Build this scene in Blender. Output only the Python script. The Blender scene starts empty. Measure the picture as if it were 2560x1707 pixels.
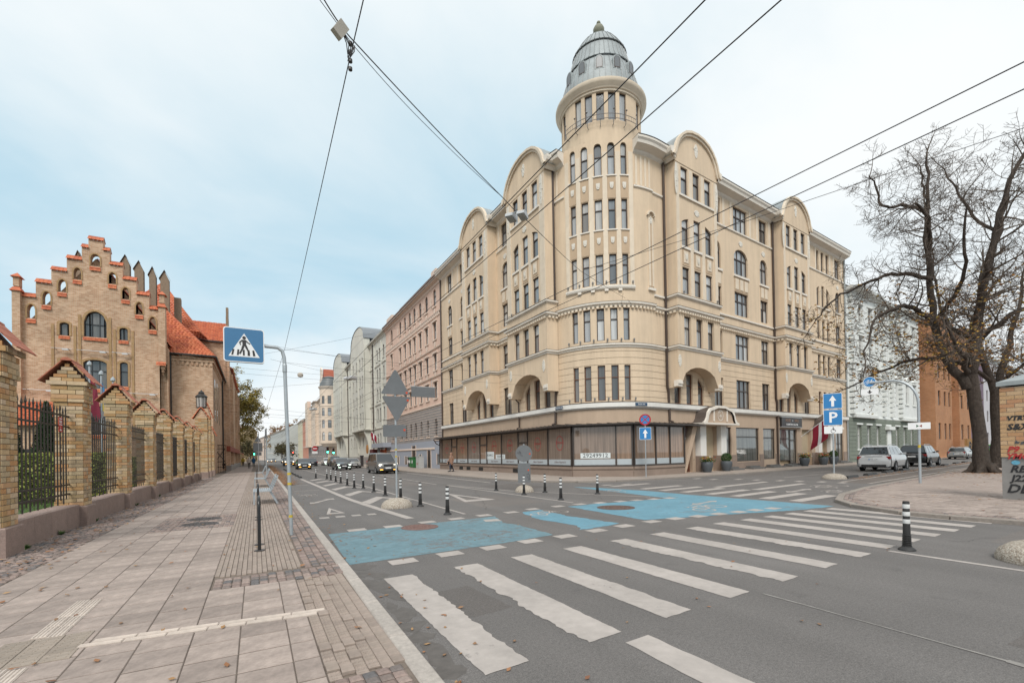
import bpy, math, random
from mathutils import Vector, Matrix
rad=math.radians
sc=bpy.context.scene; COL=sc.collection
random.seed(7)
# ---------------- camera ----------------
cam=bpy.data.cameras.new("camera"); camo=bpy.data.objects.new("camera",cam); COL.objects.link(camo)
cam.lens=16; cam.sensor_width=36; cam.sensor_fit='HORIZONTAL'; cam.clip_start=.05; cam.clip_end=3000
YAW,ROLL,PITCH,EYE=29.35,1.0,0.4,1.65
cam.shift_y=-(853.5-1125.657)/2560
def cam_matrix():
    y,p,r=rad(YAW),rad(PITCH),rad(ROLL)
    fw=Vector((math.sin(y)*math.cos(p),math.cos(y)*math.cos(p),math.sin(p))); rt=Vector((math.cos(y),-math.sin(y),0)); up=rt.cross(fw)
    R_=rt*math.cos(r)-up*math.sin(r); U_=rt*math.sin(r)+up*math.cos(r)
    return Matrix((( R_.x,U_.x,-fw.x,0),(R_.y,U_.y,-fw.y,0),(R_.z,U_.z,-fw.z,EYE),(0,0,0,1)))
camo.matrix_world=cam_matrix(); sc.camera=camo
# ---------------- world, sun, exposure ----------------
w=bpy.data.worlds.new("World"); sc.world=w; w.use_nodes=True
SUN_EL,SUN_AZ=48,215; SKYOFF=(12.4,-5.3,0)
def build_world():
    nt=w.node_tree; N=nt.nodes; Lk=nt.links; N.clear()
    out=N.new('ShaderNodeOutputWorld'); bg=N.new('ShaderNodeBackground'); bg.inputs['Strength'].default_value=.1
    sky=N.new('ShaderNodeTexSky'); sky.sky_type='NISHITA'; sky.sun_disc=False; sky.sun_elevation=rad(SUN_EL); sky.sun_rotation=rad(SUN_AZ); sky.air_density=1; sky.dust_density=1.5
    tc=N.new('ShaderNodeTexCoord'); sep=N.new('ShaderNodeSeparateXYZ'); Lk.new(tc.outputs['Generated'],sep.inputs[0])
    mx=N.new('ShaderNodeMath'); mx.operation='MAXIMUM'; mx.inputs[1].default_value=0; Lk.new(sep.outputs['Z'],mx.inputs[0])
    ad=N.new('ShaderNodeMath'); ad.operation='ADD'; ad.inputs[1].default_value=.28; Lk.new(mx.outputs[0],ad.inputs[0])
    cb=N.new('ShaderNodeCombineXYZ')
    for a in 'XY':
        d=N.new('ShaderNodeMath'); d.operation='DIVIDE'; Lk.new(sep.outputs[a],d.inputs[0]); Lk.new(ad.outputs[0],d.inputs[1]); Lk.new(d.outputs[0],cb.inputs[a])
    mp=N.new('ShaderNodeMapping'); mp.inputs['Location'].default_value=SKYOFF; mp.inputs['Rotation'].default_value=(0,0,.5); mp.inputs['Scale'].default_value=(1,1.25,1); Lk.new(cb.outputs[0],mp.inputs[0])
    n1=N.new('ShaderNodeTexNoise'); n1.inputs['Scale'].default_value=1.0; n1.inputs['Detail'].default_value=7; n1.inputs['Roughness'].default_value=.52; n1.inputs['Distortion'].default_value=.35; Lk.new(mp.outputs[0],n1.inputs['Vector'])
    n2=N.new('ShaderNodeTexNoise'); n2.inputs['Scale'].default_value=.3; n2.inputs['Detail'].default_value=2; Lk.new(mp.outputs[0],n2.inputs['Vector'])
    mxn=N.new('ShaderNodeMath'); mxn.operation='MULTIPLY_ADD'; mxn.inputs[1].default_value=.9; Lk.new(n2.outputs['Fac'],mxn.inputs[0]); 
    sc1=N.new('ShaderNodeMath'); sc1.operation='MULTIPLY'; sc1.inputs[1].default_value=.6; Lk.new(n1.outputs['Fac'],sc1.inputs[0]); Lk.new(sc1.outputs[0],mxn.inputs[2])
    rp=N.new('ShaderNodeValToRGB'); rp.color_ramp.interpolation='EASE'
    e=rp.color_ramp.elements; e[0].position=.5; e[0].color=(0,0,0,1); e[1].position=.88; e[1].color=(1,1,1,1)
    Lk.new(mxn.outputs[0],rp.inputs[0])
    # thin veil everywhere over the blue, thick white cloud where the noise is high
    veil=N.new('ShaderNodeMix'); veil.data_type='RGBA'; veil.inputs['Factor'].default_value=.9; veil.inputs[7].default_value=(2.8,4.3,5.1,1); Lk.new(sky.outputs[0],veil.inputs[6])
    cl=N.new('ShaderNodeMix'); cl.data_type='RGBA'; cl.inputs[7].default_value=(5.8,6.0,6.05,1); Lk.new(rp.outputs[0],cl.inputs['Factor']); Lk.new(veil.outputs[2],cl.inputs[6])
    Lk.new(cl.outputs[2],bg.inputs['Color']); Lk.new(bg.outputs[0],out.inputs[0])
build_world()
sl=bpy.data.lights.new("sun",'SUN'); sl.energy=1.5; sl.angle=rad(22); sl.color=(1,.96,.9); so=bpy.data.objects.new("sun",sl); COL.objects.link(so)
a_,e_=rad(SUN_AZ),rad(SUN_EL); sd=Vector((math.sin(a_)*math.cos(e_),math.cos(a_)*math.cos(e_),math.sin(e_))); so.rotation_euler=sd.to_track_quat('Z','Y').to_euler(); so.location=sd*80
vs=sc.view_settings; vs.view_transform='Standard'; vs.look='None'; vs.gamma=1; vs.exposure=0.75; vs.use_curve_mapping=False
sc.cycles.max_bounces=5; sc.cycles.diffuse_bounces=3; sc.cycles.glossy_bounces=3; sc.cycles.transparent_max_bounces=8; sc.cycles.caustics_reflective=False; sc.cycles.caustics_refractive=False
# ---------------- materials ----------------
MATS={}
def nodes(m): nt=m.node_tree; return nt.nodes,nt.links,nt.nodes['Principled BSDF']
def c4(c): return (c[0],c[1],c[2],1)
def mat(name,c,rough=.8,var=.12,scale=6,bump=0,bscale=60,metal=0,rnd=0,coat=0,spec=.5,dirt=0,streak=0):
    if name in MATS: return MATS[name]
    m=bpy.data.materials.new(name); m.use_nodes=True; MATS[name]=m
    N,Lk,b=nodes(m); b.inputs['Roughness'].default_value=rough; b.inputs['Metallic'].default_value=metal; b.inputs['Coat Weight'].default_value=coat; b.inputs['Specular IOR Level'].default_value=spec
    b.inputs['Base Color'].default_value=c4(c)
    if var or rnd or dirt or streak:
        tc=N.new('ShaderNodeTexCoord'); n=N.new('ShaderNodeTexNoise'); n.inputs['Scale'].default_value=scale; n.inputs['Detail'].default_value=6; n.inputs['Roughness'].default_value=.65; Lk.new(tc.outputs['Object'],n.inputs['Vector'])
        mr=N.new('ShaderNodeMapRange'); mr.inputs[1].default_value=.25; mr.inputs[2].default_value=.75; mr.inputs[3].default_value=1-var; mr.inputs[4].default_value=1+var; Lk.new(n.outputs['Fac'],mr.inputs[0])
        val=mr.outputs[0]
        if dirt:
            n3=N.new('ShaderNodeTexNoise'); n3.inputs['Scale'].default_value=scale*.17; n3.inputs['Detail'].default_value=3; Lk.new(tc.outputs['Object'],n3.inputs['Vector'])
            m3=N.new('ShaderNodeMapRange'); m3.inputs[1].default_value=.3; m3.inputs[2].default_value=.7; m3.inputs[3].default_value=1-dirt; m3.inputs[4].default_value=1+dirt*.4; Lk.new(n3.outputs['Fac'],m3.inputs[0])
            mm=N.new('ShaderNodeMath'); mm.operation='MULTIPLY'; Lk.new(val,mm.inputs[0]); Lk.new(m3.outputs[0],mm.inputs[1]); val=mm.outputs[0]
        if streak:
            gp_=N.new('ShaderNodeNewGeometry'); mp_=N.new('ShaderNodeMapping'); mp_.inputs['Scale'].default_value=(1.6,1.6,.13); Lk.new(gp_.outputs['Position'],mp_.inputs[0]); n4=N.new('ShaderNodeTexNoise'); n4.inputs['Scale'].default_value=1.3; n4.inputs['Detail'].default_value=6; n4.inputs['Roughness'].default_value=.7; Lk.new(mp_.outputs[0],n4.inputs['Vector'])
            m4=N.new('ShaderNodeMapRange'); m4.inputs[1].default_value=.35; m4.inputs[2].default_value=.72; m4.inputs[3].default_value=1+streak*.4; m4.inputs[4].default_value=1-streak; Lk.new(n4.outputs['Fac'],m4.inputs[0])
            mm=N.new('ShaderNodeMath'); mm.operation='MULTIPLY'; Lk.new(val,mm.inputs[0]); Lk.new(m4.outputs[0],mm.inputs[1]); val=mm.outputs[0]
        if rnd:
            oi=N.new('ShaderNodeObjectInfo'); m2=N.new('ShaderNodeMapRange'); m2.inputs[3].default_value=1-rnd; m2.inputs[4].default_value=1+rnd; Lk.new(oi.outputs['Random'],m2.inputs[0])
            mm=N.new('ShaderNodeMath'); mm.operation='MULTIPLY'; Lk.new(val,mm.inputs[0]); Lk.new(m2.outputs[0],mm.inputs[1]); val=mm.outputs[0]
        vm=N.new('ShaderNodeVectorMath'); vm.operation='SCALE'; vm.inputs[0].default_value=c[:3]; Lk.new(val,vm.inputs['Scale']); Lk.new(vm.outputs[0],b.inputs['Base Color'])
    if bump:
        tc2=N.new('ShaderNodeTexCoord'); n2=N.new('ShaderNodeTexNoise'); n2.inputs['Scale'].default_value=bscale; n2.inputs['Detail'].default_value=4; Lk.new(tc2.outputs['Object'],n2.inputs['Vector'])
        bp=N.new('ShaderNodeBump'); bp.inputs['Strength'].default_value=bump; bp.inputs['Distance'].default_value=.02; Lk.new(n2.outputs['Fac'],bp.inputs['Height']); Lk.new(bp.outputs[0],b.inputs['Normal'])
    return m
def rampmat(name,cols,rough=.85,scale=9,by='obj',bump=.2,bscale=50,nvar=.12,spec=.4):
    """colour picked per object (or per connected piece) from a list, with fine mottling"""
    if name in MATS: return MATS[name]
    m=bpy.data.materials.new(name); m.use_nodes=True; MATS[name]=m; N,Lk,b=nodes(m); b.inputs['Roughness'].default_value=rough; b.inputs['Specular IOR Level'].default_value=spec
    rp=N.new('ShaderNodeValToRGB'); rp.color_ramp.interpolation='CONSTANT'; e=rp.color_ramp.elements
    while len(e)<len(cols): e.new(.5)
    for i,c in enumerate(cols): e[i].position=i/len(cols); e[i].color=c4(c)
    if by=='obj': oi=N.new('ShaderNodeObjectInfo'); Lk.new(oi.outputs['Random'],rp.inputs[0])
    else: oi=N.new('ShaderNodeNewGeometry'); Lk.new(oi.outputs['Random Per Island'],rp.inputs[0])
    tc=N.new('ShaderNodeTexCoord'); n=N.new('ShaderNodeTexNoise'); n.inputs['Scale'].default_value=scale; n.inputs['Detail'].default_value=6; Lk.new(tc.outputs['Object'],n.inputs['Vector'])
    mr=N.new('ShaderNodeMapRange'); mr.inputs[1].default_value=.25; mr.inputs[2].default_value=.75; mr.inputs[3].default_value=1-nvar; mr.inputs[4].default_value=1+nvar; Lk.new(n.outputs['Fac'],mr.inputs[0])
    vm=N.new('ShaderNodeVectorMath'); vm.operation='SCALE'; Lk.new(rp.outputs[0],vm.inputs[0]); Lk.new(mr.outputs[0],vm.inputs['Scale']); Lk.new(vm.outputs[0],b.inputs['Base Color'])
    if bump:
        n2=N.new('ShaderNodeTexNoise'); n2.inputs['Scale'].default_value=bscale; n2.inputs['Detail'].default_value=3; Lk.new(tc.outputs['Object'],n2.inputs['Vector'])
        bp=N.new('ShaderNodeBump'); bp.inputs['Strength'].default_value=bump; bp.inputs['Distance'].default_value=.01; Lk.new(n2.outputs['Fac'],bp.inputs['Height']); Lk.new(bp.outputs[0],b.inputs['Normal'])
    return m
def brickmat(name,c1,c2,mortar,bw=.26,bh=.085,ms=.012,rough=.9,big=.25):
    if name in MATS: return MATS[name]
    m=bpy.data.materials.new(name); m.use_nodes=True; MATS[name]=m; N,Lk,b=nodes(m); b.inputs['Roughness'].default_value=rough; b.inputs['Specular IOR Level'].default_value=.25
    g=N.new('ShaderNodeNewGeometry'); sp=N.new('ShaderNodeSeparateXYZ'); Lk.new(g.outputs['Position'],sp.inputs[0]); sn=N.new('ShaderNodeSeparateXYZ'); Lk.new(g.outputs['True Normal'],sn.inputs[0])
    ax=N.new('ShaderNodeMath'); ax.operation='ABSOLUTE'; Lk.new(sn.outputs['X'],ax.inputs[0]); gt=N.new('ShaderNodeMath'); gt.operation='GREATER_THAN'; gt.inputs[1].default_value=.7; Lk.new(ax.outputs[0],gt.inputs[0])
    mxx=N.new('ShaderNodeMix'); Lk.new(gt.outputs[0],mxx.inputs['Factor']); Lk.new(sp.outputs['X'],mxx.inputs[2]); Lk.new(sp.outputs['Y'],mxx.inputs[3])
    cb=N.new('ShaderNodeCombineXYZ'); Lk.new(mxx.outputs[0],cb.inputs[0]); Lk.new(sp.outputs['Z'],cb.inputs[1])
    br=N.new('ShaderNodeTexBrick'); br.inputs['Scale'].default_value=1; br.inputs['Brick Width'].default_value=bw; br.inputs['Row Height'].default_value=bh; br.inputs['Mortar Size'].default_value=ms; br.inputs['Mortar Smooth'].default_value=.2; br.inputs['Bias'].default_value=-.1
    br.inputs['Color1'].default_value=c4(c1); br.inputs['Color2'].default_value=c4(c2); br.inputs['Mortar'].default_value=c4(mortar); Lk.new(cb.outputs[0],br.inputs['Vector'])
    n=N.new('ShaderNodeTexNoise'); n.inputs['Scale'].default_value=.55; n.inputs['Detail'].default_value=5; n.inputs['Roughness'].default_value=.7; Lk.new(g.outputs['Position'],n.inputs['Vector'])
    mr=N.new('ShaderNodeMapRange'); mr.inputs[1].default_value=.3; mr.inputs[2].default_value=.7; mr.inputs[3].default_value=1-big; mr.inputs[4].default_value=1+big; Lk.new(n.outputs['Fac'],mr.inputs[0])
    vm=N.new('ShaderNodeVectorMath'); vm.operation='SCALE'; Lk.new(br.outputs['Color'],vm.inputs[0]); Lk.new(mr.outputs[0],vm.inputs['Scale']); Lk.new(vm.outputs[0],b.inputs['Base Color'])
    bp=N.new('ShaderNodeBump'); bp.inputs['Strength'].default_value=.5; bp.inputs['Distance'].default_value=.01; bp.invert=True; Lk.new(br.outputs['Fac'],bp.inputs['Height']); Lk.new(bp.outputs[0],b.inputs['Normal'])
    return m
def emit(name,c,s):
    if name in MATS: return MATS[name]
    m=mat(name,c,var=0); b=m.node_tree.nodes['Principled BSDF']; b.inputs['Emission Color'].default_value=c4(c); b.inputs['Emission Strength'].default_value=s; return m
def glassmat(name,cols,rough=.04,folds=0,coat=1.0,ior=1.85):
    """window glass over whatever hangs behind it: colour per pane, vertical curtain folds, glossy coat"""
    if name in MATS: return MATS[name]
    m=bpy.data.materials.new(name); m.use_nodes=True; MATS[name]=m; N,Lk,b=nodes(m)
    b.inputs['Roughness'].default_value=.5; b.inputs['Coat Weight'].default_value=coat; b.inputs['Coat Roughness'].default_value=rough; b.inputs['Coat IOR'].default_value=ior; b.inputs['Specular IOR Level'].default_value=.2
    oi=N.new('ShaderNodeObjectInfo'); rp=N.new('ShaderNodeValToRGB'); rp.color_ramp.interpolation='CONSTANT'; e=rp.color_ramp.elements
    while len(e)<len(cols): e.new(.5)
    for i,c in enumerate(cols): e[i].position=i/len(cols); e[i].color=c4(c)
    Lk.new(oi.outputs['Random'],rp.inputs[0])
    tc=N.new('ShaderNodeTexCoord'); mp=N.new('ShaderNodeMapping'); mp.inputs['Scale'].default_value=(9,9,.35); Lk.new(tc.outputs['Object'],mp.inputs[0])
    n=N.new('ShaderNodeTexNoise'); n.inputs['Scale'].default_value=1; n.inputs['Detail'].default_value=3; Lk.new(mp.outputs[0],n.inputs['Vector'])
    mr=N.new('ShaderNodeMapRange'); mr.inputs[1].default_value=.3; mr.inputs[2].default_value=.7; mr.inputs[3].default_value=1-folds; mr.inputs[4].default_value=1+folds; Lk.new(n.outputs['Fac'],mr.inputs[0])
    vm=N.new('ShaderNodeVectorMath'); vm.operation='SCALE'; Lk.new(rp.outputs[0],vm.inputs[0]); Lk.new(mr.outputs[0],vm.inputs['Scale']); Lk.new(vm.outputs[0],b.inputs['Base Color'])
    return m
# ---------------- mesh helpers ----------------
class MB:
    def __init__(s): s.v=[]; s.f=[]; s.m=[]; s.mi=0; s.p=[]; s.cur=None; s.np=0
    def add(s,vs,fs):
        if s.cur is None: s.np+=1
        s.p+=[s.np]*len(fs)
        n=len(s.v); s.v+=[tuple(p) for p in vs]; s.f+=[tuple(i+n for i in f) for f in fs]; s.m+=[s.mi]*len(fs); return s
    def quad(s,a,b,c,d): return s.add([a,b,c,d],[(0,1,2,3)])
    def poly(s,pts): return s.add(pts,[tuple(range(len(pts)))])
    def box(s,x0,y0,z0,x1,y1,z1):
        if x0>x1: x0,x1=x1,x0
        if y0>y1: y0,y1=y1,y0
        if z0>z1: z0,z1=z1,z0
        return s.add([(x0,y0,z0),(x1,y0,z0),(x1,y1,z0),(x0,y1,z0),(x0,y0,z1),(x1,y0,z1),(x1,y1,z1),(x0,y1,z1)],[(0,3,2,1),(4,5,6,7),(0,1,5,4),(1,2,6,5),(2,3,7,6),(3,0,4,7)])
    def bbox(s,x0,y0,z0,x1,y1,z1,b):
        """box whose top edges are chamfered"""
        return s.add([(x0,y0,z0),(x1,y0,z0),(x1,y1,z0),(x0,y1,z0),(x0,y0,z1-b),(x1,y0,z1-b),(x1,y1,z1-b),(x0,y1,z1-b),(x0+b,y0+b,z1),(x1-b,y0+b,z1),(x1-b,y1-b,z1),(x0+b,y1-b,z1)],
            [(0,3,2,1),(0,1,5,4),(1,2,6,5),(2,3,7,6),(3,0,4,7),(4,5,9,8),(5,6,10,9),(6,7,11,10),(7,4,8,11),(8,9,10,11)])
    def mbox(s,M,sx,sy,sz):
        vs=[M@Vector(p) for p in [(-sx,-sy,-sz),(sx,-sy,-sz),(sx,sy,-sz),(-sx,sy,-sz),(-sx,-sy,sz),(sx,-sy,sz),(sx,sy,sz),(-sx,sy,sz)]]
        return s.add(vs,[(0,3,2,1),(4,5,6,7),(0,1,5,4),(1,2,6,5),(2,3,7,6),(3,0,4,7)])
    def bar(s,a,b,w,h=None,up=(0,0,1)):
        a,b=Vector(a),Vector(b); d=b-a; L=d.length; x=d.normalized(); u=Vector(up); y=u.cross(x)
        if y.length<1e-4: y=Vector((1,0,0)).cross(x)
        y.normalize(); z=x.cross(y); M=Matrix(((x.x,y.x,z.x,0),(x.y,y.y,z.y,0),(x.z,y.z,z.z,0),(0,0,0,1))); M.translation=(a+b)/2
        return s.mbox(M,L/2,w/2,(h or w)/2)
    def prism(s,pts,lo,hi,fn=None):
        """outline pts (a,b) extruded along c from lo to hi; fn(a,b,c)->xyz"""
        fn=fn or (lambda a,b,c:(a,b,c)); n=len(pts)
        return s.add([fn(a,b,lo) for a,b in pts]+[fn(a,b,hi) for a,b in pts],[tuple(range(n-1,-1,-1)),tuple(range(n,2*n))]+[(i,(i+1)%n,(i+1)%n+n,i+n) for i in range(n)])
    def tube(s,pts,r,n=8,caps=True):
        pts=[Vector(p) for p in pts]; k=len(pts); rs=r if isinstance(r,(list,tuple)) else [r]*k; vs=[]; pu=None
        for i,p in enumerate(pts):
            d=(pts[min(i+1,k-1)]-pts[max(i-1,0)]).normalized()
            if pu is None: pu=Vector((0,0,1)) if abs(d.z)<.9 else Vector((1,0,0))
            x=pu.cross(d)
            if x.length<1e-5: x=Vector((0,1,0)).cross(d)
            x.normalize(); y=d.cross(x); pu=y
            vs+=[p+(x*math.cos(2*math.pi*j/n)+y*math.sin(2*math.pi*j/n))*rs[i] for j in range(n)]
        fs=[(i*n+j,i*n+(j+1)%n,(i+1)*n+(j+1)%n,(i+1)*n+j) for i in range(k-1) for j in range(n)]
        if caps: fs+=[tuple(range(n-1,-1,-1)),tuple((k-1)*n+j for j in range(n))]
        return s.add(vs,fs)
    def lathe(s,prof,n=24,c=(0,0,0),a0=0,a1=360,axis='z'):
        full=abs(a1-a0)>=359.9; m=n if full else n+1; vs=[]
        for r,z in prof:
            for j in range(m):
                a=rad(a0+(a1-a0)*j/n); x,y=r*math.cos(a),r*math.sin(a)
                vs.append((c[0]+x,c[1]+y,c[2]+z) if axis=='z' else ((c[0]+z,c[1]+x,c[2]+y) if axis=='x' else (c[0]+x,c[1]+z,c[2]+y)))
        fs=[]
        for i in range(len(prof)-1):
            for j in range(n):
                k=(j+1)%m; fs.append((i*m+j,i*m+k,(i+1)*m+k,(i+1)*m+j))
        return s.add(vs,fs)
    def mesh(s,name,mats):
        me=bpy.data.meshes.new(name); me.from_pydata(s.v,[],s.f)
        mats=mats if isinstance(mats,(list,tuple)) else [mats]
        for q in mats: me.materials.append(q)
        if len(mats)>1: me.polygons.foreach_set('material_index',s.m)
        return me
    def split(s,name,m,parent):
        """one object for every piece that was added"""
        g={}
        for f,p in zip(s.f,s.p): g.setdefault(p,[]).append(f)
        for fs in g.values():
            ids=sorted({i for f in fs for i in f}); k={i:j for j,i in enumerate(ids)}; c=[sum(s.v[i][a] for i in ids)/len(ids) for a in range(3)]
            me=bpy.data.meshes.new(name); me.from_pydata([tuple(s.v[i][a]-c[a] for a in range(3)) for i in ids],[],[tuple(k[i] for i in f) for f in fs]); me.materials.append(m); link(name,me,parent,Matrix.Translation(c))
    def build(s,name,mats,parent=None,M=None,smooth=0):
        return link(name,s.mesh(name,mats),parent,M,smooth)
def smooth_mesh(me,ang):
    me.polygons.foreach_set('use_smooth',[True]*len(me.polygons))
    try: me.set_sharp_from_angle(angle=rad(ang))
    except Exception: pass
def link(name,me,parent=None,M=None,smooth=0):
    o=bpy.data.objects.new(name,me); COL.objects.link(o)
    if parent is not None: o.parent=parent
    if M is not None: o.matrix_local=M
    if smooth and me: smooth_mesh(me,smooth)
    return o
def tag(o,label=None,cat=None,group=None,kind=None):
    if label: o['label']=label
    if cat: o['category']=cat
    if group: o['group']=group
    if kind: o['kind']=kind
    return o
def thing(name,label,cat,loc=(0,0,0),rz=0,group=None):
    o=bpy.data.objects.new(name,None); COL.objects.link(o); o.empty_display_size=.2; o.location=loc; o.rotation_euler=(0,0,rz)
    return tag(o,label,cat,group)
def copy_tree(o,parent=None):
    c=o.copy(); COL.objects.link(c)
    if parent: c.parent=parent
    for ch in o.children: copy_tree(ch,c)
    return c
def TM(x,y,z,rz=0,rx=0,ry=0): return Matrix.Translation((x,y,z))@Matrix.Rotation(rz,4,'Z')@Matrix.Rotation(ry,4,'Y')@Matrix.Rotation(rx,4,'X')
_tc={}
def text_mesh(txt,size,depth=.002,bold=0,shear=0):
    k=(txt,size,depth,bold,shear)
    if k in _tc: return _tc[k]
    cu=bpy.data.curves.new('t','FONT'); cu.body=txt; cu.size=size; cu.extrude=depth; cu.align_x='CENTER'; cu.align_y='CENTER'; cu.offset=bold; cu.shear=shear; cu.resolution_u=2
    o=bpy.data.objects.new('t',cu); COL.objects.link(o); dg=bpy.context.evaluated_depsgraph_get(); me=bpy.data.meshes.new_from_object(o.evaluated_get(dg)); bpy.data.objects.remove(o); bpy.data.curves.remove(cu); _tc[k]=me; return me
def lettering(txt,size,m,parent,M,bold=0,name='lettering',shear=0,sx=1):
    me=text_mesh(txt,size,.002,bold,shear).copy(); me.materials.clear(); me.materials.append(m); o=link(name,me,parent,M@Matrix.Diagonal((sx,1,1,1))); return o
FRONT=Matrix.Rotation(rad(90),4,'X')   # text/flat outlines drawn in XY -> standing, facing -Y
def disc(n,r,cx=0,cy=0,sy=1): return [(cx+r*math.cos(2*math.pi*i/n),cy+sy*r*math.sin(2*math.pi*i/n)) for i in range(n)]
def rrect(w,h,r,n=5):
    p=[]
    for cx,cy,a in ((w/2-r,h/2-r,0),(-w/2+r,h/2-r,90),(-w/2+r,-h/2+r,180),(w/2-r,-h/2+r,270)):
        p+=[(cx+r*math.cos(rad(a+90*i/n)),cy+r*math.sin(rad(a+90*i/n))) for i in range(n+1)]
    return p
# ---------------- ground and streets ----------------
def asphalt(name,c,spk=.35):
    m=mat(name,c,rough=.85,var=0,bump=.35,bscale=140); N,Lk,b=nodes(m)
    tc=N.new('ShaderNodeTexCoord')
    def ns(s,d,lo,hi,a,bb):
        n=N.new('ShaderNodeTexNoise'); n.inputs['Scale'].default_value=s; n.inputs['Detail'].default_value=d; n.inputs['Roughness'].default_value=.6; Lk.new(tc.outputs['Object'],n.inputs['Vector'])
        r=N.new('ShaderNodeMapRange'); r.inputs[1].default_value=lo; r.inputs[2].default_value=hi; r.inputs[3].default_value=a; r.inputs[4].default_value=bb; Lk.new(n.outputs['Fac'],r.inputs[0]); return r.outputs[0]
    a=ns(95,2,.3,.75,1-spk,1+spk*1.3); q=ns(.35,4,.3,.7,.88,1.1); z=ns(2.2,5,.62,.72,1,.86)
    def mul(x,y):
        k=N.new('ShaderNodeMath'); k.operation='MULTIPLY'; Lk.new(x,k.inputs[0]); Lk.new(y,k.inputs[1]); return k.outputs[0]
    mpp=N.new('ShaderNodeMapping'); mpp.inputs['Scale'].default_value=(1.3,.035,1); Lk.new(tc.outputs['Object'],mpp.inputs[0]); nt=N.new('ShaderNodeTexNoise'); nt.inputs['Scale'].default_value=1; nt.inputs['Detail'].default_value=4; Lk.new(mpp.outputs[0],nt.inputs['Vector']); rt_=N.new('ShaderNodeMapRange'); rt_.inputs[1].default_value=.3; rt_.inputs[2].default_value=.7; rt_.inputs[3].default_value=.88; rt_.inputs[4].default_value=1.12; Lk.new(nt.outputs['Fac'],rt_.inputs[0])
    v=mul(mul(mul(mul(a,q),z),ns(32,3,.3,.7,.84,1.17)),rt_.outputs[0]); vm=N.new('ShaderNodeVectorMath'); vm.operation='SCALE'; vm.inputs[0].default_value=c; Lk.new(v,vm.inputs['Scale']); Lk.new(vm.outputs[0],b.inputs['Base Color']); return m
M_ASPH=asphalt('asphalt',(.138,.128,.122)); M_ASPH2=asphalt('asphalt_brownish',(.135,.115,.102),.2)
def wornpaint(name,c,under,thr,scale,var,bump=.2):
    m=mat(name,c,rough=.85,var=var,scale=7,bump=bump,bscale=120,dirt=.14); N,Lk,b=nodes(m); src=b.inputs['Base Color'].links[0].from_socket
    tc=N.new('ShaderNodeNewGeometry'); n=N.new('ShaderNodeTexNoise'); n.inputs['Scale'].default_value=scale; n.inputs['Detail'].default_value=9; n.inputs['Roughness'].default_value=.72; Lk.new(tc.outputs['Position'],n.inputs['Vector'])
    n2=N.new('ShaderNodeTexNoise'); n2.inputs['Scale'].default_value=.9; n2.inputs['Detail'].default_value=3; Lk.new(tc.outputs['Position'],n2.inputs['Vector']); ad=N.new('ShaderNodeMath'); ad.operation='MULTIPLY_ADD'; ad.inputs[1].default_value=.55; Lk.new(n2.outputs['Fac'],ad.inputs[0]); Lk.new(n.outputs['Fac'],ad.inputs[2])
    r=N.new('ShaderNodeMapRange'); r.inputs[1].default_value=thr; r.inputs[2].default_value=thr+.09; Lk.new(ad.outputs[0],r.inputs[0]); mx=N.new('ShaderNodeMix'); mx.data_type='RGBA'; mx.inputs[7].default_value=c4(under); Lk.new(r.outputs[0],mx.inputs['Factor']); Lk.new(src,mx.inputs[6]); Lk.new(mx.outputs[2],b.inputs['Base Color']); return m
M_WHITE=wornpaint('road_paint_white',(.40,.36,.332),(.15,.138,.13),.95,5,.13)
M_SLAB=mat('concrete_slab',(.325,.265,.232),rough=.9,var=.18,scale=26,bump=.25,bscale=170,rnd=.17,dirt=.2)
M_SLABS=mat('concrete_slab_far',(.32,.26,.227),rough=.9,var=.18,scale=5,bump=.2,bscale=170,dirt=.12)
M_JOINT=mat('joint_earth',(.17,.137,.112),rough=1,var=.25,scale=30)
SETT=[(.22,.165,.145),(.27,.205,.18),(.19,.152,.135),(.125,.118,.118),(.25,.19,.165),(.29,.225,.197),(.165,.14,.13),(.23,.175,.155)]
M_SETT=rampmat('granite_sett',SETT,scale=30,bump=.5,bscale=60,nvar=.22); M_SETTI=rampmat('granite_sett_field',SETT,scale=30,by='isl',bump=.5,nvar=.22)
M_PAVER=rampmat('brick_paver',[(.285,.232,.195),(.31,.25,.212),(.26,.21,.178),(.30,.242,.205)],scale=20,nvar=.15); M_PAVERI=rampmat('brick_paver_field',[(.285,.232,.195),(.31,.25,.212),(.26,.21,.178),(.30,.242,.205)],scale=20,by='isl',nvar=.15)
M_KERB=mat('granite_kerb',(.39,.35,.315),rough=.85,var=.22,scale=22,bump=.3,rnd=.07,dirt=.1)
M_KERBG=mat('granite_kerb_worn',(.27,.235,.205),rough=.85,var=.2,scale=12,bump=.3,rnd=.07)
def structure(name,mb,m,**k): return tag(mb.build(name,m,**k),kind='structure')
ground=structure('ground',MB().quad((-1500,-300,-.03),(1500,-300,-.03),(1500,2500,-.03),(-1500,2500,-.03)),mat('ground_far',(.13,.12,.11),var=.1,scale=.1))
road=structure('road',MB().poly([(.9,-30,0),(60,-30,0),(160,-30,0),(160,40,0),(20,26,0),(20,600,0),(.9,600,0)]),M_ASPH)
def kx(y): return .98+.009*(y-5)
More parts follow.
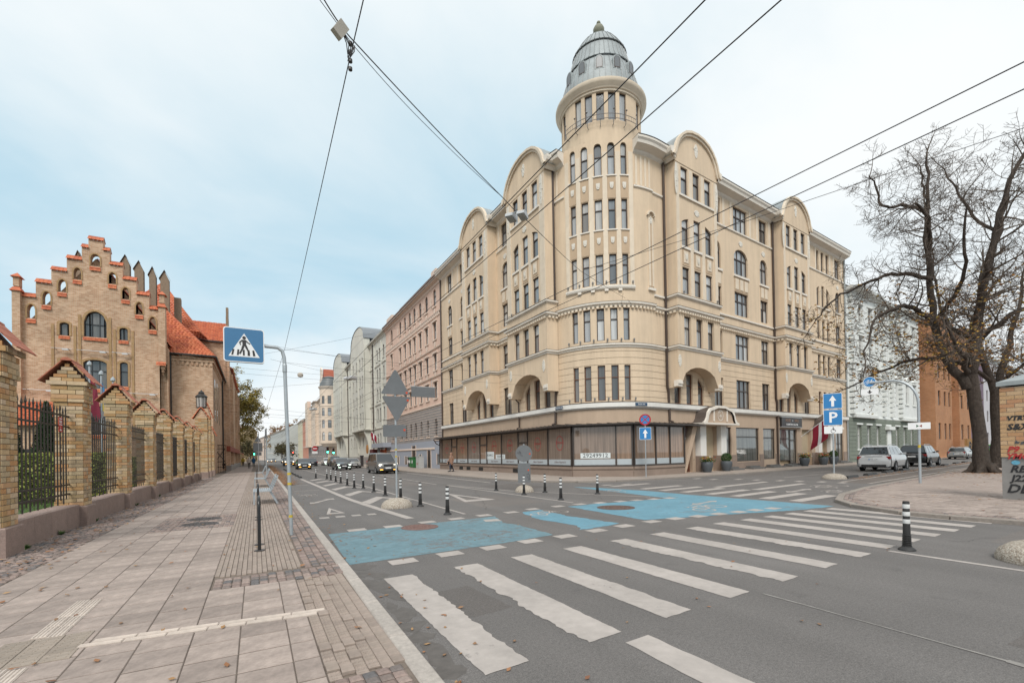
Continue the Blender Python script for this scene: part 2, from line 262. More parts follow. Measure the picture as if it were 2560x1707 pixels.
# left pavement
pav=structure('pavement',MB().box(-6.2,-8,-.02,1.06,7,.084).box(-6.2,7,-.02,1.03,400,.084),M_JOINT); tag(pav,'slab pavement running along the brick fence')
def paver_mesh(wx,wy,h=.03,b=.004,m=M_SLAB,name='slab'): return MB().bbox(-wx/2,-wy/2,0,wx/2,wy/2,h,b).mesh(name,m)
MB().quad((-2.83,1.9,.0945),(-.5,1.9,.0945),(-.5,96,.0945),(-2.83,96,.0945)).quad((-.499,1.9,.0943),(.425,1.9,.0943),(.425,6.45,.0943),(-.499,6.45,.0943)).build('joint_sand',mat('joint_sand',(.12,.095,.078),rough=1,var=.3,scale=25),pav)
XC=[-2.82,-2.43,-2.05,-1.64,-1.26,-.88,-.5]
ZT=.1; G_=.009; ROW=.376
slabs=[]
for i in range(len(XC)-1):
    y=2.2+.13*((i*5)%7)/7*3
    while y<95: slabs.append((XC[i],XC[i+1],y,y+ROW)); y+=ROW
for a,b in ((-.5,-.14),(-.14,.23),(.23,.42)):
    y=2.35
    while y<6.1: slabs.append((a,b,y,y+ROW)); y+=ROW
    slabs.append((a,b,y,6.44))
slabs.sort(key=lambda s:math.hypot((s[0]+s[1])/2,s[2])+(30 if s[2]<2.55 else 0))
cache={}
far=MB()
for k,(a,b,y0,y1) in enumerate(slabs):
    wx,wy=round(b-a-G_,3),round(y1-y0-.017,3)
    if k<300:
        me=cache.setdefault((wx,wy),None) or paver_mesh(wx,wy); cache[(wx,wy)]=me
        link('slab',me,pav,TM((a+b)/2,(y0+y1)/2,ZT-.03+random.uniform(-.0012,.0012),random.uniform(-.002,.002)))
    else: far.bbox((a+b)/2-wx/2,(y0+y1)/2-wy/2,.07,(a+b)/2+wx/2,(y0+y1)/2+wy/2,ZT+random.uniform(-.001,.001),.004)
tag(far.build('slab_field',M_SLABS,pav),kind='stuff')
# narrow brick pavers
n=0; PVM=paver_mesh(.056,.205,m=M_PAVER,name='paver',b=.003); fld=MB(); P=[]
for c in range(17):
    x=-.5+(c+.5)*1.05/17; y=7.08-.21*((c*37)%10)/10+.1
    while y<60: P.append((x,max(y,7.1) if y<7.1 else y)); y+=.211
P.sort(key=lambda p:p[1])
for k,(x,y) in enumerate(P):
    if k<300: link('paver',PVM,pav,TM(x,y+.1,.07+random.uniform(-.0015,.0015)))
    else: fld.bbox(x-.028,y,.07,x+.028,y+.205,ZT-.001+random.uniform(-.001,.001),.003)
tag(fld.build('paver_field',M_PAVERI,pav),kind='stuff')
# setts by the kerb, cross rows and the strip by the fence
S=[]
y=7.12
while y<60:
    for c in range(4): S.append((.575+(c+.5)*(kx(y)-.575)/4,y+random.uniform(-.006,.006),(kx(y)-.575)/4-.012,.088))
    y+=.1
for r_ in range(4):
    y=6.52+r_*.14
    x=-.48
    while x<kx(6)-.02:
        if r_<2 or x>.45 or True: 
            if r_<4 and (r_<3 or True): S.append((x+.05,y,.088,.125))
        x+=.1
for r_ in range(9):
    for c in range(5): S.append((.5+c*.095,2.55+r_*.1,.085,.09))
S.sort(key=lambda p:math.hypot(p[0],p[1]))
def sett(w,l): return MB().add([(-w/2,-l/2,0),(w/2,-l/2,0),(w/2,l/2,0),(-w/2,l/2,0),(-w/2,-l/2,.024),(w/2,-l/2,.024),(w/2,l/2,.024),(-w/2,l/2,.024),(-w*.3,-l*.3,.034),(w*.3,-l*.3,.034),(w*.3,l*.3,.034),(-w*.3,l*.3,.034)],[(0,1,5,4),(1,2,6,5),(2,3,7,6),(3,0,4,7),(4,5,9,8),(5,6,10,9),(6,7,11,10),(7,4,8,11),(8,9,10,11)])
def put(mb,src,x,y,z,rz=0):
    c,s=math.cos(rz),math.sin(rz); mb.add([(x+a*c-b*s,y+a*s+b*c,z+d) for a,b,d in src.v],src.f)
SM={}; sf=MB()
for k,(x,y,wd,l) in enumerate(S):
    key=(round(wd,2),round(l,2)); src=SM.setdefault(key,sett(*key))
    rz=random.uniform(-.08,.08); z=.07+random.uniform(-.004,.003)
    if k<300:
        me=SM.setdefault(('m',)+key,None) or src.mesh('sett',M_SETT); SM[('m',)+key]=me; link('sett',me,pav,TM(x,y,z,rz))
    else: put(sf,src,x,y,z,rz)
y=5.5
while y<46:
    x=-3.72
    while x<-2.88:
        wd=random.uniform(.075,.13); put(sf,sett(wd-.012,random.uniform(.085,.1)),x+wd/2,y+random.uniform(-.015,.015),.068+random.uniform(-.006,.004),random.uniform(-.15,.15)); x+=wd
    y+=.105
# sett island round the two covers
for i in range(16):
    for j in range(24):
        x,y=-2.03+i*.097,12.25+j*.11
        if (x+1.18)**2+(y-14.15)**2<.17 or (x+1.2)**2+(y-13.1)**2<.18: continue
        put(sf,sett(.085,.097),x+.05,y+.05,.078,random.uniform(-.2,.2))
tag(sf.build('sett_field',M_SETTI,pav),kind='stuff')
# tactile pavers
M_TACT=mat('tactile_concrete',(.50,.43,.375),rough=.9,var=.15,scale=18,rnd=.06,dirt=.12); M_TACTD=mat('tactile_concrete_dark',(.27,.225,.185),rough=.9,var=.2,scale=14,rnd=.1)
def ribs(w,l):
    b=MB().box(-w/2,-l/2,0,w/2,l/2,.012); k=4
    for i in range(k):
        x=-w/2+(i+.5)*w/k; b.bbox(x-w/k*.32,-l/2+.004,.012,x+w/k*.32,l/2-.004,.018,.004)
    return b.mesh('tactile_paver',M_TACT)
def dots(w,l,m=M_TACTD,nx=3,ny=3,name='tactile_paver'):
    b=MB().bbox(-w/2,-l/2,0,w/2,l/2,.014,.003)
    for i in range(nx):
        for j in range(ny): b.lathe([(.011,.013),(.007,.0185),(0,.0185)],6,((i+.5-nx/2)*w/nx,(j+.5-ny/2)*l/ny,0))
    return b.mesh(name,m)
RA_=ribs(.112,.3); RB_=ribs(.075,.3); DA=dots(.19,.16)
for c in range(2):
    for r_ in range(4): link('tactile_paver',RA_,pav,TM(-1.69+c*.118,5.7+r_*.306-.05*c,.092))
    for r_ in range(7): link('tactile_paver',RA_,pav,TM(-1.69+c*.118,4.7-r_*.306-.05*c,.092))
for c in range(2):
    for r_ in range(6): link('tactile_paver',RB_,pav,TM(-1.17+r_*.306+c*.08,5.1-r_*.035+c*.08,.0925,rad(90-6.5)))
for c in range(3):
    for r_ in range(4): link('tactile_paver',DA,pav,TM(-1.82+c*.197+.03,4.94+r_*.165,.093))
DP=dots(.088,.13,M_PAVER,3,3,'dotted_paver'); PP=paver_mesh(.088,.13,m=M_PAVER,name='paver')
for c in range(6):
    for r_ in range(23):
        x,y=.47+c*.0915,3.45+r_*.136+(c%2)*.06
        if y>6.4: continue
        link('dotted_paver' if c<4 else 'paver',DP if (c<4 and random.random()<.75) else PP,pav,TM(x,y,.07 if c>=4 else .086))
# covers
M_IRON=mat('cast_iron',(.085,.075,.072),rough=.6,var=.3,scale=15,metal=.3); M_RUST=mat('rusty_iron',(.13,.085,.07),rough=.7,var=.35,scale=15,metal=.2); M_RED=mat('red_cover_paint',(.17,.10,.085),rough=.8,var=.3,scale=10)
def cover(label,x,y,z,r,m,grp='manhole covers'):
    o=thing('manhole_cover',label,'manhole cover',(x,y,z),group=grp)
    MB().lathe([(r,-.01),(r,.006),(r*.93,.008),(r*.93,.003)],40).build('rim',m,o)
    b=MB().lathe([(r*.93,.003),(0,.003)],40)
    for q in (.22,.42,.62,.82): b.lathe([(r*(q-.04),.003),(r*(q-.03),.007),(r*(q+.03),.007),(r*(q+.04),.003)],40)
    for i in range(12): 
        a=math.pi*i/6; b.bar((r*.15*math.cos(a),r*.15*math.sin(a),.005),(r*.85*math.cos(a),r*.85*math.sin(a),.005),.02,.006)
    b.build('lid',m,o); return o
cover('iron cover set in setts in the pavement, nearer of the pair',-1.2,13.1,.1,.4,M_IRON); cover('iron cover set in setts in the pavement, farther of the pair',-1.18,14.15,.1,.38,M_IRON)
cover('rusty brown round cover in the blue cycle crossing',9.25,10.25,.006,.55,M_RUST); cover('faded red round cover at the edge of the blue paint near the kerb',3.25,10.15,.006,.42,M_RED)
# kerb stones
def kerbs(path,parent,wd,m,L=1.0,name='kerb_stone',z0=-.02,z1=.1):
    pts=[Vector((p[0],p[1],0)) for p in path]; out=[]; carry=0
    for i in range(len(pts)-1):
        a,b=pts[i],pts[i+1]; d=b-a; n=max(1,round(d.length/L)); 
        for k in range(n):
            p,q=a+d*(k/n),a+d*((k+1)/n); c=(p+q)/2; l=(q-p).length-.012
            key=('k',round(l,2),wd,m.name); me=cache.get(key)
            if not me: me=MB().bbox(-l/2,-wd/2,z0,l/2,wd/2,z1,.014).mesh(name,m); cache[key]=me
            link(name,me,parent,TM(c.x,c.y,0,math.atan2(d.y,d.x)))
kerbs([(kx(y)+.075,y) for y in (1.9,6,12,20,32,48,70)],pav,.15,M_KERB,.95,z1=.103)
# ---- far pavement along the corner building
fp=[(13.2,400),(13.2,27),(13.4,24),(14.1,21.6),(15.3,20.0),(17.3,19.15),(20,18.95),(26,19.1),(60,22.1),(120,27.4)]
M_PAVFAR=brickmat('paving_far',(.36,.30,.26),(.33,.275,.235),(.2,.16,.14),bw=.5,bh=.35,ms=.012,big=.12)
N_,L_,b_=nodes(M_PAVFAR)
fpav=structure('pavement_opposite',MB().prism([(p[0],p[1]) for p in reversed(fp)]+[(18,400),(18,21)] if False else [(13.2,400),(13.2,27),(13.4,24),(14.1,21.6),(15.3,20.0),(17.3,19.15),(20,18.95),(26,19.1),(60,22.1),(120,27.4),(120,34),(24,27),(24,400)],-.02,.09),mat('paving_opposite',(.34,.285,.245),rough=.9,var=.16,scale=3,bump=.2,dirt=.15))
kerbs([(x-.0,y) for x,y in [(13.13,120),(13.13,27),(13.33,24),(14.0,21.55),(15.25,19.93),(17.28,19.07),(20,18.87),(26,19.02),(60,22.02)]],fpav,.16,M_KERBG,1.6,z1=.1)
# ---- corner pavement on the right
cp=[(13.75,-12),(13.75,2.6),(13.6,4.1),(13.65,5.0),(14.4,6.35),(15.4,7.2),(17.2,7.95),(21,8.8),(25.6,9.45),(28.8,9.85),(48,12.6),(110,20.5)]
cpo=cp+[(110,-12)]
cpav=structure('pavement_corner',MB().prism(cpo,-.02,.084),M_JOINT)
kerbs([(x-.0,y) for x,y in cp[:-1]],cpav,.2,M_KERBG,1.2,z1=.1)
def inside(x,y,poly):
    c=False; n=len(poly)
    for i in range(n):
        x0,y0=poly[i]; x1,y1=poly[(i+1)%n]
        if (y0>y)!=(y1>y) and x<(x1-x0)*(y-y0)/(y1-y0)+x0: c=not c
    return c
Q=[]; j=0; y=-4
while y<15:
    x=13.8+(j%2)*.25
    while x<62:
        if all(inside(x+dx,y+dy,cpo) for dx in(-.12,.62) for dy in(-.12,.4)) and y<9+.13*(x-20): Q.append((x,y))
        x+=.5
    y+=.28; j+=1
Q.sort(key=lambda p:math.hypot(*p)+(20 if p[1]<.9 else 0)); CPM=paver_mesh(.488,.268,m=M_SLAB,name='paver'); f2=MB()
for k,(x,y) in enumerate(Q):
    if k<300: link('paver',CPM,cpav,TM(x+.25,y+.14,.07+random.uniform(-.002,.002)))
    else: f2.bbox(x+.006,y+.006,.07,x+.494,y+.274,.1+random.uniform(-.002,.002),.004)
tag(f2.build('paver_field',M_SLABS,cpav),kind='stuff')
f3=MB()
for i in range(len(cp)-1):   # sett border behind the kerb
    a,b=Vector(cp[i]),Vector(cp[i+1]); d=b-a
    if d.length>25 or a.y<-5: continue
    nn=Vector((d.y,-d.x)).normalized()
    for k in range(int(d.length/.11)):
        for r_ in range(4):
            p=a+d*((k+.5)*.11/d.length)+nn*(.16+r_*.11); put(f3,sett(.095,.095),p.x,p.y,.066,math.atan2(d.y,d.x))
tag(f3.build('sett_field',M_SETTI,cpav),kind='stuff')
# ---------------- painted markings ----------------
def jag(pts,amt,step=.12,seed=0,edges=None):
    rr=random.Random(seed); out=[]; n=len(pts)
    for i in range(n):
        a,b=Vector(pts[i]),Vector(pts[(i+1)%n]); d=b-a; k=max(1,int(d.length/step)); nr=Vector((-d.y,d.x)).normalized(); off=0
        for j in range(k):
            am=amt if (edges is None or i in edges) else .006
            if j>0: off=off*.6+rr.uniform(-am,am)
            else: off=0
            p=a+d*(j/k)+nr*off; out.append((p.x,p.y))
    return out
def paint(pts,name,m=None,z=.004,amt=.008,edges=None,seed=0,parent=None,step=.12):
    return MB().poly([(x,y,z) for x,y in jag(pts,amt,step,seed,edges)]).build(name,m or M_WHITE,parent or road)
zx=[1.47,2.5,3.51,4.58,5.69,6.8,7.92,8.9,9.88,10.77,11.66,12.53,13.42]
for i,x in enumerate(zx):
    t=min(i/7,1); y0,y1=3.08+.4*t,6.2+.52*t
    if i==12: y0,y1=3.42,6.62
    worn={0:(.018,{1}),1:(.026,{3}),2:(.012,{1}),4:(.026,{3}),6:(.028,{3})}.get(i,(.006,None))
    paint([(x,y0),(x+.4,y0+.03),(x+.4,y1),(x,y1)] ,'zebra_bar',amt=worn[0],edges=worn[1],seed=i,step=.045)
paint([(2.76,2.97),(3.05,2.99),(3.05,1.0),(2.72,1.0)],'zebra_bar',seed=40)
# blue cycle crossing
M_BLUE=wornpaint('blue_road_paint',(.135,.225,.26),(.14,.15,.155),.80,6,.2); M_BLUE2=wornpaint('fresh_blue_road_paint',(.13,.275,.35),(.15,.20,.22),.86,6,.14)
paint([(1.22,7.28),(3.8,7.42),(5.2,7.62),(5.3,9.1),(5.15,9.6),(5.5,10.75),(1.32,10.4)],'cycle_crossing',M_BLUE,.003,.03,{2,3,4},2)
paint([(6.5,11.05),(7.2,11.16),(7.05,9.6),(7.3,7.98),(5.98,7.78),(6.3,8.25),(6.15,9.4)],'cycle_crossing',M_BLUE2,.003,.05,{1,2,3,4,5,6},3)
paint([(8.3,11.35),(9.3,11.4),(12.5,11.15),(13.25,17.6),(13.75,16.5),(14.2,13.9),(14.1,11.6),(14.3,6.8),(12.9,6.88),(8.12,8.0),(8.2,9.6)],'cycle_crossing',M_BLUE2,.003,.02,None,4)
for x,y in [(1.95,10.62),(2.76,10.65),(3.65,10.82),(4.47,10.94),(5.33,11.09),(6.23,11.19),(7.1,11.46),(8.1,11.57),(8.96,11.61),(9.73,11.54),(10.53,11.46),(11.21,11.39),(11.93,11.32),(12.59,11.21)]: paint([(x-.2,y-.17),(x+.2,y-.15),(x+.2,y+.17),(x-.2,y+.15)],'cycle_dash',z=.005,seed=int(x*9))
for x,y in [(1.98,7.04),(2.79,7.13),(3.62,7.18),(4.47,7.31),(5.3,7.35),(6.22,7.5),(7.11,7.62),(8.07,7.72),(8.88,7.73),(9.64,7.68),(10.41,7.66),(11.14,7.6),(11.81,7.57),(12.53,7.51)]: paint([(x-.21,y-.17),(x+.21,y-.15),(x+.21,y+.17),(x-.21,y+.15)],'cycle_dash',z=.005,seed=int(x*7))
# cycle lane by the left kerb, hatched island, lane lines
def line(a,b,wd,name='lane_line',z=.0045,m=None,amt=.006):
    a,b=Vector(a),Vector(b); n=Vector((-(b-a).y,(b-a).x)).normalized()*wd/2
    return paint([(a-n)[:],(b-n)[:],(b+n)[:],(a+n)[:]],name,m,z,amt,seed=int(abs(a.x*31+a.y*7)),step=.4)
def pline(pts,wd,name): 
    for i in range(len(pts)-1): line(pts[i],pts[i+1],wd,name,z=.0045+.0003*(i%2))
pline([(2.95,37.8),(3.02,30),(3.06,23.7),(3.12,18),(3.3,14.6),(3.5,11.7)],.22,'island_edge_line')
pline([(5.25,38),(5.2,30),(5.18,23),(5.02,11.65)],.1,'island_edge_line')
for k,(y,) in enumerate([(16.9,),(20.7,),(24.6,),(28.3,),(32,),(35.4,)]):
    w2=.75 if k<4 else .6
    paint([(3.28,y),(4.25,y+1.95),(5.0,y+.1),(5.0,y-.55),(4.3,y+1.15),(3.38,y-.85)],'island_chevron',z=.0042,seed=k)
for x in (1.59,2.0,2.42,2.84): paint([(x-.12,13.1),(x+.12,13.1),(x+.12,13.4),(x-.12,13.4)],'give_way_dash',seed=int(x*5))
def ring(pts_out,pts_in,name,z=.0045,m=None):
    b=MB(); n=len(pts_out)
    for i in range(n): j=(i+1)%n; b.quad((*pts_out[i],z),(*pts_out[j],z),(*pts_in[j],z),(*pts_in[i],z))
    return b.build(name,m or M_WHITE,road)
def shrink(p,k):
    cx=sum(a for a,_ in p)/len(p); cy=sum(b for _,b in p)/len(p); return [(cx+(a-cx)*k,cy+(b-cy)*k) for a,b in p]
t1=[(2.02,15.7),(1.74,14.0),(2.26,14.0)]; ring(t1,shrink(t1,.5),'give_way_triangle')
t2=[(7.05,18.2),(6.3,14.6),(7.55,14.7)]; ring(t2,shrink(t2,.55),'give_way_triangle')
def bikemark(x,y,s,rz,m=M_WHITE,z=.0058,amt=0):
    c,sn=math.cos(rz),math.sin(rz); T=lambda a,b:(x+(a*c-b*sn)*s,y+(a*sn+b*c)*s)
    b=MB()
    for wx in (-.5,.5):
        o=[T(wx+.32*math.cos(t*math.pi/9),.32*math.sin(t*math.pi/9)) for t in range(18)]; i_=[T(wx+.26*math.cos(t*math.pi/9),.26*math.sin(t*math.pi/9)) for t in range(18)]
        for k in range(18): q=(k+1)%18; b.quad((*o[k],z),(*o[q],z),(*i_[q],z),(*i_[k],z))
    for k,(p,q) in enumerate([((-.5,0),(-.15,.45)),((-.15,.45),(.4,.45)),((.4,.45),(0,0)),((0,0),(-.5,0)),((-.15,.45),(0,0)),((.5,0),(.35,.6)),((.35,.6),(.2,.62)),((-.28,.55),(-.08,.55))]):
        p,q=Vector(p),Vector(q); n=Vector((-(q-p).y,(q-p).x)).normalized()*.028; zz_=z+.0002*(k+1); b.quad((*T(*(p-n)),zz_),(*T(*(q-n)),zz_),(*T(*(q+n)),zz_),(*T(*(p+n)),zz_))
    return b.build('bicycle_symbol',m,road)
def arrow(x,y,s,rz,two=False,z=.0055):
    c,sn=math.cos(rz),math.sin(rz); T=lambda a,b:(x+(a*c-b*sn)*s,y+(a*sn+b*c)*s,z)
    p=[(-.5,-.06),(.45,-.06),(.45,-.2),(.85,0),(.45,.2),(.45,.06),(-.5,.06)]
    if two: p=[(-.45,-.06),(.45,-.06),(.45,-.2),(.85,0),(.45,.2),(.45,.06),(-.45,.06),(-.45,.2),(-.85,0),(-.45,-.2)]
    return MB().poly([T(*q) for q in p]).build('arrow_marking',M_WHITE,road)
bikemark(2.05,21.5,.75,rad(90)); arrow(2.15,18.4,1.2,rad(60),True); bikemark(11.3,8.6,1.0,rad(20)); arrow(12.3,9.55,.9,rad(10),True); bikemark(7.0,10.4,.8,rad(10)); paint([(4.85,10.0),(5.25,9.9),(5.3,10.25),(4.95,10.35)],'cycle_dash',z=.0058); bikemark(13.3,14.6,.8,rad(60))
bikemark(21.5,10.3,1.3,rad(8)); bikemark(19.3,8.9,1.1,rad(8)); arrow(18.6,10.1,1.3,rad(8),True)
line((8.95,23.5),(9.08,12.1),.1); line((12.3,42),(11.75,23.5),.16); line((9.25,40),(8.75,24.2),.1); line((8.74,3.39),(8.66,-6),.1); line((1.62,29.5),(2.7,29.6),.14); line((1.6,24.6),(2.75,24.6),.1)
line((8.95,23.5),(9.9,17.4),.1); line((9.9,17.4),(12.4,11.9),.1); line((9.3,70),(9.25,44),.1); line((5.4,70),(5.4,42),.12); line((12.9,120),(12.4,46),.12); line((5.03,3.15),(4.98,1.2),.035,m=mat('worn_paint',(.24,.225,.21),var=.35,scale=12),amt=.012); line((4.98,1.2),(4.9,-1.5),.07,m=MATS['worn_paint'],amt=.03)
for k in range(8): line((7.3,48+k*9),(7.3,51+k*9),.12)
# right street: two zebra rows, zigzag dashes, cycle lane
for k,y in enumerate([8.2,9.2,10.3,11.35,12.5,13.6,14.7,16.7]): paint([(14.75,y-.28),(17.5,y+.0),(17.55,y+.42),(14.75,y+.14)],'zebra_bar',seed=60+k)
for k,y in enumerate([11.5,13.3]): paint([(17.8,y-.3),(22.4,y+.3),(22.5,y+.66),(17.8,y+.1)],'zebra_bar',seed=80+k)
for x,y in [(22.5,17.9),(22.5,16.8),(23.4,15.9),(23.5,14.9),(23.8,13.8),(23.9,12.9),(24.2,12.0),(24.2,11.1),(15.2,17.4),(16.4,17.3)]: paint([(x-.35,y-.16),(x+.35,y-.05),(x+.35,y+.26),(x-.35,y+.16)],'cycle_dash',seed=int(x*y))
structure('cycle_lane',MB().poly([(24.2,10.0,.003),(24.6,11.6,.003),(55.5,15.75,.003),(108,22.6,.003),(108,20.4,.003),(48,12.75,.003),(28.8,10.0,.003)]),M_ASPH2)
line((24.8,11.45),(55.5,15.45),.12,z=.007); line((55.5,15.45),(108,22.3),.12,z=.0072); line((24.35,10.15),(47.3,13.1),.12,z=.007); line((26.5,15.2),(31,15.6),.1); line((33,17),(36,17.3),.1)
paint([(26.9,17.9),(29.5,18.0),(31.5,18.9),(28.6,18.7)],'asphalt_patch',M_ASPH2,z=.0035,amt=.06)

M_DAMP=mat('damp_asphalt',(.108,.097,.089),rough=.7,var=.25,scale=10); rs2=random.Random(9)
for k in range(26):
    y=2.6+k*.34+rs2.uniform(-.1,.1); x=kx(y)+.2+rs2.random()*.25; w_=rs2.uniform(.06,.2); l=rs2.uniform(.1,.4)
    MB().poly([(x+w_*math.cos(t_*.52)*rs2.uniform(.55,1.2),y+l*math.sin(t_*.52)*rs2.uniform(.6,1.2),.0012+k*.00006) for t_ in range(12)]).build('damp_stain',M_DAMP,road)

M_PATCH=asphalt('asphalt_patch',(.118,.106,.099),.3); M_PATCH2=asphalt('asphalt_pale',(.15,.134,.124),.3)
for k,(p,m) in enumerate((([(5.2,-1.5),(9.6,-1.2),(9.9,1.6),(5.4,1.3)],M_PATCH),([(10.8,1.5),(13.2,1.6),(13.3,2.9),(10.9,2.8)],M_PATCH2),([(6.1,12.6),(8.6,12.9),(8.3,16.4),(6.2,16)],M_PATCH2),([(1.5,4.2),(2.4,4.3),(2.3,5.3),(1.45,5.2)],M_PATCH),([(10.2,18),(12.6,18.4),(12.3,22),(10.1,21.5)],M_PATCH),([(15.6,3.4),(15.6,3.4)][:0] or [(6.6,24),(8.4,24),(8.4,33),(6.6,33)],M_PATCH2))): paint(p,'asphalt_patch',m,z=.0008+.0001*k,amt=.02)

rc=random.Random(21)
for k,(a,b) in enumerate((((6.0,12.2),(8.8,19)),((10.4,12.2),(13,17)),((10.5,3.2),(13.4,1.9)))):
    a,b=Vector(a),Vector(b); n=Vector((-(b-a).y,(b-a).x)).normalized(); P=[]; off=0
    for i in range(41): off=off*.85+rc.gauss(0,.035); P.append(a.lerp(b,i/40)+n*off)
    m=MB()
    for i in range(40):
        w_=.004+.006*rc.random(); m.add([(*(P[i]-n*w_),.0016+.00005*k),(*(P[i+1]-n*w_),.0016+.00005*k),(*(P[i+1]+n*w_),.0016+.00005*k),(*(P[i]+n*w_),.0016+.00005*k)],[(0,1,2,3)])
    m.build('asphalt_crack',mat('crack_dark',(.05,.046,.043),var=.1),road)
# ---------------- facade toolkit ----------------
class Flat:
    step=0
    def __init__(s,O,t,n): s.O=Vector((O[0],O[1],0)); s.t=Vector((t[0],t[1],0)); s.n=Vector((n[0],n[1],0))
    def P(s,u,d,z): p=s.O+s.t*u+s.n*d; return (p.x,p.y,z)
    def T(s,u): return s.n
class Curve:
    def __init__(s,c,r,a0,step=.25): s.c=c; s.r=r; s.a0=a0; s.step=step
    def P(s,u,d,z): a=s.a0+u/s.r; return (s.c[0]+(s.r+d)*math.cos(a),s.c[1]+(s.r+d)*math.sin(a),z)
    def T(s,u): a=s.a0+u/s.r; return Vector((math.cos(a),math.sin(a),0))
def fmat(mp,u,d,z):
    y=mp.T(u); x=y.cross(Vector((0,0,1))); p=mp.P(u,d,z)
    return Matrix(((x.x,y.x,0,p[0]),(x.y,y.y,0,p[1]),(0,0,1,p[2]),(0,0,0,1)))
def op(a,b,z0,z1,arch=None):
    """opening; arch=(centre,halfwidth,spring,rise) or 'r' for a round head"""
    if arch=='r': h=(b-a)/2; arch=((a+b)/2,h,z1-h,h)
    elif arch=='s': h=(b-a)/2; arch=((a+b)/2,h*1.05,z1-.22,.22)
    return dict(a=a,b=b,z0=z0,z1=z1,arch=arch)
def top(o,u):
    if not o['arch']: return o['z1']
    c,h,s,r=o['arch']; return min(o['z1'],s+r*math.sqrt(max(0,1-((u-c)/h)**2)))
def usteps(o,n=8):
    return [o['a']+(o['b']-o['a'])*i/n for i in range(n+1)] if o['arch'] else [o['a'],o['b']]
def wall(mb,mp,u0,u1,z0,z1,ops=(),d=0,depth=.2,reveal=True,spandrel=True):
    ops=[o for o in ops if o['b']>u0 and o['a']<u1 and o['z1']>z0 and o['z0']<z1]
    us={u0,u1}; zs={z0,z1}
    for o in ops: us|={max(u0,o['a']),min(u1,o['b'])}; zs|={max(z0,o['z0']),min(z1,o['z1'])}
    us=sorted(us); zs=sorted(zs)
    if mp.step:
        e=[]
        for a,b in zip(us,us[1:]):
            k=max(1,int((b-a)/mp.step)); e+=[a+(b-a)*i/k for i in range(k)]
        us=e+[us[-1]]
    P=mp.P
    for a,b in zip(us,us[1:]):
        for c,e in zip(zs,zs[1:]):
            m,q=(a+b)/2,(c+e)/2
            if any(o['a']<m<o['b'] and o['z0']<q<o['z1'] for o in ops): continue
            mb.quad(P(a,d,c),P(b,d,c),P(b,d,e),P(a,d,e))
    for o in ops:
        if spandrel and o['arch'] and o['z1']<=z1+1e-6:
            st=usteps(o)
            for a,b in zip(st,st[1:]):
                ta,tb=max(top(o,a),z0),max(top(o,b),z0)
                mb.add([P(a,d,ta),P(b,d,tb),P(b,d,o['z1']),P(a,d,o['z1'])],[(0,1,2,3)])
        if reveal:
            lo,hi=max(z0,o['z0']),min(z1,o['z1'])
            for u in (o['a'],o['b']):
                t=min(top(o,u),hi)
                if t>lo: mb.quad(P(u,d,lo),P(u,d-depth,lo),P(u,d-depth,t),P(u,d,t))
            if o['z0']>=z0: mb.quad(P(o['a'],d,lo),P(o['b'],d,lo),P(o['b'],d-depth,lo),P(o['a'],d-depth,lo))
            if o['z1']<=z1:
                st=usteps(o)
                for a,b in zip(st,st[1:]): mb.quad(P(a,d,top(o,a)),P(b,d,top(o,b)),P(b,d-depth,top(o,b)),P(a,d-depth,top(o,a)))
def band(mb,mp,path,prof,caps=True):
    """moulding: profile (offset,z) swept along plan path of (u,d)"""
    if mp.step:
        e=[]
        for p,q in zip(path,path[1:]):
            k=max(1,int(abs(q[0]-p[0])/mp.step)); e+=[(p[0]+(q[0]-p[0])*i/k,p[1]+(q[1]-p[1])*i/k) for i in range(k)]
        path=e+[path[-1]]
    n=len(path); rings=[]
    for i in range(n):
        ns=[]
        for a,b in ((i-1,i),(i,i+1)):
            if a<0 or b>=n: continue
            dx,dy=path[b][0]-path[a][0],path[b][1]-path[a][1]; l=math.hypot(dx,dy) or 1; ns.append(Vector((-dy/l,dx/l)))
        m=ns[0] if len(ns)==1 else (ns[0]+ns[1])/max(.35,1+ns[0].dot(ns[1]))
        rings.append([mp.P(path[i][0]+m.x*o,path[i][1]+m.y*o,z) for o,z in prof])
    k=len(prof)
    vs=[p for r_ in rings for p in r_]; fs=[(i*k+j,(i+1)*k+j,(i+1)*k+j+1,i*k+j+1) for i in range(n-1) for j in range(k-1)]
    if caps: fs+=[tuple(range(k)),tuple((n-1)*k+j for j in range(k-1,-1,-1))]
    mb.add(vs,fs)
def fbox(mb,mp,u0,u1,d0,d1,z0,z1):
    P=mp.P; k=max(1,int((u1-u0)/mp.step)) if mp.step else 1
    mb.np+=1; mb.cur=1
    for i in range(k):
        a,b=u0+(u1-u0)*i/k,u0+(u1-u0)*(i+1)/k
        mb.add([P(a,d0,z0),P(b,d0,z0),P(b,d1,z0),P(a,d1,z0),P(a,d0,z1),P(b,d0,z1),P(b,d1,z1),P(a,d1,z1)],[(0,3,2,1),(4,5,6,7),(0,1,5,4),(1,2,6,5),(2,3,7,6),(3,0,4,7)])
    mb.cur=None
WC={}
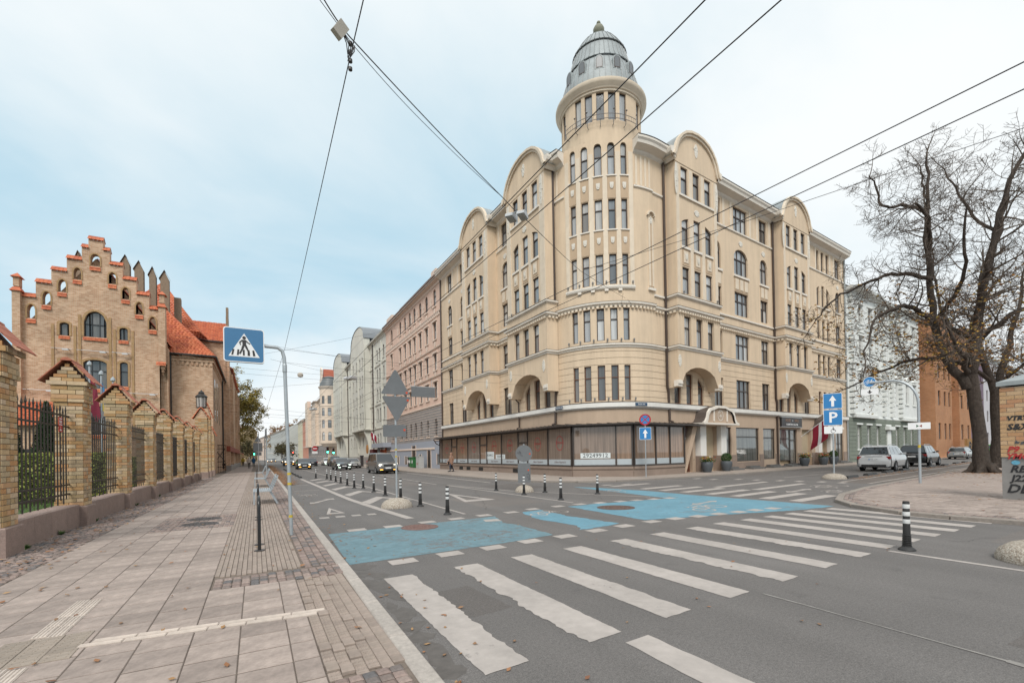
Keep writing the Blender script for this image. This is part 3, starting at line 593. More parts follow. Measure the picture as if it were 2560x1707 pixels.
def win(parent,mp,o,d=-.14,cols=1,tr=None,fm=None,gm=None,ft=.07,panes=True,name='window',rows=None,gd=.045):
    """a window filling opening o: frame mesh (+ pane children), meshes shared between alike windows"""
    w_,h=o['b']-o['a'],o['z1']-o['z0']; uc=(o['a']+o['b'])/2
    ar=None
    y=mp.T(uc); flip=-1 if (Vector(mp.P(uc+.1,0,0))-Vector(mp.P(uc,0,0))).dot(y.cross(Vector((0,0,1))))<0 else 1
    if o['arch']: c,hh,s,r=o['arch']; ar=(round((c-uc)*flip,2),round(hh,2),round(s-o['z0'],2),round(r,2))
    key=(round(w_,2),round(h,2),ar,cols,tr,ft,fm.name,gm.name,gd)
    if key not in WC:
        q=dict(a=-w_/2,b=w_/2,z0=0,z1=h,arch=ar); b=MB()
        n=8 if ar else 1
        def outl(t):
            us=[-w_/2+t+(w_-2*t)*i/n for i in range(n+1)]
            return [(-w_/2+t,t),(w_/2-t,t)]+[(u,max(t*1.5,top(q,u)-t)) for u in reversed(us)]
        A,B=outl(0),outl(ft); k=len(A)
        for i in range(k):
            j=(i+1)%k
            b.quad((A[i][0],0,A[i][1]),(A[j][0],0,A[j][1]),(B[j][0],0,B[j][1]),(B[i][0],0,B[i][1]))
            b.quad((B[i][0],0,B[i][1]),(B[j][0],0,B[j][1]),(B[j][0],-gd-.02,B[j][1]),(B[i][0],-gd-.02,B[i][1]))
        xs=[-w_/2+ft]+[-w_/2+w_*i/cols for i in range(1,cols)]+[w_/2-ft]
        trs=[t for t in (tr if isinstance(tr,(list,tuple)) else [tr]) if t]; zs=[ft]+[h*t for t in trs]+[None]
        for x in xs[1:-1]: b.box(x-ft*.42,-gd-.015,ft*.9,x+ft*.42,.012,top(q,x)-ft*.9)
        for t in trs: b.box(-w_/2+ft*.8,-gd-.015,h*t-ft*.55,w_/2-ft*.8,.02,h*t+ft*.55)
        fme=b.mesh(name,fm); pm=[]
        if panes:
            for i in range(len(xs)-1):
                x0,x1=xs[i],xs[i+1]; 
                for j in range(len(zs)-1):
                    za=zs[j]; m=MB()
                    if zs[j+1] is not None: zt=zs[j+1]; pts=[(x0,za),(x1,za),(x1,min(zt,top(q,x1)-ft*.5)),(x0,min(zt,top(q,x0)-ft*.5))]
                    else: pts=[(x0,za),(x1,za)]+[(x1+(x0-x1)*e/n,max(za+.02,top(q,x1+(x0-x1)*e/n)-ft*.6)) for e in range(n+1)]
                    if max(p[1] for p in pts)-za<.05: continue
                    m.poly([(x,-gd,z) for x,z in pts]); pm.append(m.mesh('pane',gm))
        WC[key]=(fme,pm)
    fme,pm=WC[key]; M=fmat(mp,uc,d,o['z0'])
    f=link(name,fme,parent,M)
    for m in pm: link('pane',m,f)
    return f
def relief(name,w_,h,n,m,parent,M,seed=0):
    """small plaster ornament: a lumpy cartouche of overlapping rounded pieces"""
    key=('rel',w_,h,n,seed,m.name)
    if key not in WC:
        rr=random.Random(seed); b=MB(); b.prism([(x*w_*.5*.8,z*h*.5) for x,z in disc(10,1)],0,.03,lambda x,z,c:(x,c,z))
        for i in range(n):
            a=rr.uniform(0,6.28); q=rr.uniform(.3,.95); x,z=math.cos(a)*q*w_*.42,math.sin(a)*q*h*.44; s=rr.uniform(.12,.22)*min(w_,h)
            b.add([(x-s,.02,z),(x+s,.02,z),(x,.02,z-s),(x,.02,z+s),(x,.07,z)],[(0,2,4),(2,1,4),(1,3,4),(3,0,4)])
        WC[key]=b.mesh(name,m)
    return link(name,WC[key],parent,M)
def shield(parent,mp,u,z,m,d=0):
    if 'shield' not in WC: WC['shield']=MB().prism([(-.13,.17),(-.1,.2),(.1,.2),(.13,.17),(.11,-.08),(.06,-.2),(-.06,-.2),(-.11,-.08)],0,.045,lambda x,z,c:(x,c,z)).prism([(-.05,.1),(.05,.1),(.03,-.1),(-.03,-.1)],.045,.07,lambda x,z,c:(x,c,z)).mesh('ornament',m)
    return link('ornament',WC['shield'],parent,fmat(mp,u,d,z))
def pipe(parent,pts,r=.085,m=None,name='drainpipe'): return MB().tube(pts,r,8).build(name,m,parent,smooth=40)
# ---------------- corner building ----------------
M_CREAM=mat('cream_render',(.70,.55,.395),rough=.9,var=.05,scale=1.2,bump=.08,bscale=90,dirt=.07,streak=.13); M_TAN=mat('tan_render',(.50,.37,.25),rough=.9,var=.06,scale=2)
M_PALE=mat('pale_trim',(.73,.62,.49),rough=.9,var=.08,scale=2,dirt=.08,streak=.08); M_WTRIM=mat('white_trim',(.76,.70,.62),rough=.85,var=.07,scale=2,dirt=.06); M_STUC=mat('white_stucco',(.70,.655,.58),rough=.9,var=.14,scale=25,bump=.5,bscale=45)
M_WBAND=mat('white_band',(.76,.735,.69),rough=.85,var=.06,scale=2,dirt=.06); M_FASC=mat('tan_fascia',(.50,.375,.275),rough=.9,var=.05,scale=1.5,dirt=.06,streak=.08); M_BRFR=mat('brown_frame',(.062,.043,.036),rough=.45,var=.1); M_BRFR2=mat('red_brown_frame',(.13,.055,.03),rough=.45,var=.12); M_PIPE=mat('brown_pipe',(.07,.048,.038),rough=.45,var=.1)
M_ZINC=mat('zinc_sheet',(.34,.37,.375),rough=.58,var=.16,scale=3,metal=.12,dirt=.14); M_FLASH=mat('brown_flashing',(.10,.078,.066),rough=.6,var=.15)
CURT=[(.30,.31,.32),(.16,.17,.18),(.48,.48,.47),(.07,.075,.08),(.27,.28,.285),(.36,.35,.33),(.11,.10,.09),(.2,.21,.22)]
M_GL=glassmat('window_glass',CURT,folds=.25,ior=2.1); M_GLD=glassmat('window_glass_dark',[(.06,.06,.06),(.10,.095,.085),(.14,.13,.12),(.075,.08,.085)],folds=.3)
BC=(18.5,21.47)
corner=thing('corner_building','cream five-storey corner building with round domed tower above a glazed shop front','building',(BC[0],BC[1],0))
RAg=rad(85); RDv=(math.sin(RAg),math.cos(RAg)); OUTv=(math.cos(RAg),-math.sin(RAg))
FL=Flat((0,0),(0,1),(-1,0)); FR=Flat((0,0),RDv,OUTv)
KR=4.6; KT=KR*math.tan(rad(47.5)); FK=Curve((KR,KT),KR,math.pi); KL=KR*rad(95)
LEND,REND=27.28,36.26
PB=.9
bayL=[(4.6,10.25,7.42),(13.5,19.3,16.42)]; bayR=[(6.3,11.35,8.8),(21.15,26.2,23.65)]
def floor_ops(spec): return spec
F1=(4.97,7.22); F2=(8.85,10.86); F3=(12.42,14.3); F4=(15.68,17.8); F5=(19.22,21.15)
def facade(mp,t0,tend,bays,cols,trip,big):
    """cols: list of (a,b,lights); trip: centres of triple windows set in the plain wall"""
    W=MB(); TR=MB(); PT=MB(); TN=MB(); FLS=MB(); DN=MB()
    ops=[]; wins=[]
    inb=lambda u:any(b[0]<u<b[1] for b in bays)
    for a,b,l in cols:
        for k,(z0,z1) in enumerate((F1,F2,F3,F4,F5)):
            o=op(a,b,z0,z1,'r' if k==3 and b-a<1.6 else ((((a+b)/2,(b-a)/2*1.02,z1-.72,.72)) if k==3 else None))
            ops.append(o); wins.append((o,l,k))
    for c in trip:
        for k,(z0,z1) in enumerate((F1,F2,F3,F4,F5)):
            for q in (-1,0,1):
                o=op(c+q*1.1-.3,c+q*1.1+.3,z0,z1,(c,1.55,z1-.85,.85) if k==3 else None); ops.append(o); wins.append((o,1,k))
    arches=[]
    for b0,b1,c in bays:   # triple light under the bay's arch, in the plain wall
        for q in (-1,0,1):
            z1=7.15; ar=(c,1.78,5.9,1.25)
            o=op(c+q*1.45/1.05-.38,c+q*1.45/1.05+.38,F1[0],z1,ar); ops.append(o); wins.append((o,1,0)); arches.append(o)
    # plain wall: upper storeys smooth, first floor coursed
    wall(W,mp,t0,tend,8.75,21.6,[o for o in ops if o['z0']>8],depth=.2)
    o1=[o for o in ops if o['z0']<8]
    wall(W,mp,t0,tend,4.8,8.75,o1,d=-.03,depth=.17)
    z=4.84; h=.43
    while z<8.4:
        wall(W,mp,t0,tend,z,min(z+h-.028,8.62),o1,d=0,depth=.03)
        z+=h
    for o in arches: pass
    # bays
    for b0,b1,c in bays:
        bo=[]
        fr=[(c+q*1.38-.39,c+q*1.38+.39) for q in (-1,0,1)]
        for k,(z0,z1) in enumerate((F2,F3,F4,F5)):
            for a,b in fr:
                o=op(a,b,z0,z1-(.05 if k==1 else 0),(c,1.9,z1-.75,.75) if k==2 else None); bo.append(o)
                win(corner,mp,o,PB-.16,1,.62,M_BRFR,M_GL)
                if k in (1,2): pass
        wall(W,mp,b0,b1,8.75,12.1,bo,d=PB,depth=.22); wall(W,mp,b0+.12,b1-.12,12.1,21.5,bo,d=PB-.06,depth=.2)
        for u,e in ((b0,-1),(b1,1)):
            W.quad(mp.P(u,0,5.95),mp.P(u,PB,5.95),mp.P(u,PB,12.1),mp.P(u,0,12.1)); ui=u-e*.12; W.quad(mp.P(ui,0,12.1),mp.P(ui,PB-.06,12.1),mp.P(ui,PB-.06,21.5),mp.P(ui,0,21.5))
            W.quad(mp.P(u,PB,12.1),mp.P(ui,PB-.06,12.1),mp.P(ui,0,12.1),mp.P(u,0,12.1))
        ao=op(c-2.28,c+2.28,5.94,7.45,(c,2.28,5.96,1.49)); wall(W,mp,b0,b1,5.95,8.75,[ao],d=PB,depth=PB)
        for a,b in ((b0,c-2.28),(c+2.28,b1)):
            W.quad(mp.P(a,0,5.95),mp.P(b,0,5.95),mp.P(b,PB,5.95),mp.P(a,PB,5.95))
            TRb=MB(); s=.52
            for i,(zz0,zz1,dd) in enumerate(((6.0,6.16,.03),(6.16,6.3,.09),(6.3,6.42,.05))): fbox(TRb,mp,(a+b)/2-.24,(a+b)/2+.24,PB-.3,PB+dd,zz0,zz1)
            TRb.build('corbel',M_WTRIM,corner)
        for e in (-1,1): relief('ornament',.42,.85,9,M_STUC,corner,fmat(mp,c+e*2.35,PB,7.75),5)
        # pilasters and panels above the cornice
        for a,b in ((b0+.12,c-2.05),(c+2.05,b1-.12)): fbox(PT,mp,a+.02,b-.02,PB-.06,PB-.0,12.28,21.2)
        for q in (-.69,.69): fbox(PT,mp,c+q-.17,c+q+.17,PB-.06,PB-.02,12.28,17.2+.2)
        for a,b in fr:
            fbox(TR,mp,a-.1,b+.1,PB-.06,PB+.03,15.5,15.66); fbox(TN,mp,a+.0,b-.0,PB-.06,PB-.035,14.35,15.48); fbox(PT,mp,a+.14,b-.14,PB-.04,PB-.01,14.55,15.35)
        for a,b in fr: shield(corner,mp,(a+b)/2,14.95,M_STUC,PB-.01)
        relief('ornament',.7,.45,7,M_STUC,corner,fmat(mp,c,PB-.06,18.35),2)
        for e in (-1,1): relief('ornament',.42,2.2,16,M_STUC,corner,fmat(mp,c+e*2.38,PB-.0,20.1),9)
        fbox(TR,mp,c-2.05,c+2.05,PB-.06,PB+.04,19.06,19.2)
        for q in (-.69,.69): fbox(PT,mp,c+q-.16,c+q+.16,PB-.2,PB-.03,19.2,21.15)
        # curved gable
        hw=(b1-b0)/2+.35; zs,rise=21.55,2.35
        gp=[(1,0),(.955,.035),(.92,.12),(.885,.25),(.84,.40),(.76,.57),(.64,.73),(.48,.87),(.26,.965),(0,1)]
        gp=[(-t,f) for t,f in gp]+[(t,f) for t,f in reversed(gp[:-1])]
        pts=[(c+t*hw,zs+f*rise) for t,f in gp]
        W.poly([mp.P(u,PB-.03,z) for u,z in pts]+[mp.P(b1-.12,PB-.03,21.3),mp.P(b0+.12,PB-.03,21.3)])
        CP=MB(); ZR=MB()
        for (ua,za),(ub,zb) in zip(pts,pts[1:]):
            k=.88; ia,ib=(c+(ua-c)*k,21.5+(za-21.5)*.87),(c+(ub-c)*k,21.5+(zb-21.5)*.87)
            for d0,d1,s0 in ((PB-.03,PB+.1,1.0),(PB+.1,PB+.2,.5)):
                ja,jb=(ua+(ia[0]-ua)*s0,za+(ia[1]-za)*s0),(ub+(ib[0]-ub)*s0,zb+(ib[1]-zb)*s0)
                CP.quad(mp.P(ua,d1,za),mp.P(ub,d1,zb),mp.P(jb[0],d1,jb[1]),mp.P(ja[0],d1,ja[1])); CP.quad(mp.P(ja[0],d0,ja[1]),mp.P(jb[0],d0,jb[1]),mp.P(jb[0],d1,jb[1]),mp.P(ja[0],d1,ja[1]))
            CP.quad(mp.P(ua,PB+.2,za),mp.P(ub,PB+.2,zb),mp.P(ub,PB-.05,zb),mp.P(ua,PB-.05,za))
            ZR.quad(mp.P(ua,PB-.05,za+.004),mp.P(ub,PB-.05,zb+.004),mp.P(ub,-3.2,zb+.004),mp.P(ua,-3.2,za+.004))
        CP.build('gable_coping',M_PALE,corner,smooth=35); ZR.build('gable_roof',M_ZINC,corner,smooth=35)
        relief('ornament',.5,1.0,10,M_STUC,corner,fmat(mp,c,PB-.03,22.75),11)
    # mouldings following wall and bays
    path=[(t0,0)]; path2=[(t0,0)]
    for b0,b1,c in bays:
        path+=[(b0,0),(b0,PB),(b1,PB),(b1,0)]
    path+=[(tend,0)]
    band(TR,mp,path,[(0,8.5),(.06,8.52),(.08,8.62),(.16,8.66),(.16,8.76),(0,8.8)])
    band(TR,mp,path,[(0,11.1),(.05,11.12),(.07,11.2),(.2,11.24),(.22,11.36),(0,11.4)])
    u=t0+.1
    for (pa,pb) in zip(path,path[1:]):
        L=math.hypot(pb[0]-pa[0],pb[1]-pa[1]); k=int(L/.28)
        for i in range(k):
            q=(i+.5)/k; x,y=pa[0]+(pb[0]-pa[0])*q,pa[1]+(pb[1]-pa[1])*q
            if abs(pb[0]-pa[0])>.01: fbox(DN,mp,x-.075,x+.075,y-.02,y+.15,10.98,11.12)
            else:
                s=-1 if pb[1]>pa[1] else 1; fbox(DN,mp,x if s>0 else x-.15,x+.15 if s>0 else x,y-.075,y+.075,10.98,11.12)
    for b0,b1,c in bays: band(TR,mp,[(b0,0),(b0,PB),(b1,PB),(b1,0)],[(0,12.02),(.05,12.04),(.14,12.12),(.14,12.22),(-.1,12.27)])
    segs=[]; s=t0
    for b0,b1,c in bays: segs.append((s,b0)); s=b1
    segs.append((s,tend))
    for a,b in segs:
        if b-a>1: band(TR,mp,[(a,0),(b,0)],[(0,12.04),(.1,12.08),(.1,12.2),(0,12.24)])
        band(TR,mp,[(a,0),(b,0)],[(0,19.0),(.09,19.04),(.09,19.14),(0,19.18)])
        if b-a>.5: band(TR,mp,[(a,0),(b,0)],[(0,21.35),(.1,21.45),(.16,21.55),(.62,21.72),(.66,21.9),(.75,22.02),(.75,22.16),(.0,22.25)])
        band(FLS,mp,[(a,0),(b,0)],[(.0,22.25),(.77,22.165),(.79,22.19),(0,22.28)])
    for b0,b1,c in bays:
        for u,e in ((b0,-1),(b1,1)): 
            pth=[(u+e*.0,0),(u,PB+.1)] if e<0 else [(u,PB+.1),(u,0)]
            band(TR,mp,pth,[(0,21.35),(.1,21.45),(.16,21.55),(.45,21.72),(.5,21.9),(.5,22.06),(.0,22.15)])
    for a,b in segs: band(FLS,mp,[(a,.16),(b,.16)],[(-.16,8.805),(.01,8.765),(.012,8.78),(-.16,8.82)]); band(FLS,mp,[(a,.22),(b,.22)],[(-.22,11.405),(.01,11.365),(.012,11.38),(-.2,11.42)])
    for b0,b1,c in bays: band(FLS,mp,[(b0,0),(b0,PB),(b1,PB),(b1,0)],[(-.06,12.275),(.15,12.225),(.155,12.24),(-.06,12.29)]); band(FLS,mp,[(b0,0),(b0,PB),(b1,PB),(b1,0)],[(-.0,11.405),(.23,11.365),(.235,11.38),(-.0,11.42)]); band(FLS,mp,[(b0,0),(b0,PB),(b1,PB),(b1,0)],[(-.0,8.805),(.17,8.765),(.175,8.78),(-.0,8.82)])
    # windows in the wall, sills, panels
    for o,l,k in wins:
        w1=o['b']-o['a']; fm=M_BRFR2 if (k==0 and w1<1) else M_BRFR
        win(corner,mp,o,-.13,l,.62,fm,M_GLD if (k==0) else M_GL)
        a,b=o['a'],o['b']
        if k==3 and not inb((a+b)/2):
            fbox(TR,mp,a-.12,b+.12,0,.1,15.48,15.64); fbox(TN,mp,a,b,0,.02,14.36,15.46); nn=max(1,round(w1/.7))
            for q in range(nn): fbox(PT,mp,a+w1*(q+.15)/nn,a+w1*(q+.85)/nn,.02,.05,14.5,15.35)
            if l==1 and w1<.7:pass
            elif w1>1: relief('ornament',.7,.45,7,M_STUC,corner,fmat(mp,(a+b)/2,0,18.3),2)
        if k in (1,) and not inb((a+b)/2): fbox(TR,mp,a-.06,b+.06,0,.06,o['z0']-.06,o['z0'])
    for a,b,l in cols:   # stucco strips beside the top windows
        if inb(a) or inb(b): continue
        for u in (a-.55,b+.25): fbox(PT,mp,u,u+.3,0,.05,19.2,21.3)
    for c in trip:
        for q in (-1.75,1.45): fbox(PT,mp,c+q,c+q+.3,0,.05,19.2,21.3)
    # white string course and fascia over the shops
    WB=MB(); band(WB,mp,[(t0,0),(tend,0)],[(0,4.48),(.12,4.5),(.2,4.58),(.22,4.6),(.22,4.87),(0,4.95)]); WB.build('string_course',M_WBAND,corner); band(FLS,mp,[(t0,.2),(tend,.2)],[(-.2,4.955),(.01,4.885),(.014,4.9),(-.2,4.97)])
    W.build('wall',M_CREAM,corner); PT.split('pilaster_strip',M_PALE,corner); TN.split('panel',M_TAN,corner); FLS.build('flashing',M_FLASH,corner); DN.split('dentil',M_PALE,corner)
    return TR
trL=facade(FL,KT,LEND,bayL,[(24.1,25.3,2),(20.6,21.85,2),(11.35,12.7,2)],[],None); trL.split('moulding',M_WTRIM,corner)
trR=facade(FR,KT,REND,bayR,[(11.95,13.15,2),(15.0,17.05,3),(18.98,20.22,2),(26.7,27.85,2),(34.05,35.2,2)],[31.15],None); trR.split('moulding',M_WTRIM,corner)
# curved corner with five window columns
KC=[1.94,2.78,3.69,4.57,5.4]; KW=[.42,.48,.5,.48,.42]
Wk=MB(); Tk=MB(); Pk=MB(); Nk=MB(); Fk=MB(); Dk=MB(); kops=[]
KF=[(5.02,7.35),(8.98,11.1),(12.66,14.66),(16.28,18.3),(19.9,22.02)]
for k,(z0,z1) in enumerate(KF):
    for c,ww in zip(KC,KW):
        o=op(c-ww/2,c+ww/2,z0,z1,'r' if k==4 else None); kops.append(o); win(corner,FK,o,-.12,1,.66 if k<4 else .6,M_BRFR2 if k==0 else M_BRFR,M_GLD if k==0 else M_GL,ft=.055)
wall(Wk,FK,0,KL,8.75,22.3,kops,depth=.2); ko=[o for o in kops if o['z0']<8]; wall(Wk,FK,0,KL,4.8,8.75,ko,d=-.03,depth=.17)
z=4.84
while z<8.4: wall(Wk,FK,0,KL,z,min(z+.402,8.62),ko,depth=.03); z+=.43
P_=[(0,0),(KL,0)]
band(Tk,FK,P_,[(0,8.5),(.06,8.52),(.08,8.62),(.16,8.66),(.16,8.76),(0,8.8)]); band(Tk,FK,P_,[(0,11.22),(.05,11.24),(.07,11.32),(.2,11.36),(.22,11.48),(0,11.52)]); WB=MB(); band(WB,FK,P_,[(0,4.48),(.12,4.5),(.2,4.58),(.22,4.6),(.22,4.87),(0,4.95)]); WB.build('string_course',M_WBAND,corner,smooth=30)
band(Fk,FK,[(0,.2),(KL,.2)],[(-.2,4.955),(.01,4.885),(.014,4.9),(-.2,4.97)]); band(Fk,FK,[(0,.2),(KL,.2)],[(-.2,11.525),(.03,11.485),(.034,11.5),(-.2,11.54)]); band(Fk,FK,[(0,.15),(KL,.15)],[(-.15,8.805),(.02,8.765),(.022,8.78),(-.15,8.82)])
for i in range(27): u=(i+.5)*KL/27; fbox(Dk,FK,u-.075,u+.075,-.02,.15,11.08,11.24)
band(Tk,FK,[(1.35,0),(6.0,0)],[(0,12.3),(.12,12.36),(.16,12.46),(.16,12.56),(0,12.62)])
for u in (2.35,3.25,4.12,5.0): fbox(Tk,FK,u-.12,u+.12,0,.12,12.2,12.34)
for i,c in enumerate(KC):
    for z0,z1 in ((14.7,16.2),(18.34,19.78)):
        fbox(Nk,FK,c-KW[i]/2-.04,c+KW[i]/2+.04,0,.02,z0,z1); fbox(Tk,FK,c-KW[i]/2-.1,c+KW[i]/2+.1,0,.08,z1,z1+.08); shield(corner,FK,c,(z0+z1)/2+.1,M_STUC,.02)
for c in [1.5]+[(a+b)/2 for a,b in zip(KC,KC[1:])]+[5.85]: fbox(Pk,FK,c-.15,c+.15,-.01,.05,12.62,21.4)
# niche and stucco strips on the right of the tower, strips on the left
for u in (7.25,7.55): fbox(Pk,FK,u-.08,u+.08,0,.06,12.7,17.3)
fbox(Nk,FK,7.33,7.47,0,.03,12.7,17.2); fbox(Tk,FK,7.08,7.72,0,.14,12.4,12.56)
NB=MB(); M0=[(.36*math.cos(t*math.pi/8),.36*math.sin(t*math.pi/8)) for t in range(9)]
for (a,b),(c,e) in zip(M0,M0[1:]):
    NB.add([FK.P(7.4+a,.0,17.4+b),FK.P(7.4+c,.0,17.4+e),FK.P(7.4+c,.16,17.4+e),FK.P(7.4+a,.16,17.4+b),FK.P(7.4+a*.72,.0,17.4+b*.72),FK.P(7.4+c*.72,.0,17.4+e*.72),FK.P(7.4+c*.72,.16,17.4+e*.72),FK.P(7.4+a*.72,.16,17.4+b*.72)],[(0,1,2,3),(4,7,6,5),(3,2,6,7)])
NB.build('niche_hood',M_PALE,corner); relief('ornament',.3,.5,6,M_STUC,corner,fmat(FK,7.4,.03,17.15),3)
for u in (.25,.6,6.25,6.62,6.98,7.34): fbox(Pk,FK,u-.07,u+.07,0,.05,19.3,21.2)
for a,b in ((0,1.25),(6.05,KL)): band(Tk,FK,[(a,0),(b,0)],[(0,19.1),(.09,19.14),(.09,19.24),(0,19.28)]); band(Tk,FK,[(a,0),(b,0)],[(0,21.35),(.1,21.45),(.16,21.55),(.62,21.72),(.66,21.9),(.75,22.02),(.75,22.16),(.0,22.25)]); band(Fk,FK,[(a,0),(b,0)],[(.0,22.25),(.77,22.165),(.79,22.19),(0,22.28)])
Wk.build('wall',M_CREAM,corner,smooth=30); Tk.split('moulding',M_WTRIM,corner); Pk.split('pilaster_strip',M_PALE,corner); Nk.split('panel',M_TAN,corner); Fk.build('flashing',M_FLASH,corner); Dk.split('dentil',M_PALE,corner)
# tower drum, cornice, dome
TC=(KR-math.cos(rad(228.9))*0,KT); va=rad(228.9); RT=2.79; TC=(KR+(KR-RT)*math.cos(va),KT+(KR-RT)*math.sin(va)); FT=Curve(TC,RT,va-math.pi*RT/RT,.18)
C2=math.pi*RT   # arc position facing the viewer
DW=MB(); dops=[]
for i in range(-6,7):
    if abs(i)<=2 or i%1==0:
        c=C2+i*.78; o=op(c-.26,c+.26,23.55,25.4); 
        if abs(i)<=2 or abs(i)>=4 and abs(i)<=6: dops.append(o); win(corner,FT,o,-.1,1,None,M_BRFR,M_GL,ft=.05)
wall(DW,FT,0,2*math.pi*RT,22.28,26.2,dops,depth=.18); DW.build('tower_drum',M_CREAM,corner,smooth=30)
cc=(TC[0],TC[1],0)
MB().lathe([(2.8,25.42),(2.86,25.46),(2.86,25.56),(2.94,25.6),(2.99,25.72),(3.14,25.84),(3.2,25.98),(3.2,26.1),(2.4,26.35)],64,cc).build('tower_cornice',M_PALE,corner,smooth=40)
MB().lathe([(2.72,26.2),(2.72,26.7),(2.64,27.2),(2.46,27.75),(2.24,28.3),(2.2,28.38)],64,cc).lathe([(2.28,28.34),(2.28,28.44),(2.16,28.7),(2.05,29.1),(1.9,29.6),(1.82,29.78)],64,cc).lathe([(1.9,29.74),(1.9,29.83),(1.7,30.15),(1.48,30.5),(1.16,30.92),(.74,31.28),(.28,31.48),(0,31.5)],64,cc).build('dome',M_ZINC,corner,smooth=35)
SM_=MB()
def seam(prof,n,off=0):
    for i in range(n):
        a=2*math.pi*(i+off)/n; SM_.tube([(cc[0]+(r_+.015)*math.cos(a),cc[1]+(r_+.015)*math.sin(a),z) for r_,z in prof],.022,4,False)
seam([(2.72,26.25),(2.72,26.7),(2.64,27.2),(2.46,27.75),(2.24,28.3)],44); seam([(2.28,28.44),(2.16,28.7),(2.05,29.1),(1.9,29.6),(1.82,29.76)],40,.5); seam([(1.9,29.83),(1.7,30.15),(1.48,30.5),(1.16,30.92),(.74,31.28),(.3,31.46)],36)
for r_,z in ((2.28,28.38),(1.9,29.78),(2.74,26.4)): SM_.lathe([(r_,z-.03),(r_+.04,z),(r_,z+.03)],64,cc)
SM_.build('dome_seams',mat('zinc_seam',(.22,.235,.24),rough=.5,metal=.3,var=.1),corner)
MB().lathe([(.2,31.42),(.17,31.6),(.26,31.68),(.38,31.9),(.4,32.1),(.3,32.3),(.14,32.4),(.1,32.46),(.15,32.56),(.12,32.66),(0,32.74)],20,cc).build('finial',mat('verdigris_stone',(.22,.22,.165),rough=.7,var=.25,scale=8),corner,smooth=40)
for i in range(8):   # dormers of the dome
    a=va+(i-3.5)*rad(24) if i<8 else 0
    a=va+(-2+i)*rad(26) if i<5 else va+rad(130+(i-5)*40)
    d=MB(); pr_=[(-.3,0),(.3,0)]+[(.3*math.cos(t*math.pi/8),.62+.3*math.sin(t*math.pi/8)) for t in range(9)]; d.prism(pr_,-.55,.1,lambda x,z,c:(x,c,z)); M=Matrix.Translation((cc[0]+2.56*math.cos(a),cc[1]+2.56*math.sin(a),27.1))@Matrix.Rotation(a-math.pi/2,4,'Z')
    dm=d.build('dormer',M_ZINC,corner,M,smooth=40); MB().poly([(x*.62,.108,.1+z*.82) for x,z in pr_]).build('pane',mat('dormer_glass',(.16,.17,.18),rough=.35,var=.1),dm); b=MB(); q=[(x*.72,.06+z*.87) for x,z in pr_]; p2=[(x*.6,.12+z*.8) for x,z in pr_]
    for k in range(len(q)): j=(k+1)%len(q); b.quad((q[k][0],.114,q[k][1]),(q[j][0],.114,q[j][1]),(p2[j][0],.114,p2[j][1]),(p2[k][0],.114,p2[k][1]))
    b.build('dormer_frame',M_BRFR,dm)
RL=MB()  # wrought iron rail under the drum windows
for h in (23.45,23.75): RL.tube([FT.P(C2-2.4+i*.2,.28,h) for i in range(25)],.02,5)
for i in range(25):
    u=C2-2.4+i*.2; RL.tube([FT.P(u,.28,23.45),FT.P(u,.28,23.75)],.012,4)
    if i%4==0:
        RL.tube([FT.P(u,0,23.1),FT.P(u,.2,23.15),FT.P(u,.28,23.45)],.02,5); RL.tube([FT.P(u,.28,23.75),FT.P(u,.34,24.0),FT.P(u+.08,.32,24.08)],.014,4); b=FT.P(u,.34,24.02); RL.lathe([(0,-.07),(.07,0),(0,.07)],6,b)
RL.build('iron_railing',mat('wrought_iron_grey',(.16,.15,.15),rough=.6,var=.2),corner)
# body behind the walls, roofs
BD=MB(); 
BD.prism([(.3,KT),(.3,LEND),(14,LEND),(14,9),(30,9),(30,9)][:4]+[(14,KT)],.1,22.1) 
pr=lambda u,d:FR.P(u,d,0)[:2]
BD.prism([pr(KT,-.3),pr(REND,-.3),pr(REND,-14),pr(KT,-14)],.1,22.1)
BD.build('core',mat('plain_render',(.5,.4,.27),var=.08),corner)
RF=MB(); 
for mp,a,b in ((FL,KT,LEND),(FR,KT,REND)):
    P=mp.P; RF.quad(P(a,.1,22.25),P(b,.1,22.25),P(b,-5,24.3),P(a,-5,24.3)); RF.quad(P(a,-5,24.3),P(b,-5,24.3),P(b,-13.5,22.3),P(a,-13.5,22.3)); RF.add([P(b,.1,22.25),P(b,-5,24.3),P(b,-13.5,22.3)],[(0,1,2)])
kk=[FK.P(KL*i/16,0,22.29) for i in range(17)]; RF.add(kk+[FL.P(KT,-5,24.3),(KR+1.2,KT+1.2,23.6),FR.P(KT,-5,24.3)],[(i,i+1,18) for i in range(16)]+[(0,18,17),(16,19,18)])
RF.build('roof',M_ZINC,corner)
W2=MB(); 
W2.quad(FL.P(LEND,0,0),FL.P(LEND,-14,0),FL.P(LEND,-14,22.2),FL.P(LEND,0,22.2)); W2.quad(FR.P(REND,0,0),FR.P(REND,-14,0),FR.P(REND,-14,22.2),FR.P(REND,0,22.2)); W2.build('end_wall',M_CREAM,corner)
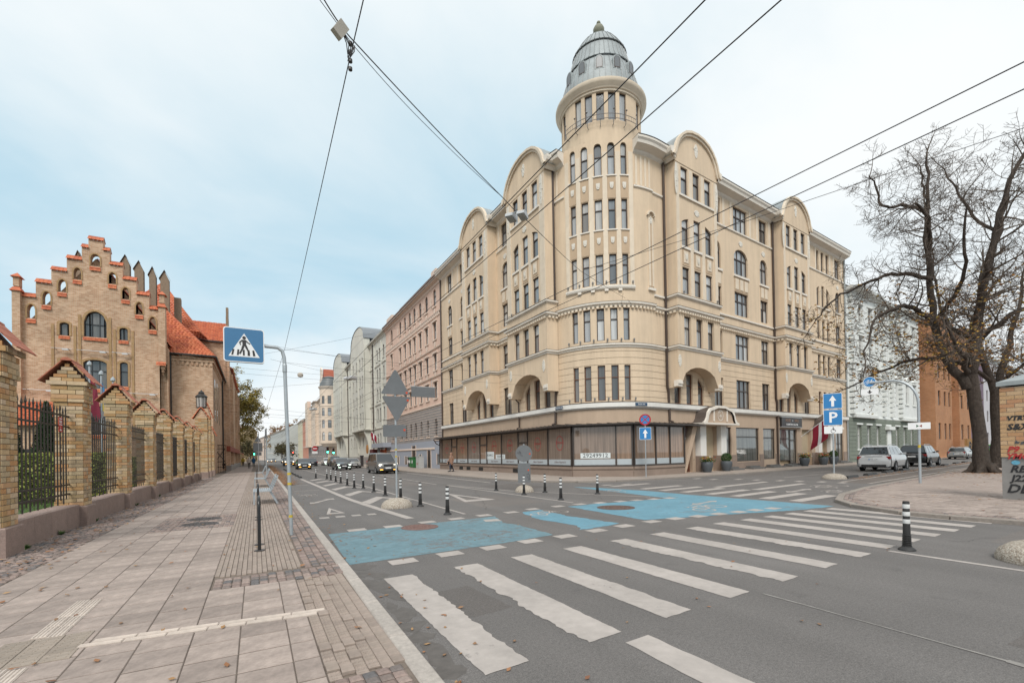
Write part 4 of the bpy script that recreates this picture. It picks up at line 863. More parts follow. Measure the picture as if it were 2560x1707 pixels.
# drainpipes
for mp,u in ((FL,4.72),(FR,6.12)):
    P=mp.P; pipe(corner,[P(u,.12,21.4),P(u,.12,6.1),P(u+.15,.08,5.75),P(u+.2,.08,4.95)],m=M_PIPE); pipe(corner,[P(u+.2,.1,4.62),P(u+.2,.1,3.75),P(u+.25,.35,3.6)],m=M_PIPE)
pipe(corner,[FR.P(21.05,.12,21.4),FR.P(21.05,.12,6.1),FR.P(21.25,.1,5.7),FR.P(21.25,.1,.3)],m=M_PIPE); pipe(corner,[FL.P(27.2,.1,21.4),FL.P(27.2,.1,3.5)],m=M_PIPE); pipe(corner,[FL.P(10.05,.4,6.0),FL.P(9.95,.15,5.7),FL.P(9.95,.12,3.75),FL.P(9.95,.35,3.62)],.06,m=M_PIPE); pipe(corner,[FR.P(36.2,.1,21.5),FR.P(36.2,.1,.3)],m=M_ZINC)
# ---- fascia over the shop and shop front
FA=MB()
wall(FA,FL,KT,LEND,3.3,4.8,d=.02); wall(FA,FK,0,KL,3.3,4.8,d=.02); wall(FA,FR,KT,7.1,.06,4.8,d=.02); FA.build('fascia',M_FASC,corner,smooth=30)
M_SHOPF=mat('shop_frame',(.05,.04,.035),rough=.4,var=.12); M_FILM=mat('frosted_film',(.42,.46,.48),rough=.5,var=.05); M_RLOGO=mat('red_film',(.36,.05,.045),rough=.5,var=.05)
M_SHOP=glassmat('shop_glass',[(.23,.15,.10),(.26,.17,.115),(.19,.135,.10),(.21,.165,.135)],rough=.02,folds=.3,coat=1,ior=1.75)
sp=[(-.6,27.0),(-.6,2.42),(2.07,.12),(7.2,.42)]   # plan of the glass line, local to the corner
gx=lambda y:(-.6,y)
poly_pts=[(-.6,y) for y in (26.86,26.13,23.29,21.87,19.12,16.35,14.93,12.15,9.37,7.96,5.2,2.42)]
segA=[((-.6,26.86),(-.6,2.42),[0,.73,3.57,4.99,7.74,10.51,11.93,14.71,17.49,18.9,21.66,24.44],'L')]
def shopseg(a,b,cuts,logo):
    a,b=Vector(a),Vector(b); d=(b-a); L=d.length; t=d/L; nrm=Vector((t.y,-t.x)); 
    if nrm.dot(-Vector(BC)-a)<0: nrm=-nrm
    mp=Flat(a,t,nrm); fr=MB()
    fbox(fr,mp,0,L,-.12,.04,.72,.82); fbox(fr,mp,0,L,-.12,.04,3.26,3.4)
    for i,c in enumerate(cuts): wd=.09 if c in (0,cuts[-1]) else .04; fbox(fr,mp,max(0,c-wd),min(L,c+wd),-.1,.05,.82,3.26)
    for i,(c,e) in enumerate(zip(cuts,cuts[1:])):
        c0,e0=c+.04,e-.04
        small=e-c<1.5 and logo=='L' and e-c>1
        if small: fbox(fr,mp,c0,e0,-.08,.03,2.42,2.52)
        m=MB(); p=mp.P
        pn=m.quad(p(c0,-.03,.82),p(e0,-.03,.82),p(e0,-.03,3.26),p(c0,-.03,3.26)).build('shop_pane',M_SHOP,corner)
        MB().quad(p(c0+.02,-.024,.83),p(e0-.02,-.024,.83),p(e0-.02,-.024,1.2),p(c0+.02,-.024,1.2)).build('film',M_FILM,pn)
        if e-c>2 and i!=0:
            cx=(c+e)/2; q=MB(); rr_=.42
            for k in range(28):
                a0,a1=2*math.pi*k/28,2*math.pi*(k+1)/28; q.quad(p(cx+rr_*math.cos(a0),-.022,2.3+.5*math.sin(a0)),p(cx+rr_*math.cos(a1),-.022,2.3+.5*math.sin(a1)),p(cx+(rr_-.05)*math.cos(a1),-.022,2.3+.45*math.sin(a1)),p(cx+(rr_-.05)*math.cos(a0),-.022,2.3+.45*math.sin(a0)))
            q.build('logo_ring',M_RLOGO,pn); lettering('Ghrand',.26,M_RLOGO,pn,fmat(mp,cx,-.02,2.34)@FRONTI,shear=.3,sx=1); lettering('Liliana Vegetarin',.2,MATS.get('grey_script') or mat('grey_script',(.2,.15,.15),var=0),pn,fmat(mp,cx,-.018,1.02)@FRONTI,shear=.4)
    fr.build('shop_frame',M_SHOPF,corner); return mp,L
FRONTI=Matrix(((-1,0,0,0),(0,0,1,0),(0,1,0,0),(0,0,0,1)))  # flat lettering onto a facade frame (seen from outside)
mpA,LA=shopseg((-.6,26.86),(-.6,2.42),[0,.73,3.57,4.99,7.74,10.51,11.93,14.71,17.49,18.9,21.66,24.44],'L')
mpB,LB_=shopseg((-.58,2.36),(2.07,-.35),[0,2.75,3.79],'C'); mpC,LC_=shopseg((2.12,-.36),(7.25,.03),[0,2.1,3.55,5.14],'R')
BS=MB(); M_BASE=mat('brown_plinth',(.27,.205,.165),rough=.85,var=.1,scale=2,dirt=.14)
for mp,L in ((mpA,LA),(mpB,LB_),(mpC,LC_)): fbox(BS,mp,0,L,-.5,.06,.56,.72); fbox(BS,mp,0,L,-.5,-.0,.05,.56)
BS.build('plinth',M_BASE,corner)
for u in (2.9,5.6,7.4,10.2,16.6): 
    v=MB(); fbox(v,mpA,u,u+.9,-.01,.012,.16,.46); vv=v.build('cellar_vent',MATS.get('black_void') or mat('black_void',(.02,.018,.016),var=.1),corner)
SI=MB(); P=[(-.6,26.86),(-.6,2.42),(2.07,-.38),(7.25,.0),(9.3,.6)]   # ceiling/back of the shop and canopy
CN=MB(); po=[(-1.1,27.3),(-1.1,2.2),(1.95,-.95),(9.2,-.2)]; pi_=[(.0,27.3),(.0,4.6),(3.2,.9),(9.2,.75)]
for i in range(3):
    a,b,c,d=po[i],po[i+1],pi_[i+1],pi_[i]
    CN.quad((*a,3.42),(*b,3.42),(*c,3.62),(*d,3.62)); CN.quad((*a,3.36),(*b,3.36),(*c,3.36),(*d,3.36)); CN.quad((*a,3.36),(*b,3.36),(*b,3.44),(*a,3.44))
    L=math.hypot(b[0]-a[0],b[1]-a[1]); n=int(L/.6)
    for k in range(n): q=(k+.5)/n; CN.bar((a[0]+(b[0]-a[0])*q,a[1]+(b[1]-a[1])*q,3.44),(d[0]+(c[0]-d[0])*q,d[1]+(c[1]-d[1])*q,3.64),.05,.04)
CN.build('canopy',M_SHOPF,corner); pipe(corner,[(-1.15,27.3,3.4),(-.8,27.4,2.9),(-.1,27.4,2.6)],.05,m=M_PIPE)
lettering('29249912',.36,mat('black_print',(.04,.04,.04),var=0),MB().quad(*[mpB.P(u,-.015,z) for u,z in ((.5,1.26),(2.4,1.26),(2.4,1.6),(.5,1.6))]).build('phone_number_sheet',mat('paper_white',(.62,.66,.66),var=.06,scale=4),corner),fmat(mpB,1.45,-.012,1.43)@FRONTI,sx=1.12)
for a,b,z0,z1 in ((10.7,12.3,1.2,1.85),(12.6,14.3,1.22,1.6)):
    s_=MB().quad(*[mpA.P(u+1.0,-.015,z) for u,z in ((a,z0),(b,z0),(b,z1),(a,z1))]).build('notice_sheet',MATS['paper_white'],corner)
    lettering('29249912',.3,MATS['black_print'],s_,fmat(mpA,(a+b)/2+1.0,-.012,(z0+z1)/2)@FRONTI,sx=1)
for mp,u,t in ((FL,4.3,'Bruninieku iela'),(FK,6.2,'Skolas iela')):
    M_SG=mat('street_sign_blue',(.03,.07,.13),rough=.4,var=.05); s_=MB(); fbox(s_,mp,u-.42,u+.42,.225,.25,4.64,4.84); s_=s_.build('street_name_plate',M_SG,corner); lettering(t,.16,mat('sign_white',(.8,.8,.8),var=.03,scale=3),s_,fmat(mp,u,.255,4.74)@FRONTI,sx=.8)
# small lamps along the sills
lm=None
for mp,us,z,d in ((FK,(1.5,2.35,3.25,4.12,5.0,5.85),4.95,.16),(FK,(1.5,2.35,3.25,4.12,5.0,5.85),8.82,.12),(FK,(1.5,2.35,3.25,4.12,5.0,5.85),12.62,.1),(FL,(5.5,9.4,14.2,18.6),12.3,PB+.06),(FR,(7.0,11.0,22.0,25.6),12.3,PB+.06)):
    for u in us:
        if lm is None: lm=MB().tube([(0,0,0),(0,.02,.1)],.02,5).lathe([(0,.1),(.05,.11),(.065,.2),(.045,.26),(0,.26)],8).mesh('facade_lamp',mat('lamp_grey',(.2,.19,.18),rough=.5,var=.1))
        link('facade_lamp',lm,corner,fmat(mp,u,d,z))
# ---- right-hand ground floor
GW=MB(); gops=[op(13.0,14.1,.95,3.42),op(14.8,18.3,.7,3.42),op(18.97,21.0,.8,3.42),op(21.75,25.05,.3,3.42),op(26.0,27.95,.1,3.42),op(31.98,33.0,1.0,3.3),op(33.4,35.3,.3,3.3)]
wall(GW,FR,7.1,REND,.06,4.8,gops+[op(7.55,9.0,.1,3.42),op(9.35,12.9,.1,3.42),op(28.8,32.0,.1,3.42)],depth=.35); GW.build('shop_wall',M_FASC,corner)
GP=MB()
for a,b in ((12.9,13.0),(14.1,14.8),(18.3,18.97),(21.0,21.6),(25.05,26.0),(27.95,28.8),(33.0,33.4),(35.3,36.2)): fbox(GP,FR,a+.004,b-.004,0,.05,.06,1.25)
fbox(GP,FR,14.1,18.97,0,.045,.06,.66)
GP.build('plinth',M_BASE,corner)
M_GSH=glassmat('shop_glass_clear',[(.10,.10,.09),(.15,.14,.12),(.12,.13,.12)],rough=.02,folds=.5,ior=2.2)
win(corner,FR,gops[0],-.1,1,.58,M_BRFR,M_GSH,name='shop_window'); win(corner,FR,gops[1],-.1,1,.73,M_SHOPF,M_GSH,name='shop_window'); win(corner,FR,gops[2],-.1,1,.7,M_SHOPF,M_GSH,name='shop_window'); win(corner,FR,op(21.75,23.9,.6,3.42),-.12,1,.7,M_SHOPF,M_GSH,name='shop_window'); win(corner,FR,op(23.9,25.05,.3,3.42),-.12,1,.68,M_SHOPF,M_GSH,name='shop_door',ft=.11); win(corner,FR,gops[5],-.1,1,.6,M_SHOPF,M_GSH,name='shop_window'); win(corner,FR,gops[6],-.1,2,.6,M_SHOPF,M_GSH,name='shop_door')
M_WOOD=mat('brown_door_wood',(.125,.042,.022),rough=.45,var=.25,scale=5); M_VOID=MATS['black_void']
dr=MB(); fbox(dr,FR,7.6,8.95,-.3,-.22,.1,3.3)
for a,b,z0,z1 in ((7.68,8.2,.3,.95),(8.3,8.86,.3,.95),(7.68,8.2,2.75,3.2),(8.3,8.86,2.75,3.2)): fbox(dr,FR,a,b,-.22,-.18,z0,z1)
dr=dr.build('door',M_WOOD,corner)
for a in (7.7,8.34): 
    g_=MB(); fbox(g_,FR,a,a+.5,-.22,-.2,1.1,2.6); g_.build('pane',M_GLD,dr)
PS=MB()
def portal(c,label):
    col_=MB(); bs=MB(); 
    for e in (-1,1):
        fbox(col_,FR,c+e*1.32-.36,c+e*1.32+.36,-.3,.32,1.25,3.5); fbox(bs,FR,c+e*1.32-.5,c+e*1.32+.5,-.3,.38,.06,1.25)
    col_.split('portal_column',M_WBAND,corner); bs.split('portal_base',M_BASE,corner)
    d=MB(); fbox(d,FR,c-.88,c+.88,-.75,-.6,.1,3.4); 
    d=d.build('door',mat('dark_door_wood',(.05,.028,.02),rough=.45,var=.2),corner); sd_=MB(); fbox(sd_,FR,c-.9,c-.88,-.7,0,.1,3.4); fbox(sd_,FR,c+.88,c+.9,-.7,0,.1,3.4); sd_.build('portal_reveal',M_FASC,corner)
    for a,b in ((-.75,-.08),(.08,.75)): q=MB(); fbox(q,FR,c+a,c+b,-.6,-.58,1.2,2.5); q.build('door_panel',M_BRFR2,d)
    # bell-shaped canopy
    pf=[(-2.3,3.62),(-2.05,3.7),(-1.85,3.95),(-1.72,4.35),(-1.45,4.62),(-1.0,4.72),(-.5,4.86),(.5,4.86),(1.0,4.72),(1.45,4.62),(1.72,4.35),(1.85,3.95),(2.05,3.7),(2.3,3.62)]
    cv=MB(); cv.prism([(x*.9,z-.08) for x,z in pf],.02,.85,lambda x,z,dd:FR.P(c+x,dd,z)); cv.build('portal_tympanum',M_FASC,corner)
    rf=MB()
    for (a,z0),(b,z1) in zip(pf,pf[1:]): rf.quad(FR.P(c+a,0,z0+.02),FR.P(c+b,0,z1+.02),FR.P(c+b,1.0,z1+.02),FR.P(c+a,1.0,z0+.02))
    rf.build('portal_roof',M_FLASH,corner,smooth=40)
    ed=MB()
    for (a,z0),(b,z1) in zip(pf,pf[1:]):
        ed.quad(FR.P(c+a,1.0,z0+.02),FR.P(c+b,1.0,z1+.02),FR.P(c+b*.93,1.0,z1-.16),FR.P(c+a*.93,1.0,z0-.16)); ed.quad(FR.P(c+a,1.0,z0+.02),FR.P(c+b,1.0,z1+.02),FR.P(c+b,.86,z1+.03),FR.P(c+a,.86,z0+.03))
    for e in (-1,1): fbox(ed,FR,c+e*.85-.06,c+e*.85+.06,.84,.92,3.75,4.6)
    fbox(ed,FR,c-2.3,c+2.3,0,1.02,3.5,3.62); ed.build('portal_edge',M_WTRIM,corner)
    mg=MB()
    for k in range(20):
        a0,a1=2*math.pi*k/20,2*math.pi*(k+1)/20; mg.add([FR.P(c+.36*math.cos(t)*q,.88,4.18+.4*math.sin(t)*q) for t,q in ((a0,1),(a1,1),(a1,.85),(a0,.85))],[(0,1,2,3)])
    mg=mg.build('monogram',M_WTRIM,corner)
    for ch,dx,dz,s in (('S',-.08,.08,.5),('H',.05,-.05,.42)): lettering(ch,s,M_WTRIM,mg,fmat(FR,c+dx,.885,4.18+dz)@FRONTI)
portal(11.2,''); portal(30.4,'')
br=MB(); br.prism([(7.2,.1),(7.42,.1),(8.85,3.4),(8.3,3.4)],.15,.55,lambda u,z,d:FR.P(u,d,z)); br.build('slanted_brace',M_FASC,corner)
pv=MB(); fbox(pv,FR,26.0,27.95,-.9,-.8,.1,3.42); pv.build('passage_gate',mat('tan_gate',(.22,.15,.085),var=.1),corner)
sg=MB(); fbox(sg,FR,21.8,25.6,.05,.2,3.62,4.45); sg=sg.build('shop_sign',mat('sign_charcoal',(.035,.032,.032),rough=.4,var=.05),corner)
b=MB()
for a in ((21.75,25.65,4.45,4.5),(21.75,25.65,3.57,3.62)): fbox(b,FR,a[0],a[1],.04,.22,a[2],a[3])
b.build('sign_frame',mat('sign_silver',(.45,.45,.45),rough=.4,var=.05),sg); lettering('HOUSE',.36,mat('copper_letters',(.36,.2,.12),rough=.4,var=.05),sg,fmat(FR,22.95,.21,4.18)@FRONTI,sx=.8); lettering('NAILS',.36,MATS['copper_letters'],sg,fmat(FR,24.55,.21,4.18)@FRONTI,sx=.8); lettering('o',.3,MATS['sign_white'],sg,fmat(FR,23.8,.21,4.2)@FRONTI); lettering('KOSMETIKAS SALONS',.22,MATS['sign_white'],sg,fmat(FR,23.7,.21,3.82)@FRONTI,bold=.006)
st=MB()
for a,b in ((12.9,14.6),(15.9,17.8),(19.1,21.2),(22.2,24.9),(33.3,35.4)):
    for k in range(2): fbox(st,FR,a+k*.2,b-k*.2,.05,.75-.35*k,.09+.12*k,.21+.12*k)
st.split('step',mat('dark_stone_steps',(.13,.125,.12),rough=.8,var=.2,scale=8),corner)
# ---------------- the other houses ----------------
def house(name,label,mp,u0,u1,h,cols,floors,wm,tm,roofm,loc=(0,0,0),depth=12,base=None,basem=None,strings=(),roof_h=2.5,fm=None,gm=None,bays=(),cornice=.5,sills=True,roof_in=.3,surround=0,quoins=False,gables=(),lights=1,tr=.62,strm=None):
    B=thing(name,label,'building',loc)
    fm=fm or M_BRFR; gm=gm or M_GL; W=MB(); T=MB(); BS=MB(); SU=MB()
    ops=[]
    def isb(u): return next((b for b in bays if b[0]<u<b[1]),None)
    main=[]; bo={b:[] for b in bays}
    for c,wd in cols:
        for k,(z0,z1,ar) in enumerate(floors):
            b=isb(c)
            o=op(c-wd/2,c+wd/2,z0,z1,ar)
            if b and z0>b[3]: bo[b].append(o); d=b[2]
            else: main.append(o); d=0
            win(B,mp,o,d-.13,lights if wd<1.6 else 2,tr,fm,gm,ft=.08)
            if sills: fbox(T,mp,c-wd/2-.12,c+wd/2+.12,d-.0,d+.1,z0-.14,z0-.004)
            if surround and not ar:
                for x in (c-wd/2-.2,c+wd/2+.02): fbox(SU,mp,x,x+.18,d,d+.06,z0-.05,z1+.05)
                fbox(SU,mp,c-wd/2-.28,c+wd/2+.28,d,d+.16,z1+.06,z1+.24)
    bz=base or 0
    if bz: wall(BS,mp,u0,u1,0,bz,main,d=.04,depth=.2); wall(W,mp,u0,u1,bz,h,main)
    else: wall(W,mp,u0,u1,0,h,main)
    for b in bays:
        a,e,d,zb=b[:4]; zt=b[4] if len(b)>4 else h
        wall(W,mp,a,e,zb,zt,bo[b],d=d)
        for u in (a,e): W.quad(mp.P(u,0,zb),mp.P(u,d,zb),mp.P(u,d,zt),mp.P(u,0,zt))
        W.quad(mp.P(a,0,zb),mp.P(e,0,zb),mp.P(e,d,zb),mp.P(a,d,zb)); W.quad(mp.P(a,0,zt),mp.P(e,0,zt),mp.P(e,d,zt),mp.P(a,d,zt)); band(T,mp,[(a,0),(a,d),(e,d),(e,0)],[(0,zb-.25),(.12,zb-.1),(.12,zb+.1),(0,zb+.15)])
    path=[(u0,0)]
    for b in sorted(bays): 
        if len(b)<5: path+=[(b[0],0),(b[0],b[2]),(b[1],b[2]),(b[1],0)]
    path+=[(u1,0)]
    band(T,mp,path,[(0,h-.7),(.1,h-.62),(.14,h-.4),(cornice,h-.25),(cornice+.08,h),(0,h+.08)])
    for z in strings: band(T,mp,path,[(0,z-.14),(.12,z-.08),(.14,z+.05),(0,z+.12)])
    n=mp.T((u0+u1)/2)
    P=mp.P
    W.quad(P(u0,0,0),P(u0,-depth,0),P(u0,-depth,h),P(u0,0,h)); W.quad(P(u1,0,0),P(u1,-depth,0),P(u1,-depth,h),P(u1,0,h)); W.quad(P(u0,-depth,0),P(u1,-depth,0),P(u1,-depth,h),P(u0,-depth,h))
    R_=MB(); e=.35
    R_.quad(P(u0-.05,e,h+.06),P(u1+.05,e,h+.06),P(u1+.05,-depth*.42,h+roof_h),P(u0-.05,-depth*.42,h+roof_h)); R_.quad(P(u0-.05,-depth*.42,h+roof_h),P(u1+.05,-depth*.42,h+roof_h),P(u1+.05,-depth,h+.06),P(u0-.05,-depth,h+.06))
    for u in (u0,u1): W.add([P(u,0,h),P(u,-depth*.42,h+roof_h-.05),P(u,-depth,h)],[(0,1,2)])
    rf=R_.build('roof',roofm,B)
    for (c,hw,d,zs,rise,gmt) in gables:
        pts=[(-1,0),(-.97,.3),(-.85,.6),(-.6,.85),(-.3,.97),(0,1),(.3,.97),(.6,.85),(.85,.6),(.97,.3),(1,0)]
        g=MB(); g.prism([(c+x*hw,zs+z*rise) for x,z in pts],d-.3,d+.02,lambda u,z,dd:P(u,dd,z)); g.build('gable',wm,B)
        q=MB()
        for (a,za),(b2,zb2) in zip(pts,pts[1:]): q.quad(P(c+a*hw*1.03,d+.12,zs+za*rise*1.03),P(c+b2*hw*1.03,d+.12,zs+zb2*rise*1.03),P(c+b2*hw*1.03,d-4,zs+zb2*rise*1.03),P(c+a*hw*1.03,d-4,zs+za*rise*1.03))
        q.build('gable_roof',gmt,B)
    if W.f: W.build('wall',wm,B)
    if T.f: T.build('moulding',tm,B)
    if BS.f: BS.build('ground_floor',basem,B)
    if SU.f: SU.split('window_surround',tm,B)
    for k in range(2):
        c=u0+(u1-u0)*(.3+.4*k); ch=MB(); fbox(ch,mp,c-.5,c+.5,-depth*.42-.35,-depth*.42+.35,h+roof_h-.8,h+roof_h+1.0); fbox(ch,mp,c-.56,c+.56,-depth*.42-.41,-depth*.42+.41,h+roof_h+1.0,h+roof_h+1.12); ch.build('chimney',MATS.get('chimney_brick') or mat('chimney_brick',(.3,.16,.1),var=.2),rf)
    return B
M_ROOFR=mat('red_roof',(.33,.09,.05),rough=.8,var=.2,scale=3); M_ROOFG=mat('grey_sheet_roof',(.22,.235,.25),rough=.5,var=.12,metal=.2); M_ROOFB=mat('brown_sheet_roof',(.16,.105,.085),rough=.6,var=.12)
FLW=Flat((18.5,0),(0,1),(-1,0))
# pink neighbour
M_PINK=mat('pink_render',(.70,.50,.40),rough=.9,var=.06,scale=1.5,dirt=.08,streak=.08); M_PINKT=mat('pale_pink_trim',(.68,.55,.46),rough=.9,var=.14,scale=8); M_GREYB=mat('grey_stone_render',(.30,.275,.262),rough=.9,var=.12,scale=3,dirt=.1); M_BLUEG=mat('blue_grey_render',(.33,.35,.40),rough=.9,var=.06)
pc=[50.9,53.8,56.3,58.7,60.8,63.1,65.5,70.3]
pink=house('pink_house','pink five-storey town house with grey arched ground floor, next to the cream corner building',FLW,48.85,73.9,22.0,[(c,1.05) for c in pc],[(19.1,21.1,'r'),(15.2,17.2,None),(11.6,13.5,None),(8.3,10.2,None),(3.9,5.9,'r')],M_PINK,M_PINKT,M_ROOFB,base=7.5,basem=M_GREYB,strings=(7.5,10.9,14.2,18.2),roof_h=2.4,surround=1)
lo=MB(); fbox(lo,FLW,48.9,73.8,.05,.14,.05,3.35); lo.build('ground_floor_base',M_BLUEG,pink)
b=MB(); band(b,FLW,[(48.9,.14),(51.2,.14)],[(0,3.3),(.08,3.34),(.08,3.5),(0,3.54)]); band(b,FLW,[(51.2,.14),(73.8,.14)],[(0,2.3),(.08,2.34),(.08,2.5),(0,2.54)]); b.build('moulding',M_PINKT,pink)
for u,wd,z0,z1 in ((49.8,1.3,.55,1.75),(53.2,1.2,.1,2.2),(56.6,.9,.3,1.7),(59.3,1.6,.1,2.9),(63,.9,.4,1.5),(67,.9,.4,1.5),(71,.9,.4,1.5)):
    q=MB(); fbox(q,FLW,u-wd/2,u+wd/2,.12,.15,z0,z1); q=q.build('window' if z0>.2 else 'door',M_GLD if z0>.2 else M_BRFR,pink); e=MB(); fbox(e,FLW,u-wd/2-.12,u-wd/2,.12,.19,z0,z1+.1); fbox(e,FLW,u+wd/2,u+wd/2+.12,.12,.19,z0,z1+.1); e.build('surround',M_PINKT,q)
for k,c in enumerate(pc):
    for z,s in ((14.35,1.0),(10.9,.9),(18.2,.9)): relief('ornament',.8,.7,9,M_PINKT,pink,fmat(FLW,c,.02,z+.3),k%3+20)
    relief('ornament',.6,1.6,12,M_PINKT,pink,fmat(FLW,c+1.15,.02,19.8),30)
fr=MB()
for i in range(46): fbox(fr,FLW,49.2+i*.54,49.55+i*.54,.02,.1,17.75,18.1)
for i in range(12): band(fr,FLW,[(48.9,.045),(73.8,.045)],[(0,3.7+i*.32),(.02,3.71+i*.32),(.02,3.74+i*.32),(0,3.75+i*.32)])
fr.build('frieze',M_PINKT,pink)
gu=MB(); fbox(gu,FLW,48.9,73.8,.5,.66,22.0,22.16); gu.build('gutter',M_ROOFB,pink)
pr_=MB()
for a,b in ((49,52.6),(68.7,73.8)): fbox(pr_,FLW,a,b,-.4,.1,22.06,22.7); fbox(pr_,FLW,a+1,b-1,-.4,.12,22.7,23.3)
pr_.build('parapet',M_PINKT,pink)
dm=MB()
dm.quad(FLW.P(53,-1.0,22.3),FLW.P(68,-1.0,22.3),FLW.P(68,-1.2,23.6),FLW.P(53,-1.2,23.6)); dm.build('attic_glazing',M_GL,pink); dm=MB(); fbox(dm,FLW,48.9,68.3,-6,-.7,23.65,23.8); fbox(dm,FLW,48.9,52.8,-6,-1.1,22.3,23.65); dm.build('attic',M_ROOFB,pink)
# grey-green house with gables
M_GRN=mat('grey_green_render',(.64,.625,.555),rough=.9,var=.06,scale=1.2,dirt=.09,streak=.08); M_GRNT=mat('grey_green_trim',(.63,.62,.55),rough=.9,var=.08)
gc=[75.6,78.4,80.2,84.2,87.3,89.6,93,96.2,99.5,102,105.5,109.2,111.5,114,117.7,121,124]
grn=house('grey_green_house','tall grey-green apartment house with rounded gables and bay columns, beyond the pink house',FLW,74,126.5,22.0,[(c,.95) for c in gc],[(18,20,None),(14.6,16.6,None),(11.2,13.2,None),(7.8,9.8,None),(3.6,5.6,'r')],M_GRN,M_GRNT,M_ROOFG,strings=(6.4,10.5,17.2),roof_h=2.6,bays=[(85.8,98,1.1,6.6,23.4),(110,122.5,1.1,6.6,23.4)],gables=[(91.9,6.1,1.1,23.4,2.9,M_ROOFG),(102,3.6,0,22,3.3,M_ROOFG),(116.2,6.2,1.1,23.4,2.7,M_ROOFG)])
q=MB()
for a in (76.9,82,85.9,91.1,97.9,100.7,103.9,107.5,112.6,122.3,125.9): fbox(q,FLW,a-.3,a+.3,(1.1 if 85.8<a<98 or 110<a<122.5 else 0),.14+(1.1 if 85.8<a<98 or 110<a<122.5 else 0),6.7,21)
q.split('pilaster_strip',M_GRNT,grn); pipe(grn,[FLW.P(83,.15,22),FLW.P(83,.15,.3)],.09,m=M_PIPE); pipe(grn,[FLW.P(108.5,.15,22),FLW.P(108.5,.15,.3)],.09,m=M_PIPE)
for u in (86.6,97.2,110.8,121.7):
    q=MB(); q.prism([(0,6.6),(1.1,6.6),(1.0,5.9),(.65,5.0),(.35,3.6),(.2,2.2),(0,2.0)],u-.4,u+.4,lambda d,z,uu:FLW.P(uu,d,z)); q.build('corbel',M_GRNT,grn)
q=MB(); fbox(q,FLW,74.1,126.4,.02,.12,.05,1.5); q.build('plinth',M_GREYB,grn)
# cream house with turret and red roof
M_CRM=mat('peach_render',(.72,.60,.49),rough=.9,var=.06,dirt=.07); M_CRMT=mat('pale_peach_trim',(.66,.58,.50),rough=.9,var=.08); M_DKB=mat('dark_stone_base',(.26,.24,.23),rough=.9,var=.12)
crm=house('turret_house','peach corner house with round turret and steep red roof, beyond the grey-green house',FLW,144,200,20.5,[(149+4.4*i,1.4) for i in range(12)],[(17,19.3,None),(13.5,15.8,'s'),(10,12.3,None),(6.4,8.9,'r'),(2,4,'r')],M_CRM,M_CRMT,M_ROOFR,base=5.4,basem=M_DKB,strings=(5.4,16.4),roof_h=6,bays=[(166,174,1.0,5.6),(190,199,1.2,5.6,23)])
FTU=Curve((19.0,143),2.6,rad(60),.4)
tw=MB(); tops_=[]
for i in range(7):
    u=1.6+i*1.9
    for z0,z1,ar in ((17,19.3,None),(13.5,15.8,None),(10,12.3,None),(6.4,8.9,'r')):
        o=op(u-.5,u+.5,z0,z1,ar); tops_.append(o); win(crm,FTU,o,-.12,1,.6,M_BRFR,M_GL,ft=.08)
wall(tw,FTU,0,2.6*2*math.pi,5.6,22,tops_); tw.build('turret_wall',M_CRM,crm,smooth=40)
MB().lathe([(1.8,4.6),(2.6,5.6)],24,(19.0,143,0)).lathe([(2.6,21.2),(2.7,21.5),(3.0,21.8),(3.05,22.1),(2.5,22.2)],24,(19.0,143,0)).lathe([(2.6,16.3),(2.75,16.4),(2.6,16.5)],24,(19.0,143,0)).build('turret_moulding',M_CRMT,crm,smooth=40)
MB().lathe([(2.7,22.2),(2.6,22.9),(2.1,23.8),(1.8,24.5),(1.9,24.8),(1.0,25.2),(0,25.4)],24,(19.0,143,0)).build('turret_roof',mat('slate_sheet',(.13,.14,.145),rough=.5,var=.15),crm,smooth=40)
g=MB(); g.prism([(155.2+dx,z) for dx,z in ((0,20.5),(0,24.6),(.8,24.6),(.8,27),(2,27),(2,29.8),(3.2,30.6),(4.4,29.8),(4.4,27),(5.6,27),(5.6,24.6),(6.4,24.6),(6.4,20.5))],-.5,.05,lambda u,z,d:FLW.P(u,d,z)); g.build('stepped_gable',M_CRMT,crm)
q=MB(); q.quad((18.4,145.5,21),(30,145.5,21),(30,151,28.8),(18.4,151,28.8)); q.quad((18.4,156.5,21),(30,156.5,21),(30,151,28.8),(18.4,151,28.8)); q.add([(18.45,145.5,21),(18.45,156.5,21),(18.45,151,28.7)],[(0,1,2)]); q.build('cross_roof',M_ROOFR,crm)
# far houses
M_SALM=mat('salmon_render',(.56,.27,.19),var=.06,dirt=.05); M_YEL=mat('pale_yellow_render',(.60,.56,.42),var=.05); M_LG=mat('light_grey_render',(.50,.51,.49),var=.05)
house('salmon_house','salmon pink house with balconies, far down the street past the turret house',FLW,200,226,17.8,[(203+3.2*i,1.3) for i in range(7)],[(14,16,None),(10.5,12.5,None),(7,9,None),(3,5.3,'r')],M_SALM,M_CRMT,M_ROOFR,strings=(6,),sills=False)
house('yellow_house','pale yellow house beyond the salmon house',FLW,226.2,252,18.6,[(229+3.4*i,1.3) for i in range(7)],[(14.5,16.5,None),(11,13,None),(7.5,9.5,None),(3,5,None)],M_YEL,M_CRMT,M_ROOFG,sills=False)
def seg(a,b):
    a,b=Vector(a),Vector(b); t=(b-a).normalized(); n=Vector((-t.y,t.x)); 
    if n.dot(-a)<0: n=-n
    return Flat(a,t,n),(b-a).length
mpf,Lf=seg((13.4,256),(6.5,355)); house('long_grey_house','long pale grey house where the street bends in the distance',mpf,0,Lf,16.5,[(4+5.4*i,1.6) for i in range(18)],[(12.6,14.6,None),(8.8,10.8,None),(5,7,None),(1.6,3.6,None)],M_LG,M_CRMT,M_ROOFR,strings=(4.4,8.2),sills=False)
